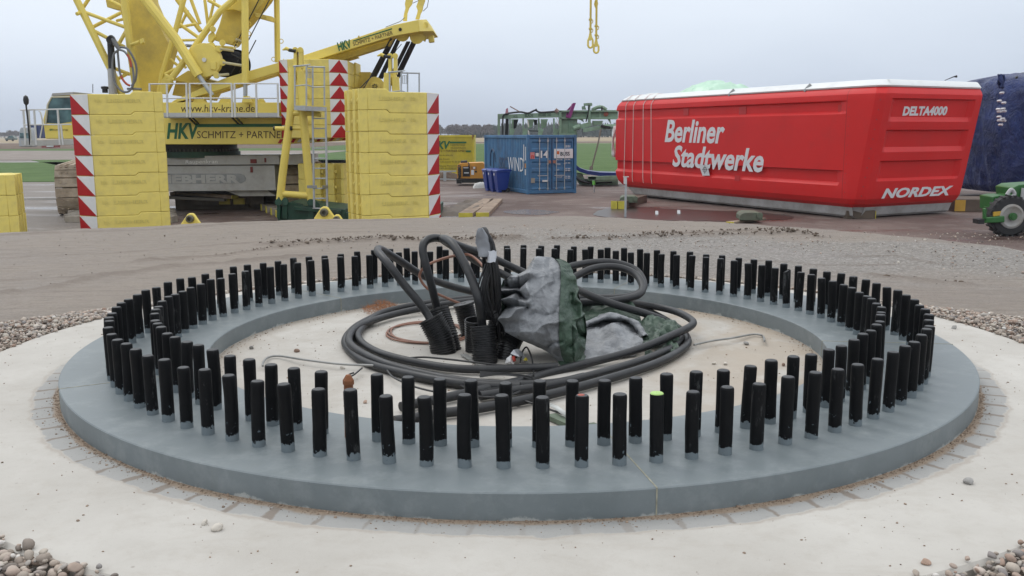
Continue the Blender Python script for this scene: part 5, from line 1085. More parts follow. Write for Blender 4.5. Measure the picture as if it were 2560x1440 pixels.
q = MB(); q.lathe(c+V((0, .02, 0)), [(.0, .0), (.10, .02), (R_*.40, .03), (R_*.50, .06), (R_*.60, .04), (R_*.62, -.02)], 28, axis=(0, -1, 0)); wpart(q, 'rim', P('grey rim', (.34, .34, .33), .5, var=.1, dirt=(.2, .16, .12), damt=.6), wh, smooth=40)
q = MB(); q.cyl(c+V((0, -.03, 0)), c+V((0, -.10, 0)), .10, n=12); q.cyl(c+V((0, -.08, 0)), c+V((0, -.13, 0)), .06, n=10); wpart(q, 'hub', TG, wh)
q = MB(); ext(q, [(2482, 492), (2500, 488), (2530, 488), (2536, 480), (2600, 480), (2600, 512), (2556, 510), (2544, 500), (2510, 498), (2500, 520), (2482, 526)], D+.3, .7); ext(q, [(2532, 470), (2548, 462), (2640, 456), (2660, 560), (2590, 560), (2560, 520), (2536, 500)], D+.25, .9); ext(q, [(2460, 522), (2466, 520), (2468, 556), (2460, 556)], D-.1, .1); ext(q, [(2460, 545), (2512, 540), (2512, 556), (2460, 558)], D-.1, .12); ext(q, [(2482, 520), (2500, 514), (2508, 545), (2490, 548)], D+.25, .5); wpart(q, 'body', TG, tr, bevel=.02)
q = MB(); ext(q, [(2446, 549), (2461, 547), (2461, 560), (2446, 560)], D-.15, .3); ext(q, [(2510, 520), (2530, 510), (2560, 560), (2620, 565), (2600, 575), (2540, 575)], D+.4, .5); wpart(q, 'chassis', BLACK, tr)
q = MB(); ext(q, [(2484, 530), (2502, 528), (2502, 538), (2484, 541)], D-.02, .1); wpart(q, 'lamp_block', P('amber', (.5, .3, .03), .5), tr)
q = MB(); q.tube(spline([atD(2517, 487, D+.2), atD(2528, 474, D+.2), atD(2536, 484, D+.2), atD(2530, 494, D+.2)]), .05, 7); q.tube([atD(2556, 500, D+.2), atD(2560, 470, D+.2)], .06, 8); wpart(q, 'hose', P('grey plastic', (.4, .4, .4), .5), tr)
c2 = atD(2690, 520, D+.2); q = MB(); q.lathe(c2+V((0, .2, 0)), [(.3, -.2), (.6, -.22), (.78, -.2), (.80, -.12), (.80, .12), (.78, .2), (.6, .22), (.3, .2)], 36, axis=(0, -1, 0)); q.cyl(c2+V((0, -.05, 0)), c2+V((0, .3, 0)), .32, n=20); wpart(q, 'rear_wheel', RUBBER, tr)

# ------------------------------------------------------------------ blue container
CB = P('container blue', (.050, .170, .335), .5, var=.10, vs=1.2, dirt=(.06, .10, .16), damt=.5, ds=1.1); CBD = P('container blue dark', (.014, .05, .12), .5); WPL = P('sign white', (.66, .67, .68), .5, var=.04)
ang = rad(20); C0 = atD(1318, 486, 41.2); C0.z = 0; ct = empty('shipping_container', (C0.x, C0.y, 0), ang, 'blue corrugated shipping container with closed double doors', 'shipping container')
LW, LL, LH = 2.40, 6.06, 2.62
m = MB()
for x in (0, LW-.12): m.box(x, x+.12, 0, .14, 0, LH); m.box(x, x+.12, LL-.14, LL, 0, LH)
for z0, z1 in ((.02, .18), (LH-.14, LH-.01)): m.box(.12, LW-.12, .01, .11, z0, z1); m.box(.01, .11, .14, LL-.14, z0, z1); m.box(LW-.11, LW-.01, .14, LL-.14, z0, z1); m.box(.12, LW-.12, LL-.11, LL-.01, z0, z1)
m.box(.1, LW-.1, .12, LL-.12, LH-.05, LH-.02); m.build('frame', CB, ct, smooth=0, bevel=.012)
m = MB(); n = 26; pts = []; pit = (LL-.30)/n
for k in range(n):
    y = .15 + k*pit; pts += [(.05, y), (.05, y+pit*.36), (.085, y+pit*.5), (.085, y+pit*.86)]
pts.append((.05, LL-.15))
m.grid([[V((x, y, z)) for x, y in pts] for z in (.18, LH-.14)]); m.grid([[V((LW-x, y, z)) for x, y in pts] for z in (LH-.14, .18)]); m.box(.15, LW-.15, LL-.06, LL-.04, .18, LH-.14); m.box(.15, LW-.15, .2, LL-.2, .1, .15); m.build('side_wall', CB, ct, smooth=0)
for k in range(2):
    x0 = .14 + k*(LW-.28)/2; x1 = x0 + (LW-.28)/2 - .02; m = MB(); zs = []
    for q in range(5):
        z = .24 + q*.44; zs += [(z, .055), (z+.05, .095), (z+.27, .095), (z+.33, .055)]
    P_ = [(.20, .055)] + zs + [(LH-.16, .055)]
    m.grid([[V((x0+.10, y, z)), V((x1-.06, y, z))] for z, y in P_]); m.box(x0, x0+.10, .045, .09, .19, LH-.15); m.box(x1-.06, x1, .045, .09, .19, LH-.15); dr = m.build('door', CB, ct, smooth=0)
    m = MB()
    for x in (x0+.46, x0+.86) if k == 0 else (x0+.22, x0+.62): m.cyl((x, .02, .16), (x, .02, LH-.12), .02, n=8); m.box(x-.035, x+.035, .0, .05, .20, .27); m.box(x-.035, x+.035, .0, .05, LH-.30, LH-.22); m.box(x-.035, x+.035, .0, .05, LH*.5, LH*.5+.05)
    m.build('lock_bar', GALV, dr, smooth=40)
    m = MB(); xx = x0+.46 if k == 0 else x0+.22; m.box(xx-.1, xx+.36, -.01, .015, .80, .835); m.build('handle', GALV, dr, smooth=0)
m = MB(); xm = LW/2; m.box(xm-.03, xm+.03, .025, .06, .2, LH-.16); m.build('door_gasket', CBD, ct, smooth=0)
m = MB(); m.box(xm-.16, xm-.06, .0, .05, 1.36, 1.50); m.box(xm+.05, xm+.18, .0, .05, 1.36, 1.50); m.build('lock_box', P('copper lock', (.30, .15, .11), .5), ct, smooth=0)
m = MB(); m.box(1.30, 2.22, .012, .035, 1.58, 2.00); sg = m.build('sign_plate', WPL, ct, smooth=0)
def cw_(s, x0, x1, z, cap, mat, y=.030, bold=.02, **k):
    M_ = Matrix.Translation((C0.x, C0.y, 0)) @ Matrix.Rotation(ang, 4, 'Z'); return write(s, M_ @ V((x0, y, z)), M_ @ V((x1, y, z)), cap, mat, ct, bold=bold, **k)
cw_('BUSS', 1.60, 2.06, 1.70, .165, P('sign ink', (.02, .03, .05), .5), y=.010); m = MB(); m.box(1.43, 1.55, .006, .011, 1.76, 1.90); m.build('sign_mark', P('sign orange', (.55, .13, .03), .5), ct, smooth=0)
cw_('14', .66, 1.02, 1.62, .30, WPL, y=.04, bold=.035); m = MB(); m.box(.42, .56, .03, .05, 1.68, 1.83); m.build('white_patch', WPL, ct, smooth=0)
m = MB(); m.box(.16, .37, .03, .05, 1.57, 1.86); m.build('warning_label', P('pink label', (.55, .22, .22), .5), ct, smooth=0); cw_('n', .20, .33, 1.60, .19, P('label red', (.5, .05, .04), .5), y=.026, bold=.03)
cw_('BUSU 0014', 1.82, 2.10, 2.06, .10, WPL, y=.04)
for z in (1.50, 1.34, 1.08, 1.00, .74, .66): cw_('20 480', 1.86, 2.10, z, .05, WPL, y=.045)
for z, s in ((1.50, 'MAX GR'), (1.30, 'TARE'), (1.04, 'NET'), (.72, 'CU.CAP')): cw_(s, 1.42, 1.42+.05*len(s), z, .05, WPL, y=.045)
m = MB(); m.box(.75, 1.02, .03, .05, .54, .62); m.build('label_strip', WPL, ct, smooth=0); m = MB(); m.box(.20, .38, .03, .05, .50, .72); m.build('data_plate', P('data plate', (.28, .26, .22), .5), ct, smooth=0)
M_ = Matrix.Translation((C0.x, C0.y, 0)) @ Matrix.Rotation(ang, 4, 'Z')
def cside(s, y0, y1, z, cap, mat, **k): return write(s, M_ @ V((.04, y0, z)), M_ @ V((.04, y1, z)), cap, mat, ct, off=.008, **k)
cside('SSC', 3.9, 2.75, 1.02, .55, CBD, bold=.02); cside('WIND', 2.62, .55, .98, .64, WPL, bold=-.004)
m = MB()
for pts_ in ([(5.2, 1.1), (5.2, 1.7), (4.9, 1.95), (4.6, 1.8), (4.45, 1.3)], [(5.2, 1.0), (4.9, .85), (4.6, 1.0)], [(4.72, 1.0), (4.72, 1.75)]): m.tube([V((.042, y, z)) for y, z in pts_], .03, 4)
m.build('round_emblem', CBD, ct, smooth=0)
m = MB(); m.box(.03, .05, .50, .56, 1.45, 2.2); m.box(.03, .05, .28, .34, 1.5, 2.1); m.box(.03, .05, .28, .38, .84, 1.1); m.build('side_mark', WPL, ct, smooth=0); m = MB(); m.box(.03, .05, .28, .40, 1.16, 1.36); m.build('orange_mark', P('mark orange', (.5, .25, .08), .5), ct, smooth=0)
# wheelie bins
BB = P('bin blue', (.008, .035, .24), .4, var=.1, vs=3)
def make_bin():
    r = empty('wheelie_bin'); q = MB(); q.add([(-.20, -.24, .10), (.20, -.24, .10), (.20, .22, .10), (-.20, .22, .10), (-.28, -.34, .96), (.28, -.34, .96), (.28, .34, .96), (-.28, .34, .96)], [(0, 3, 2, 1), (4, 5, 6, 7), (0, 1, 5, 4), (1, 2, 6, 5), (2, 3, 7, 6), (3, 0, 4, 7)]); q.box(-.18, .18, -.22, -.05, 0, .10); q.box(-.30, .30, -.36, .36, .93, .98); q.build('body', BB, r, smooth=0, bevel=.02)
    q = MB(); q.prism([(-.31, -.38, .985), (.31, -.38, .985), (.31, -.1, 1.05), (.31, .38, 1.06), (-.31, .38, 1.06), (-.31, -.1, 1.05)][:0] or [(-.31, -.38, .985), (-.31, .40, .985), (-.31, .40, 1.05), (-.31, .1, 1.065), (-.31, -.30, 1.03)], (.62, 0, 0)); q.build('lid', BB, r, smooth=0, bevel=.02)
    q = MB(); q.cyl((-.25, .24, .10), (-.19, .24, .10), .10, n=16); q.build('wheel', RUBBER, r); q = MB(); q.cyl((.19, .24, .10), (.25, .24, .10), .10, n=16); q.build('wheel', RUBBER, r); q = MB(); q.box(-.05, .05, -.372, -.362, .78, .88); q.build('sticker', WPL, r, smooth=0); return r
b0 = make_bin()
for i, (px, D, l) in enumerate(((1254, 42.8, 'blue wheelie bin, nearest to the container doors in the row of three'), (1240, 43.43, 'blue wheelie bin, middle one of the row of three'), (1227, 44.06, 'blue wheelie bin, hindmost of the row of three'))):
    o = b0 if i == 0 else copy_tree(b0); o.location = (atD(px, 478, D).x, D, 0); o.rotation_euler = (0, 0, rad(-70)); tag(o, l, 'wheelie bin', 'blue bins beside the container')
# yellow container with printed side
YC = P('yellow container paint', (.56, .46, .035), .5, var=.08, vs=.7, dirt=(.3, .25, .08), damt=.4); D = 57.0; x0, x1 = atD(1020, 400, D).x, atD(1186, 400, D).x; yc = empty('yellow_container', (x0, D, 0), 0, 'yellow container with green lettering standing between the slab stack and the generator', 'container')
m = MB(); zt, zb = atD(1100, 338, D).z, .0; m.box(0, x1-x0, .05, 2.4, .3, zt-.05); m.box(-.02, x1-x0+.02, 0, 2.44, zt-.12, zt); 
for k in range(34): xx = .1 + k*(x1-x0-.2)/33; m.box(xx-.03, xx+.03, .02, .06, .35, zt-.12)
m.box(x1-x0-.12, x1-x0, 0, .1, .2, zt); m.box(0, x1-x0, 0, .1, .2, .36); m.build('box', YC, yc, smooth=0)
write('HKV', A(1078, 371.5, D), A(1126, 371.5, D), 18*D/FPX, GREENP, yc, shear=.25, bold=.04); m = MB(); ext(m, [(1126, 354), (1166, 354), (1166, 358), (1123, 358)], D-.012, .004); ext(m, [(1165, 376), (1177, 376), (1177, 380), (1165, 380)], D-.012, .004); wpart(m, 'green_bar', GREENP, yc, smooth=0)
for s, xa, xb, y, c_ in (('HEBETECHNIK', 1127, 1164, 365, 4.5), ('KRANVERLEIH', 1127, 1164, 372, 4.5), ('SCHMITZ + PARTNER GMBH', 1078, 1164, 379.5, 5), ('www.hkv-krane.de', 1080, 1132, 390, 4.5), ('Zentrale Koeln', 1082, 1124, 399.5, 4.5), ('+49 (0)221 97 04 89-0', 1100, 1156, 407, 4.5), ('Niederlassung Werneuchen', 1084, 1145, 416.5, 4.5), ('+49 (0)33398 87', 1100, 1142, 423, 4.5)): write(s, A(xa, y, D), A(xb, y, D), c_*D/FPX, P('olive letters', (.16, .13, .02), .6) if 'SCHMITZ' not in s else BROWNT, yc)
m = MB(); ext(m, [(1180, 338), (1183, 338), (1183, 349), (1181, 349)], D-.02, .02); wpart(m, 'rust_streak', P('rust streak', (.28, .12, .04), .7), yc, smooth=0)
# trestle in front and dirt
D = 53; r = empty('steel_trestle', (atD(1112, 450, D).x, D, 0), 0, 'low rusty steel trestle in front of the yellow container', 'trestle'); q = MB(); q.beam(A(1092, 429, D), A(1140, 428, D), .08, .08); q.beam(A(1092, 447, D), A(1140, 449, D), .07, .07); wpart(q, 'rail', GALV, r); q = MB(); q.beam(A(1112, 428, D), A(1112, 452, D), .16, .1); wpart(q, 'leg', GALV, r)
c = gz(1118, 447); lump('soil_heap', c.x, 54.5, 0, 3.4, 1.6, .55, 0, PLOW, [(0, 0), (.2, .6), (.45, 1), (.7, .6), (1, 0)], 4, .2); tag(bpy.data.objects['soil_heap'], 'dark soil heap under the edge of the yellow container', 'soil heap')
# generator
OR = P('generator orange', (.60, .27, .035), .45, var=.06, vs=2, dirt=(.3, .16, .05), damt=.4); D = 48.5; ge = empty('generator', (atD(1178, 458, D).x, D, 0), 0, 'orange diesel generator with black control panel on a black skid', 'generator')
def pb(m, x0, y0, x1, y1, D0, th): ext(m, [(x0, y0), (x1, y0), (x1, y1), (x0, y1)], D0, th)
m = MB(); ext(m, [(1143, 447), (1143, 414), (1149, 408), (1206, 406), (1212, 410), (1212, 447)], D, 1.3); wpart(m, 'housing', OR, ge, bevel=.02)
m = MB(); pb(m, 1142, 446, 1212, 457, D-.05, 1.4); pb(m, 1141, 449, 1154, 459, D-.3, .6); wpart(m, 'skid', BLACK, ge, bevel=.01)
m = MB(); pb(m, 1157, 416, 1175, 441, D-.03, .03); pn = wpart(m, 'control_panel', BLACK, ge)
m = MB(); pb(m, 1160, 431, 1172, 433.5, D-.04, .01); pb(m, 1158.5, 418.5, 1171, 420.5, D-.04, .01); wpart(m, 'panel_label', WPL, pn); m = MB(); pb(m, 1177, 416, 1192, 424, D-.02, .02); wpart(m, 'panel_recess', P('dim orange', (.32, .14, .03), .5), ge); m = MB(); pb(m, 1178, 425, 1185, 437, D-.03, .03); pb(m, 1183, 417, 1188, 422, D-.03, .03); wpart(m, 'label', WPL, ge); m = MB(); pb(m, 1187, 427, 1192, 431, D-.03, .03); wpart(m, 'vent', BLACK, ge)
m = MB(); m.cyl(A(1152, 406, D+.2), A(1168, 405, D+.2), .09, n=12); m.tube(spline([A(1170, 406, D), A(1173, 412, D-.1), A(1170, 418, D-.1)]), .03, 5); wpart(m, 'exhaust', BLACK, ge)
m = MB()
for k in range(6): y0 = 414+k*4.5; m.tube(spline([A(1145, y0, D-.05), A(1150, y0+1, D-.15), A(1151, y0+6, D-.15), A(1146, y0+8, D-.1), A(1153, y0+11, D-.1)], 5), .028, 5)
wpart(m, 'cable', BLACK, ge)
c = gz(1207, 470); lump('sandbag', c.x, c.y, 0, 1.0, .5, .30, .1, P('sandbag white', (.58, .57, .55), .8, var=.08, vs=4, bump=.3), [(0, .2), (.1, .8), (.5, 1), (.9, .9), (1, .2)], 5, .08); tag(bpy.data.objects['sandbag'], 'white sandbag on the ground at the container corner beside the bins', 'sandbag')

# ------------------------------------------------------------------ green transport frame
FG = P('frame green', (.215, .33, .23), .5, var=.10, vs=1.5, dirt=(.13, .15, .10), damt=.5, ds=1.3); FGD = P('frame green dark', (.05, .085, .055), .6); D = 50.
gf = empty('transport_gantry', (atD(1400, 400, D).x, D, 0), 0, 'large pale green steel transport frame rising behind the blue container', 'transport frame')
m = MB(); ext(m, [(1250, 287), (1398, 280), (1398, 293), (1250, 297)], D, .5); wpart(m, 'top_beam', FG, gf, bevel=.01); m = MB(); ext(m, [(1398, 276), (1545, 275), (1545, 280), (1398, 280)], D-.1, .7); ext(m, [(1440, 280), (1545, 280), (1545, 294), (1440, 295)], D+.1, .12); ext(m, [(1400, 293), (1545, 294), (1545, 298), (1400, 297.5)], D-.1, .7); wpart(m, 'top_beam', FG, gf, bevel=.01); m = MB(); ext(m, [(1250, 287), (1398, 280), (1398, 293), (1250, 297)], D+2.6, .4); wpart(m, 'top_beam', FG, gf, bevel=.01)
write('ACE', A(1283, 294, D), A(1294, 293.6, D), 5*D/FPX, FGD, gf, bold=.03); write('BLADE', A(1312, 292.6, D), A(1333, 291.6, D), 7*D/FPX, FGD, gf, bold=.03); write('FRAME 300', A(1346, 291.5, D), A(1378, 289.8, D), 7*D/FPX, FGD, gf, bold=.03)
m = MB(); ext(m, [(1244, 285), (1263, 284), (1263, 296), (1250, 297), (1250, 345), (1244, 345)], D-.1, .6); ext(m, [(1398, 276), (1404, 276), (1404, 345), (1398, 345)], D-.1, .7); ext(m, [(1404, 297), (1444, 297), (1442, 312), (1442, 337), (1404, 338)], D+.1, .14); ext(m, [(1422, 298), (1424, 298), (1424, 338), (1422, 338)], D, .2); ext(m, [(1404, 280), (1440, 279), (1440, 295), (1404, 294)], D+.1, .14); ext(m, [(1404, 333), (1443, 334), (1443, 345), (1404, 345)], D-.05, .5); ext(m, [(1244, 340), (1262, 340), (1262, 480), (1244, 480)], D, .5); ext(m, [(1404, 340), (1442, 340), (1442, 480), (1404, 480)], D, .5); wpart(m, 'post', FG, gf, bevel=.008)
m = MB()
for x in (1273, 1306, 1345, 1383): ext(m, [(x, 296), (x+4, 296), (x+4, 320), (x+14, 324), (x+12, 332), (x+8, 345), (x-1, 345), (x+1, 330), (x, 320)], D+.1, .3)
for x in (1278, 1318, 1352): ext(m, [(x, 298), (x+18, 298), (x+12, 318), (x+2, 322)], D+1.6, .5)
wpart(m, 'bracket', FG, gf, bevel=.006)
m = MB(); ext(m, [(1264, 297), (1272, 297), (1270, 345), (1262, 345)], D+.3, .3); ext(m, [(1284, 299), (1296, 299), (1290, 320), (1284, 322)], D+1.0, .3); ext(m, [(1334, 299), (1344, 299), (1342, 312), (1336, 314)], D+.8, .3); m.tube(spline([A(1272, 284, D-.15), A(1259, 288, D-.15), A(1257, 305, D-.15), A(1257, 345, D-.15)]), .05, 6); m.beam(A(1320, 327, D+.4), A(1346, 328, D+.4), .06, .06)
m.tube(spline([A(1265, 284, D), A(1300, 280, D), A(1320, 283, D), A(1338, 276, D), A(1352, 281, D), A(1396, 278, D)], 5), .05, 5); m.tube([A(1328, 281, D), A(1342, 273, D)], .05, 6); wpart(m, 'hose', BLACK, gf)
m = MB(); m.beam(A(1432, 322, D-.3), A(1478, 309, D-.3), .22, .14, up=(0, 1, 0)); m.beam(A(1458, 326, D-.4), A(1512, 317, D-.4), .20, .3, up=(0, 1, 0)); m.tube([A(1434, 322, D-.35), A(1450, 316, D-.35)], .14, 8); m.tube([A(1510, 317, D-.4), A(1548, 316, D-.4)], .13, 8)
ext(m, [(1482, 302), (1508, 302), (1504, 312), (1484, 314)], D, .4); ext(m, [(1460, 258), (1480, 257), (1481, 264), (1476, 266), (1477, 305), (1471, 305), (1471, 264), (1461, 264)], D-.2, .4); ext(m, [(1455, 266), (1462, 264), (1466, 274), (1456, 274)], D-.1, .3); m.tube(spline([A(1480, 276, D), A(1492, 269, D), A(1505, 268, D), A(1516, 275, D)]), .10, 7); ext(m, [(1498, 277), (1502, 277), (1502, 295), (1498, 295)], D, .2); ext(m, [(1444, 298), (1458, 298), (1460, 306), (1452, 300)], D, .2); ext(m, [(1520, 298), (1526, 298), (1528, 310), (1522, 302)], D, .2); wpart(m, 'clamp_arm', FG, gf, bevel=.006)
m = MB(); m.tube([A(1473, 262, D-.35), A(1470, 285, D-.4), A(1465, 304, D-.3)], .035, 5); m.cyl(A(1503, 271, D-.3), A(1506, 271, D-.3), .12, n=10); m.beam(A(1502, 315, D-.6), A(1526, 319, D-.6), .12, .12); wpart(m, 'hydraulic_line', BLACK, gf)
m = MB(); m.cyl(A(1515, 285, D+.0), A(1515, 285, D+.12), .13, n=14); wpart(m, 'red_plug', P('dull red plug', (.28, .08, .05), .6), gf)
m = MB()
for x0, x1, y0, y1 in ((1319, 1322, 300, 318), (1321, 1324, 326, 345), (1391, 1398, 293, 314)): m.beam(A(x0, y0, D-.1), A(x1, y1, D-.1), .05, .03)
wpart(m, 'ratchet_strap', P('pale strap', (.62, .58, .52), .7), gf)
PUR = P('purple sling', (.20, .025, .14), .6, var=.2, vs=4)
m = MB(); m.prism([A(1418, 294, D-.25), A(1432, 258, D-.25), A(1440, 257, D-.25), A(1427, 295, D-.25)], (0, .9, 0)); m.tube([A(1417, 293, D-.2), A(1419, 276, D+.3), A(1436, 258, D+.2)], .05, 6); o = m.build('lifting_sling', PUR, None, smooth=0); tag(o, 'purple lifting sling hung over the right part of the green frame', 'sling')
m = MB(); m.prism([A(1263, 284, D-.1), A(1265, 272, D-.1), A(1270, 270, D-.1), A(1271, 284, D-.1)], (0, .4, 0)); o = m.build('lifting_sling', P('pink sling', (.42, .20, .24), .7), None, smooth=0); tag(o, 'faded pink sling on the left end of the green frame', 'sling')
m = MB(); m.tube([A(1275, 266, D), A(1302, 281, D)], .03, 5); m.tube([A(1388, 274, D), A(1395, 280, D)], .12, 6); o = wpart(m, 'loose_strap', P('brown strap', (.25, .17, .14), .7), gf)
# blade root end with its blue cover lying behind
D = 47.5; bl = empty('blade_cradle', (atD(1490, 440, D).x, D, 0), 0, 'low green blade cradle with a curved blue sheet on it right of the container', 'cradle'); m = MB(); top = [(1438, 410), (1450, 420), (1470, 427), (1500, 431), (1530, 432), (1560, 432)]; bot = [(1438, 421), (1450, 430), (1470, 436), (1500, 440), (1530, 441), (1560, 441)]
m.prism([A(x, y, D) for x, y in top] + [A(x, y, D) for x, y in bot[::-1]], (0, 1.6, .0)); wpart(m, 'blue_sheet', P('blue sheet', (.010, .03, .16), .4, var=.2), bl)
m = MB(); ext(m, [(1440, 432), (1456, 434), (1462, 450), (1446, 452)], D+.3, .5); m.beam(A(1470, 446, D-.4), A(1545, 444, D-.4), .2, .2); m.beam(A(1490, 452, D-.4), A(1545, 450, D-.4), .12, .12); ext(m, [(1470, 442), (1490, 441), (1490, 449), (1472, 450)], D-.5, .4); ext(m, [(1500, 436), (1512, 436), (1512, 450), (1500, 450)], D+.1, .4); ext(m, [(1438, 446), (1545, 452), (1545, 462), (1450, 462)], D+.8, .4); wpart(m, 'base', FG, bl, bevel=.006)
m = MB(); m.tube(spline([A(1438, 440, D-.2), A(1452, 451, D-.3), A(1480, 458, D-.3), A(1500, 455, D-.3), A(1530, 454, D-.3)]), .07, 6); wpart(m, 'dark_hose', BLACK, bl)
m = MB(); m.tube([A(1502, 322, D), A(1496, 355, D), A(1478, 424, D)], .045, 6); m.tube([A(1479, 416, D), A(1477, 425, D)], .10, 6); o = wpart(m, 'hanging_strap', P('brown webbing', (.20, .17, .14), .8), bl)
D = 40; m = MB(); m.tube([A(1484, 452, D), A(1486, 481, D)], .035, 6); o = m.build('marker_post', GALV, None); tag(o, 'thin post with a green band standing between container and nacelle', 'post'); q = MB(); q.tube([A(1484, 452, D), A(1484.6, 462, D)], .07, 6); q.build('green_band', P('bright green band', (.14, .45, .08), .6), o)

# ------------------------------------------------------------------ timber on the ground
a0, a1 = gz(1164, 543), gz(1222, 505); timber('plank', a0, a1, .46, .14, 'left of the two wide yellow-ended planks lying by the middle slab stack', 'plank', 'planks by the middle slab stack')
a0, a1 = gz(1206, 542), gz(1243, 505); timber('plank', a0, a1, .43, .14, 'right of the two wide yellow-ended planks lying by the middle slab stack', 'plank', 'planks by the middle slab stack')
c = gz(1112, 530); m = MB(); G = []
for i in range(15): G.append([V((gz(1080+j*9, 540).x, 30.3+i*.48, 0)) + V((i*.06, 0, .0 if j in (0, 11) or i in (0, 14) else .10 + .10*mnoise.noise(V((i*.5, j*.6, 2))) + .08*mnoise.noise(V((i*1.9, j*1.7, 9))))) for j in range(12)])
m.grid(G); tag(m.build('mud_heap', DKW, None, smooth=60), 'flat brown mud heap left of the two yellow-ended planks', 'mud heap')
for k in range(6):
    p0 = gz(702 - k*12.5, 548 - k*5.6); d_ = V((1, .35, 0)).normalized(); timber('crane_mat', p0, p0 + d_*3.4, .42, .22, f'thick mat timber beside the green foot of the ladder frame, {ORD[k+1]} from the front', 'mat timber', 'crane mat timbers by the ladder frame', mat=WOODG)
for k in range(5):
    p0 = gz(440 - k*1.5, 556 - k*5); timber('crane_mat', p0, p0 + V((-3.5, .3, 0)), .42, .2, f'grey mat timber peeking out right of the left slab stack, {ORD[k+1]} from the front', 'mat timber', 'crane mat timbers by the left slab stack', mat=WOODG, ends=False)
p0 = A(592, 487, 33); q0 = A(430, 484, 33.8)
for k, l in enumerate(('front board of the pair jutting out under the grey crane base', 'rear board of the pair jutting out under the grey crane base')):
    timber('board', p0 + V((0, k*.42-.2, -.12)), q0 + V((0, k*.42, -.06)), .36, .13, l, 'board', 'boards under the crane base')
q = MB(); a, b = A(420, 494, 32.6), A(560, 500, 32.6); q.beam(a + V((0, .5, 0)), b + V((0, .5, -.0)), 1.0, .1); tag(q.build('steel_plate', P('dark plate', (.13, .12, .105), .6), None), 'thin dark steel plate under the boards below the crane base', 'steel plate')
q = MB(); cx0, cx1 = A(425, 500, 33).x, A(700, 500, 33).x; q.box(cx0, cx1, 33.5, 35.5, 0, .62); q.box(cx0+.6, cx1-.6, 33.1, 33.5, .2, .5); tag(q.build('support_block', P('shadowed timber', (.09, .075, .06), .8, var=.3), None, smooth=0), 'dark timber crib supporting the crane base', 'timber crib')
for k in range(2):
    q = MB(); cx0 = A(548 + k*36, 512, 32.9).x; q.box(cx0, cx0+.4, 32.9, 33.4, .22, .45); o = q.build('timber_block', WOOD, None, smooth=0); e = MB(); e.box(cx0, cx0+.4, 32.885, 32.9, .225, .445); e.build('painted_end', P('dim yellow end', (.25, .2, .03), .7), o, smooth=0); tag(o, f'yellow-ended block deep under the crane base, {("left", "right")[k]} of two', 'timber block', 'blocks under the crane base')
D = 38; m = MB(); m.beam(gz(55, 500)+V((0, 0, .04)), gz(165, 499)+V((0, 0, .04)), .08, .08); tag(m.build('long_bar', P('pale bar', (.42, .40, .37), .6), None), 'thin pale bar lying on the pad left of the crawler', 'bar')

# ------------------------------------------------------------------ far away
LG = P('lorry grey', (.36, .38, .39), .4, var=.06); D = 190.; lo = empty('lorry', (atD(62, 366, D).x, D, 0), 0, 'pale lorry with blue covered load far away beyond the crane cab', 'lorry')
m = MB(); ext(m, [(47, 366), (46, 346), (49, 324), (52, 319), (74, 319), (78, 330), (78, 366)], D, 2.2); wpart(m, 'cab', LG, lo, bevel=.1)
m = MB(); ext(m, [(49, 345), (49.5, 332), (75, 333), (76, 346)], D-.1, .1); wpart(m, 'windscreen', CABGLASS, lo); m = MB(); ext(m, [(68, 318), (78, 313), (96, 313), (97, 344), (84, 346), (78, 330)], D+3, 6); wpart(m, 'covered_load', P('lorry blue', (.012, .03, .13), .5), lo); m = MB(); ext(m, [(52, 362), (78, 362), (80, 367), (54, 367)], D+.2, 2); wpart(m, 'bumper', BLACK, lo)
m = MB(); ext(m, [(104, 362), (138, 362), (138, 369), (104, 369)], D-10, 2); o = m.build('trailer', P('trailer red', (.20, .03, .025), .6, var=.4, vs=.6), None, smooth=0); tag(o, 'low red and white trailer on the road beyond the crane cab', 'trailer'); m = MB(); ext(m, [(116, 363.5), (132, 363.5), (132, 367), (116, 367)], D-10.3, .3); m.build('white_tail', WPL, o, smooth=0)
D = 300.; vn = empty('car', (atD(25, 352, D).x, D, 0), 0, 'small pale green car far away at the left edge', 'car'); CGm = P('car green', (.14, .17, .15), .4)
m = MB(); ext(m, [(12, 350), (12, 345.5), (18, 344), (22, 339), (31, 339), (35, 344), (37, 346), (37, 350)], D, 1.8); wpart(m, 'body', CGm, vn, bevel=.1); m = MB(); ext(m, [(19.5, 344), (22.6, 340), (30.6, 340), (33.5, 344)], D-.06, .1); wpart(m, 'window', CABGLASS, vn)
for x in (17, 32): m = MB(); m.cyl(A(x, 350.5, D-.1), A(x, 350.5, D+.2), .34, n=12); wpart(m, 'wheel', RUBBER, vn)
# wooded horizon
def m_wood(a, b):
    t = NT('wood'); c = t.pos(); k = t.mix(t.ramp(t.noise(c, .12, 6, .65), [(.35, 0.), (.65, 1.)]), a, b); return t.done(k, .95, 0, t.bump(t.noise(c, .6, 6, .7), 1., 1.), .05)
CONI = m_wood((.040, .055, .045), (.07, .085, .068)); BARE = m_wood((.11, .093, .086), (.16, .14, .13))
rg = random.Random(5)
def conifer(m, x, y, h, r):
    n = 7; z = h*.08; k = 6
    m.cyl((x, y, 0), (x, y, h*.5), h*.022, n=5)
    for i in range(k):
        f = i/k; rr = r*(1-f)**.8*(.85+.3*rg.random()); z0 = h*(.12+.86*f); z1 = z0 + h*.26*(1-.4*f); vs = [V((x+rr*(1+.3*rg.uniform(-1, 1))*math.cos(6.283*j/n+i), y+rr*math.sin(6.283*j/n+i), z0-h*.03*rg.random())) for j in range(n)] + [V((x, y, min(z1, h*1.02)))]
        m.add(vs, [(j, (j+1) % n, n) for j in range(n)])
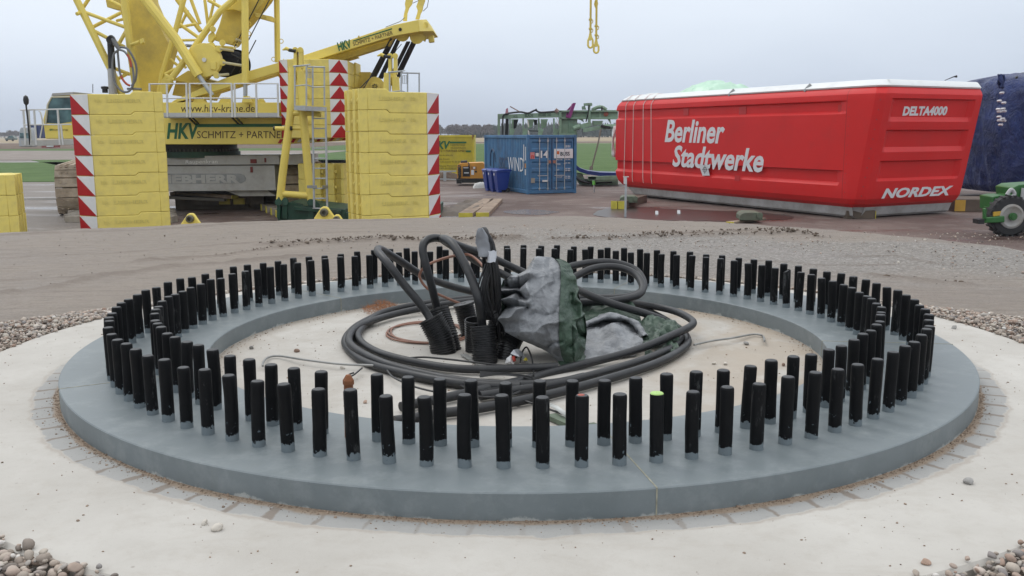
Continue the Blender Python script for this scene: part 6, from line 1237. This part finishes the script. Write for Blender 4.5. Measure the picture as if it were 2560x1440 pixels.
def bare(m, x, y, h, r):
    m.tube([(x, y, 0), (x+rg.uniform(-.3, .3), y, h*.4)], [h*.025, h*.018], 5)
    for i in range(150):
        a, b = rg.uniform(0, 6.283), rg.uniform(-.35, 1.0); d = V((math.cos(a)*math.cos(b*1.4), math.sin(a)*math.cos(b*1.4), math.sin(b*1.4)))*r*rg.uniform(.3, 1)**.6; d.z *= 1.05*h*.42/r; c = V((x, y, h*.56)) + d; s = h*rg.uniform(.03, .075); u = V((rg.gauss(0, 1), rg.gauss(0, 1), rg.gauss(0, 1))).normalized()*s; w = u.orthogonal().normalized()*s*.7
        m.add([c-u, c+w, c+u, c-w], [(0, 1, 2, 3)])
m = MB()
for _ in range(650):
    y = rg.uniform(560, 640); px = rg.uniform(1150, 1700); x = atD(px, 333, y).x; hmax = 9.0*min(1, .55 + (px-1150)/110*.45) if px < 1260 else 9.2
    conifer(m, x, y, hmax*rg.uniform(.75, 1.06), rg.uniform(1.6, 2.6))
tag(m.build('pine_wood', CONI, None, smooth=0), 'dark far-off pine wood along the horizon behind the green frame', 'wood', kind='stuff')
m = MB()
for _ in range(190):
    y = rg.uniform(540, 620); px = rg.uniform(960, 1230); x = atD(px, 333, y).x; bare(m, x, y, rg.uniform(5.5, 8.5) * (1.0 if px > 1060 else .85), rg.uniform(1.8, 3))
for _ in range(90):
    y = rg.uniform(700, 800); px = rg.uniform(-80, 62); x = atD(px, 333, y).x; bare(m, x, y, rg.uniform(4, 6.4)*(1 if px > 20 else .8), rg.uniform(2, 3.2))
for _ in range(330):
    y = rg.uniform(900, 1000); px = rg.choice((rg.uniform(-300, 1000), rg.uniform(1500, 2900))); x = atD(px, 333, y).x; bare(m, x, y, rg.uniform(3.5, 6.5), rg.uniform(2.5, 4.5))
m2 = m; tag(m2.build('bare_wood', BARE, None, smooth=0), 'low leafless trees along the horizon as one brown grey belt', 'wood', kind='stuff')
# ------------------------------------------------------------------ inside the ring: conduits, cables, tarpaulin
FL = ZF
def m_cable():
    t = NT('black cable duct'); c = t.coord('Object'); n_ = t.noise(c, 6, 7, .65)
    k = t.mix(t.noise(c, 3, 4), (.010, .0105, .012), (.020, .021, .023)); k = t.mix(t.math('MULTIPLY', t.ramp(n_, [(.52, 0.), (.75, 1.)]), .45), k, (.085, .085, .083))
    return t.done(k, t.ramp(n_, [(.3, .33), (.7, .58)]), 0, t.bump(t.noise(c, 90, 3), .08, .003), .45)
CABLE = m_cable(); CORR = P('corrugated black plastic', (.017, .017, .018), .34, var=.35, vs=6, dirt=(.07, .068, .065), damt=.3, ds=5); THIN = P('thin black cable', (.012, .012, .013), .4, var=.3, vs=9)
COPPER = P('brown wire', (.22, .105, .07), .55, var=.25, vs=9); STRAP = P('galvanised strap', (.27, .27, .26), .45, .3, var=.2, vs=9)
def f3(p): return (atD(*p) if p[2] > 1 else atZ(p[0], p[1], FL + p[2])) if len(p) == 3 else atZ(p[0], p[1], FL + .03)
CONR = []
def conduit(base, top, r, lab, cap=False, mid=None):
    b = atZ(base[0], base[1], FL); t_ = atD(*top); mm = (b+t_)/2 + (V(mid) if mid else V((0, 0, 0)))
    path = spline([b - (t_-b)*.08, mm, t_], 1); path = spline([b - V((0, 0, .02)), b*.55+mm*.45 + (V((0, 0, .005))), mm, t_], 60)
    L = sum((path[i+1]-path[i]).length for i in range(len(path)-1)); n = int(L/.0033); ds = [0]
    for i in range(len(path)-1): ds.append(ds[-1] + (path[i+1]-path[i]).length)
    P2, R2 = [], []
    for k in range(n+1):
        s = L*k/n; i = max(j for j in range(len(ds)) if ds[j] <= s+1e-9); i = min(i, len(path)-2); f = (s-ds[i])/max(1e-9, ds[i+1]-ds[i]); P2.append(path[i].lerp(path[i+1], f)); R2.append(r*(1.0, 1.0, .90, .90)[k % 4])
    m = MB(); m.tube(P2, R2, 28, caps=False); d = (P2[-1]-P2[-2]).normalized()
    if not cap: m.lathe(P2[-1], [(r*.985, -.002), (r*.97, .002), (r*.88, .002), (r*.86, -.07), (.001, -.07)], 28, axis=d)
    o = m.build('corrugated_conduit', CORR, None, smooth=38, origin=b); tag(o, lab, 'conduit', 'corrugated conduits rising from the concrete')
    q = MB()
    if cap:
        q.tube([P2[-1] - d*.004, P2[-1] + d*.010], r*1.06, 28); q.tube([P2[-1] + d*.010, P2[-1] + d*.0105], [r*.80, r*.78], 28); q.tube([P2[-1] - d*.002 + d*.012, P2[-1] + d*.014], [r*.30, r*.2], 20)
        q.v = [p - b for p in q.v]; q.build('end_cap', CORR, o, smooth=30)
    return o
conduit((1110, 880), (1076, 795, 5.15), .076, 'leaning corrugated black conduit, the leftmost and largest of the group', mid=(.012, 0, .0))
conduit((1128, 872), (1096, 774, 5.29), .064, 'corrugated conduit directly behind the leftmost leaning one')
conduit((1179, 840), (1160, 762, 5.55), .063, 'corrugated conduit standing upright and closed with a black end cap', cap=True)
conduit((1212, 905), (1207, 815, 4.93), .072, 'corrugated conduit nearest to the camera with a thick cable entering it', mid=(.004, 0, 0))
conduit((1190, 878), (1188, 800, 5.12), .062, 'corrugated conduit squeezed just behind the one nearest to the camera')
conduit((1262, 893), (1298, 812, 5.10), .067, 'corrugated conduit leaning right under the grey tarpaulin', mid=(-.01, 0, 0))
conduit((1235, 868), (1250, 790, 5.26), .064, 'corrugated conduit under the hanging bundle of thin cables')
def cable(pts, r, lab, mat=None, cat='cable', group=None, name='cable', n=10, k=12, caps=True):
    path = spline([f3(p) for p in pts], n); m = MB(); m.tube(path, r, k, caps=caps); o = m.build(name, mat or CABLE, None, smooth=50, origin=path[0]); return tag(o, lab, cat, group)
G1 = 'thick black cable ducts'
cable([(1082, 812, 5.12), (1068, 785, 5.15), (1041, 748, 5.16), (1005, 705, 5.18), (975, 665, 5.2), (951, 637, 5.3), (944, 627, 5.42), (953, 624, 5.58), (1000, 652, 5.75), (1060, 690, 5.88), (1130, 716, 5.95), (1215, 737, 5.95), (1290, 752, 5.8)], .0240, 'thick black cable from the leftmost conduit, bent sharply back at its top left', group=G1)
cable([(1097, 790, 5.28), (1090, 760, 5.26), (1079, 715, 5.24), (1064, 660, 5.24), (1057, 625, 5.26), (1063, 604, 5.3), (1085, 595, 5.36), (1115, 600, 5.46), (1150, 615, 5.6), (1220, 640, 5.78), (1290, 672, 5.86), (1345, 697, 5.8)], .0240, 'thick black cable arching highest from the second conduit and running back right', group=G1)
cable([(1208, 835, 4.92), (1205, 808, 4.92), (1196, 750, 4.88), (1179, 697, 4.94), (1152, 642, 5.04), (1130, 609, 5.14), (1113, 598, 5.25), (1107, 598, 5.36), (1122, 609, 5.5), (1180, 646, 5.7), (1250, 682, 5.8), (1300, 706, 5.75)], .0245, 'thick black cable curving up from the conduit nearest to the camera', group=G1)
cable([(987, 1052), (1040, 1044), (1097, 1034), (1207, 1019), (1391, 982), (1575, 931), (1660, 900), (1712, 868), (1718, 845), (1690, 816), (1611, 775, 5.95), (1500, 748, 6.2), (1400, 738, 6.4), (1280, 738, 6.5), (1150, 748, 6.45), (1040, 762, 6.32), (950, 784, 6.1), (903, 822), (899, 850), (950, 883), (1060, 910), (1170, 923), (1317, 920), (1394, 916)], .0226, 'thick black cable coil with its dented end lowest at the front', group=G1)
cable([(1002, 1017), (1030, 1011), (1097, 998), (1170, 982), (1317, 948, 4.50), (1391, 927, 4.64), (1575, 880, 4.90), (1685, 836, 5.18), (1731, 812, 5.38), (1722, 795, 5.55), (1680, 776, 5.78), (1611, 762, 5.95), (1540, 752, 6.1), (1460, 742, 6.3), (1300, 744, 6.38), (1150, 755, 6.3), (1000, 782, 6.1), (905, 812, .045), (873, 842, .05), (888, 872, .05), (968, 911, .04), (1097, 943), (1207, 958), (1300, 962), (1391, 957), (1460, 942)], .0226, 'thick black cable coil lying uppermost, sweeping over the green tarpaulin on the right', group=G1)
cable([(1200, 990), (1300, 974), (1391, 960), (1538, 922), (1640, 888), (1694, 858), (1700, 830), (1660, 800), (1590, 778, 5.85), (1500, 760, 6.0)], .0224, 'short thick black cable whose blunt end lies between the two front ends', group=G1)
cable([(1160, 752, 6.5), (1000, 772, 6.3), (905, 808, .025), (864, 848, .022), (880, 882, .022), (932, 913, .022), (1060, 944), (1180, 962), (1300, 968)], .0240, 'thick black cable forming the outermost loop on the left of the coil', group=G1)
cable([(1380, 690, 5.9), (1424, 667, 6.0), (1483, 656, 6.1), (1538, 657, 6.15), (1589, 675, 6.1), (1609, 707, 5.95), (1600, 730, 5.8), (1556, 744, 5.7), (1464, 745, 5.7), (1400, 745, 5.6)], .0240, 'upper one of two cable loops bulging out right behind the tarpaulin', group=G1)
cable([(1390, 715, 5.8), (1428, 696, 5.9), (1483, 671, 6.0), (1538, 667, 6.05), (1585, 683, 6.0), (1606, 714, 5.86), (1594, 738, 5.72), (1530, 752, 5.6), (1450, 756, 5.6)], .0240, 'lower one of two cable loops bulging out right behind the tarpaulin', group=G1)
cable([(1440, 722, 5.55), (1480, 741, 5.5), (1540, 762, 5.5), (1600, 780, 5.5), (1660, 800, 5.55)], .0240, 'thick black cable dropping right from behind the tarpaulin to the floor', group=G1)
for k, (x, y, D) in enumerate(((1556, 655, 6.13), (1332, 920, 4.83))):
    pass
# bundle of thin cables standing upright
bu = empty('cable_bundle', atZ(1236, 880, FL), 0, 'upright bundle of thin black cables bent over at the top with white tape', 'cable bundle')
rb = random.Random(3); m = MB()
for k in range(58):
    a, b = rb.uniform(-1, 1), rb.uniform(-1, 1); o_ = .045*b
    pts = [(1244+8*a+rb.uniform(-10, 10), 835+rb.uniform(-40, 20), 5.0+o_), (1240+12*a, 760, 4.97+o_), (1236+15*a, 700, 4.95+o_), (1230+11*a, 645, 4.94+o_*.8), (1226+9*a, 610, 4.94+o_*.6), (1217+6*a, 584+3*abs(a), 4.94+o_*.5), (1211+5*a, 573+3*b, 4.95), (1205+4*a, 576, 4.97), (1203+4*a, 600, 4.99), (1206+4*a, 640, 5.0)]
    if k % 3 == 0: pts = pts[:-4] + [(1214+4*a, 580, 4.97), (1210+3*a, 640, 5.01), (1216+9*a, 720, 5.03), (1221+10*a, 800, 5.04)]
    m.tube(spline([atD(*p) for p in pts], 6), .0062, 6)
wpart(m, 'strand', THIN, bu, smooth=60)['kind'] = 'stuff'
m = MB()
for k in range(9):
    a = rb.uniform(-1, 1); m.tube(spline([atD(*p) for p in [(1226+12*a, 660, 4.93), (1208+14*a, 720, 4.9), (1215+20*a, 770, 4.9), (1236+8*a, 800+20*a, 4.92), (1252, 770, 4.95)]], 6), .0045, 5)
wpart(m, 'loose_strand', THIN, bu, smooth=60)['kind'] = 'stuff'
SILV = P('silver foil wrap', (.23, .24, .26), .5, .1, var=.15, vs=12, bump=.5, bs=18)
G = []
for i in range(13):
    v = i/12; y = 570 + 72*v; cx_, w_ = 1203 + 9*v, (9 + 10*math.sin(min(1, v*1.4)*1.57))*(1 if v > 0 else .5); row = []
    for j in range(24):
        a = 2*math.pi*j/24; p = atD(cx_ + w_*math.cos(a), y, 4.93 + .035*math.sin(a)); p += V((math.cos(a), math.sin(a), 0))*crumple(p*3, .02); row.append(p)
    G.append(row)
m = MB(); m.grid(G, closed=True); m.add(G[0], [tuple(range(23, -1, -1))]); wpart(m, 'foil_wrap', SILV, bu, smooth=30)
m = MB(); G = []
for i in range(8):
    v = i/7; y = 627 + 29*v; G.append([atD(1230 + 11.5*math.cos(2*math.pi*j/20) + 1.2*math.sin(j*3)*(.3 if 0 < i < 7 else 1.5), y + (1.6*math.sin(j*5) if i in (0, 7) else 0), 4.93 + .048*math.sin(2*math.pi*j/20)) for j in range(20)])
m.grid(G, closed=True); wpart(m, 'white_tape', P('white tape', (.62, .64, .68), .5, var=.06), bu, smooth=40)

# tarpaulin: grey face, green welt and green side of one folded sheet
def m_tarp(name, a, b):
    t = NT(name); c = t.coord('Object'); n_ = t.noise(c, 9, 8, .68, .6); k = t.mix(t.ramp(n_, [(.35, 0.), (.68, 1.)]), a, b)
    rg_ = t.n('ShaderNodeTexNoise', noise_type='RIDGED_MULTIFRACTAL'); t.t.links.new(c, rg_.inputs['Vector']); rg_.inputs['Scale'].default_value = 12; rg_.inputs['Detail'].default_value = 4; rg_.inputs['Distortion'].default_value = .8; w = t.math('ADD', t.math('MULTIPLY', rg_.outputs[0], .5), t.noise(c, 30, 4, .6, 1.0)); wv = t.noise(t.coord('Object', (1, 1, 1)), 420, 2)
    return t.done(k, t.ramp(n_, [(.3, .34), (.7, .52)]), 0, t.bump(wv, .12, .001, t.bump(w, .75, .014)), .5)
TGY = m_tarp('tarpaulin grey side', (.155, .162, .172), (.262, .273, .286)); TGN = m_tarp('tarpaulin green side', (.026, .050, .033), (.054, .094, .063))
YS = [642, 647, 653, 662, 676, 686, 700, 720, 760, 800, 830, 850, 870, 890, 906]; XL = [1348, 1341, 1335, 1326, 1318, 1290, 1258, 1252, 1253, 1252, 1266, 1302, 1352, 1384, 1396]; XR = [1376, 1396, 1412, 1424, 1430, 1433, 1437, 1443, 1453, 1465, 1468, 1466, 1462, 1456, 1448]; TH = [.02, .04, .07, .10, .14, .17, .20, .23, .27, .29, .27, .24, .19, .13, .08]; UB = [1374, 1386, 1394, 1398, 1400, 1400, 1401, 1400, 1398, 1396, 1396, 1397, 1399, 1403, 1410]
tp = empty('tarpaulin', atZ(1400, 900, FL), 0, 'crumpled tarpaulin, grey inside and dark green outside, heaped over the conduits', 'tarpaulin')
FOLDS = [([(1262, 706), (1300, 714), (1322, 700)], -.11, 7), ([(1250, 737), (1285, 730), (1312, 742)], -.14, 8), ([(1250, 768), (1290, 757), (1316, 770)], -.11, 7), ([(1292, 690), (1300, 722), (1292, 750)], -.07, 6),
    ([(1256, 692), (1296, 690), (1326, 684)], .05, 8), ([(1256, 720), (1300, 726)], .055, 8), ([(1250, 752), (1298, 746)], .055, 8), ([(1342, 655), (1325, 690), (1319, 730), (1312, 768), (1282, 788), (1250, 802)], .085, 11), ([(1262, 830), (1310, 836), (1350, 850), (1388, 892)], .035, 10),
    ([(1356, 660), (1362, 760), (1384, 860)], .020, 10), ([(1330, 790), (1392, 772)], -.022, 8), ([(1338, 834), (1398, 806)], .028, 10), ([(1372, 655), (1386, 725)], -.018, 7), ([(1330, 740), (1380, 700)], .014, 8), ([(1360, 880), (1396, 850)], -.03, 7),
    ([(1436, 690), (1444, 780), (1432, 905)], .045, 8), ([(1430, 740), (1452, 835)], -.05, 7), ([(1438, 795), (1468, 768)], .045, 8), ([(1425, 866), (1460, 842)], -.04, 7), ([(1446, 720), (1456, 800)], -.03, 6), ([(1432, 820), (1462, 870)], .035, 8)]
def tpt(y, x, back=False, out=0.0):
    xl, xr, th = (np.interp(y, YS, q) for q in (XL, XR, TH)); u = min(1, max(0, (x-xl)/(xr-xl))); s = math.sin(math.pi*u)**.75 if 0 < u < 1 else 0
    Dc = 5.06 - .17*max(0, (y-640)/266); D = Dc + (th if back else -th*.75)*s
    p = atD(x, y, D)
    k = crumple(p + V((0, 0, 3)), .020, 1.2) + crumple(p + V((9, 0, 3)), .007, 3.6)
    if not back:
        jx, jy = x + 15*mnoise.noise(V((x*.03, y*.03, 1))), y + 15*mnoise.noise(V((x*.03, y*.03, 5)))
        for pl, h, w in FOLDS:
            d = 1e9
            for i in range(len(pl)-1):
                ax, ay = pl[i]; bx, by = pl[i+1]; vx, vy = bx-ax, by-ay; t = min(1, max(0, ((jx-ax)*vx+(jy-ay)*vy)/(vx*vx+vy*vy))); d = min(d, math.hypot(jx-ax-t*vx, jy-ay-t*vy))
            if d < w*3: k += h*math.exp(-(d/w)**1.3)
    n_ = V((.25*(u-.5)*2, -1 if not back else 1, .25)).normalized(); return p + n_*(k + out)
def patch(ylist, fx0, fx1, n, back=False, out=0.0): return [[tpt(y, fx0(y) + (fx1(y)-fx0(y))*j/n, back, out) for j in range(n+1)] for y in ylist]
yl = list(np.linspace(642.5, 906, 150)); xl_ = lambda y: np.interp(y, YS, XL); xr_ = lambda y: np.interp(y, YS, XR); ub_ = lambda y: np.interp(y, YS, UB)
yl1 = [y for y in yl if y > 646]
m = MB(); m.grid(patch(yl, xl_, lambda y: ub_(y)+2, 100)); wpart(m, 'grey_face', TGY, tp, smooth=75)
m = MB(); m.grid(patch(yl[3:], lambda y: ub_(y)+1, lambda y: min(xr_(y), ub_(y)+31-8*sst(y, 860, 906)), 8, out=.012)); 
g1 = patch(yl[3:], lambda y: ub_(y)+1, lambda y: ub_(y)+1.5, 1); m.grid([[a_, tpt(y, ub_(y)+1, False, .012)] for y, (a_, b_) in zip(yl[3:], g1)]); wpart(m, 'welt', TGN, tp, smooth=40)
m = MB(); m.grid(patch(yl[4:], lambda y: min(xr_(y)-1, ub_(y)+26), xr_, 26, out=-.006)); m.grid(patch(yl, xr_, xl_, 50, back=True)); wpart(m, 'green_side', TGN, tp, smooth=75)
# open flat part on the right with raised rim
def surf(C, n, mmat, name, amp, seed, sc=1.6, th=.004):
    R, Cn = len(C), len(C[0]); C = [[atD(*p) for p in row] for row in C]; rows = [spline(r, n) for r in C]; W = len(rows[0]); cols = [spline([rows[i][j] for i in range(R)], n) for j in range(W)]; G = []
    for i in range(len(cols[0])):
        r = []
        for j in range(W):
            p = cols[j][i]; k = crumple(p + V((seed, 0, 0)), amp, sc) + crumple(p + V((seed, 4, 0)), amp*.35, sc*2.6); r.append(p + V((.15*k, -.3*k, k)))
        G.append(r)
    m = MB(); m.grid(G); o = wpart(m, name, mmat, tp, smooth=75); s_ = o.modifiers.new('s', 'SOLIDIFY'); s_.thickness = th; return o
surf([[(1456, 812, 5.46), (1486, 800, 5.52), (1530, 794, 5.55), (1574, 802, 5.52), (1606, 822, 5.42), (1620, 842, 5.28)], [(1460, 806, 5.36), (1488, 792, 5.40), (1530, 784, 5.42), (1572, 792, 5.40), (1602, 814, 5.32), (1616, 838, 5.20)],
  [(1462, 815, 5.34), (1490, 803, 5.37), (1530, 796, 5.39), (1570, 804, 5.37), (1596, 823, 5.29), (1608, 841, 5.18)], [(1466, 819, 5.43), (1494, 809, 5.49), (1530, 805, 5.52), (1568, 811, 5.48), (1590, 827, 5.38), (1602, 843, 5.23)], [(1464, 828, 5.33), (1500, 823, 5.36), (1536, 811, 5.36), (1566, 823, 5.32), (1584, 837, 5.26), (1598, 846, 5.18)], [(1456, 838, 5.18), (1495, 838, 5.24), (1536, 818, 5.22), (1572, 844, 5.18), (1596, 848, 5.12), (1608, 852, 5.10)], [(1458, 862, 5.06), (1500, 862, 5.08), (1540, 866, 5.06), (1578, 866, 5.05), (1596, 864, 5.05), (1602, 862, 5.05)], [(1460, 884, 4.97), (1500, 890, 4.95), (1540, 884, 4.98), (1570, 880, 5.0), (1590, 874, 5.02), (1598, 870, 5.02)], [(1462, 912, 4.86), (1496, 908, 4.88), (1536, 898, 4.92), (1566, 892, 4.96), (1588, 884, 4.98), (1596, 876, 5.0)]], 12, TGY, 'grey_flap', .042, 2, 1.25)
surf([[(1436, 770, 5.62), (1480, 758, 5.66), (1530, 752, 5.68), (1575, 756, 5.66), (1596, 770, 5.6)], [(1444, 778, 5.56), (1484, 770, 5.58), (1532, 766, 5.6), (1576, 772, 5.58), (1602, 792, 5.52)], [(1450, 800, 5.46), (1488, 788, 5.50), (1532, 782, 5.52), (1576, 790, 5.5), (1610, 812, 5.44)], [(1452, 812, 5.42), (1488, 796, 5.46), (1532, 790, 5.48), (1574, 798, 5.46), (1606, 826, 5.38)]], 10, TGN, 'green_flap', .034, 5, 2.0)
surf([[(1606, 800, 5.5), (1634, 786, 5.54), (1664, 784, 5.54), (1686, 800, 5.48), (1700, 818, 5.40)], [(1604, 818, 5.40), (1632, 796, 5.44), (1660, 800, 5.44), (1684, 812, 5.40), (1700, 830, 5.32)], [(1606, 842, 5.26), (1634, 830, 5.30), (1658, 826, 5.32), (1682, 834, 5.28), (1698, 846, 5.22)], [(1600, 866, 5.12), (1630, 860, 5.14), (1656, 856, 5.16), (1678, 856, 5.16), (1694, 860, 5.14)]], 12, TGN, 'green_flap', .055, 8, 1.7)
surf([[(1612, 880, 5.06), (1640, 868, 5.10), (1668, 860, 5.12), (1690, 858, 5.12)], [(1614, 892, 5.00), (1644, 880, 5.02), (1672, 874, 5.04), (1698, 868, 5.06)], [(1610, 890, 4.95), (1648, 890, 4.96), (1674, 890, 4.97), (1696, 884, 5.0)]], 10, TGN, 'green_flap', .035, 12, 2.0)
surf([[(1400, 880, 4.98), (1424, 872, 4.98), (1450, 880, 4.98), (1464, 888, 4.96)], [(1396, 900, 4.88), (1424, 896, 4.86), (1448, 900, 4.86), (1462, 904, 4.87)], [(1400, 914, 4.82), (1424, 916, 4.80), (1446, 914, 4.82), (1460, 912, 4.84)]], 10, TGN, 'green_flap', .02, 15, 2.2)

# brown earthing wire, straps, loose wires, scraps
pts = []
for k in range(3):
    for j in range(14):
        a = 2*math.pi*j/14 + .3; w = 1 + .06*math.sin(k*2.1+j*.5) - .05*k; pts.append((1070 + 104*w*math.cos(a) + 6*math.sin(k*3), 831 + 27*w*math.sin(a) + 2*math.cos(k*2+j)))
m = MB(); m.tube(spline([atZ(x, y, FL+.010) for x, y in pts], 5), .0060, 7); tag(m.build('earthing_wire', COPPER, None, smooth=60), 'coil of reddish brown wire lying on the floor left of the capped conduit', 'wire')
cable([(1163, 764, 5.75), (1110, 742, 5.75), (1070, 722, 5.72), (1052, 700, 5.7), (1050, 684, 5.7), (1066, 664, 5.68), (1110, 646, 5.66), (1158, 636, 5.62), (1182, 642, 5.56), (1206, 664, 5.46), (1212, 680, 5.4)], .0085, 'reddish brown wire arching up behind the tall cables', COPPER, 'wire', name='earthing_wire')
cable([(657, 915), (659, 904), (672, 893, 4.96), (700, 890, 4.98), (760, 899), (850, 910), (935, 914), (990, 922)], .0062, 'grey strap curling up at its left end on the ring floor', STRAP, 'earthing strap', name='earthing_strap')
cable([(1735, 862), (1780, 852), (1830, 845), (1880, 836, 5.5), (1900, 837, 5.48), (1909, 843, 5.46), (1911, 853)], .0062, 'grey strap curling up at its right end on the ring floor', STRAP, 'earthing strap', name='earthing_strap')
GW = 'thin loose wires'
cable([(905, 920), (886, 936), (874, 941), (873, 936), (884, 932)], .0045, 'short black wire bent to a hook on the left floor', THIN, 'wire', name='wire')
cable([(968, 926), (985, 944), (1040, 968), (1120, 985), (1200, 992), (1300, 1000), (1420, 1040)], .005, 'thin black wire curving under the front cable ends', THIN, 'wire', name='wire')
cable([(1022, 895), (1060, 893), (1120, 898), (1180, 905), (1240, 912), (1290, 915)], .0055, 'thin dark wire lying in front of the leftmost conduit', THIN, 'wire', name='wire')
cable([(1300, 906), (1306, 880, 4.88), (1316, 868, 4.9), (1326, 885, 4.8), (1333, 915, 4.72), (1334, 940)], .0045, 'thin black wire springing up beside the wrapper and over the cable', THIN, 'wire', name='wire')
for k in range(7): cable([(1115+k*6, 938+k*4), (1150+k*9, 958+k*5), (1210+k*8, 968+k*4), (1280+k*5, 960+k*2), (1330, 948), (1290-k*6, 936), (1200, 930+k*2)], .0045, f'thin black wire of the flat tangle under the front cables, {ORD[k+1]} from the left', THIN, 'wire', 'thin wires tangled on the floor', name='wire', n=6, k=6)
m = MB(); m.beam(atZ(1158, 886, FL+.012), atZ(1214, 918, FL+.012), .035, .006); tag(m.build('flat_strip', STRAP, None, smooth=0), 'short pale flat strip lying at the foot of the conduits', 'strip')
m = MB(); G = [[atZ(x, y, FL+.012+h) for x, y, h in row] for row in ([(1366, 1012, .0), (1376, 1008, .02)], [(1385, 1022, .03), (1396, 1016, .04)], [(1404, 1036, .03), (1416, 1030, .04)], [(1425, 1054, .0), (1436, 1048, .01)])]; m.grid(G); o = m.build('bent_band', P('pale band', (.45, .46, .44), .5), None, smooth=60); o.modifiers.new('s', 'SOLIDIFY').thickness = .003; tag(o, 'pale bent band on the floor between the front bolts', 'band')
m = MB(); m.beam(atZ(1378, 1040, FL+.016), atZ(1440, 1068, FL+.016), .05, .02); m.beam(atZ(1440, 1068, FL+.016), atZ(1490, 1060, FL+.012), .03, .008); tag(m.build('olive_strap', P('olive strap', (.10, .13, .09), .7, var=.3, vs=9), None, smooth=0), 'olive green strap lying at the inner edge of the ring front', 'strap')
m = MB(); m.beam(atZ(905, 1056, FL+.012), atZ(934, 1062, FL+.012), .05, .012); tag(m.build('white_board', P('white scrap', (.66, .66, .64), .6), None, smooth=0), 'small white board scrap beside the bare rusty bolt', 'scrap')
r = empty('wrapper', atZ(1290, 908, FL), 0, 'crushed white, silver and red wrapper at the foot of the right conduit', 'litter'); D = 4.84
def crump(name, pts, mat, amp): m = MB(); c = sum((atD(x, y, D) for x, y in pts), V((0, 0, 0)))/len(pts); P_ = [atD(x, y, D) + V((0, random.uniform(-amp, amp), 0)) for x, y in pts]; n = len(P_); m.add(P_ + [c + V((0, -.03, 0)), c + V((0, .03, 0))], [(i, (i+1) % n, n) for i in range(n)] + [((i+1) % n, i, n+1) for i in range(n)]); wpart(m, name, mat, r, smooth=0)
crump('white_piece', [(1262, 910), (1266, 896), (1278, 886), (1284, 898), (1286, 912)], P('paper white', (.68, .68, .68), .6), .01); crump('silver_piece', [(1276, 884), (1284, 874), (1296, 873), (1306, 882), (1314, 896), (1322, 908), (1310, 902), (1296, 890), (1286, 892)], P('foil', (.42, .43, .45), .3, .5, var=.4, vs=40), .02); crump('red_piece', [(1278, 892), (1288, 888), (1290, 902), (1282, 906)], P('red print', (.42, .05, .03), .5), .01); crump('yellow_piece', [(1302, 896), (1316, 894), (1320, 900), (1308, 902)], P('yellow print', (.5, .42, .05), .5), .01)
rn = random.Random(9); m = MB(); c = atZ(955, 779, FL)
for k in range(900):
    a = rn.uniform(0, 6.28); q = rn.uniform(0, 1)**.7; p = c + V((.135*q*math.cos(a), .16*q*math.sin(a), .005 + rn.uniform(0, 1)*.085*(1-q*.8))); d = V((rn.gauss(0, 1), rn.gauss(0, 1), abs(rn.gauss(0, .5)))).normalized()*rn.uniform(.02, .055); s = d.orthogonal().normalized()*.0012; m.add([p-s, p+s, p+d], [(0, 1, 2)])
tag(m.build('pine_needles', P('brown needles', (.27, .105, .035), .8, var=.4, vs=40), None, smooth=0), 'clump of dead brown pine needles at the left foot of the inner ring wall', 'needles', kind='stuff')
# ------------------------------------------------------------------ damp air
hz = MB(); hz.box(-1490, 1490, -55, 1490, -1.2, 17.5)
hm_ = bpy.data.materials.new('damp air'); hm_.use_nodes = True; ht = hm_.node_tree; ht.nodes.clear()
pv = ht.nodes.new('ShaderNodeVolumePrincipled'); pv.inputs['Color'].default_value = (.86, .91, 1.0, 1); pv.inputs['Density'].default_value = .0003; pv.inputs['Anisotropy'].default_value = .2
ho = ht.nodes.new('ShaderNodeOutputMaterial'); ht.links.new(pv.outputs[0], ho.inputs['Volume'])
o = hz.build('haze', hm_, None, smooth=0); tag(o, kind='stuff')
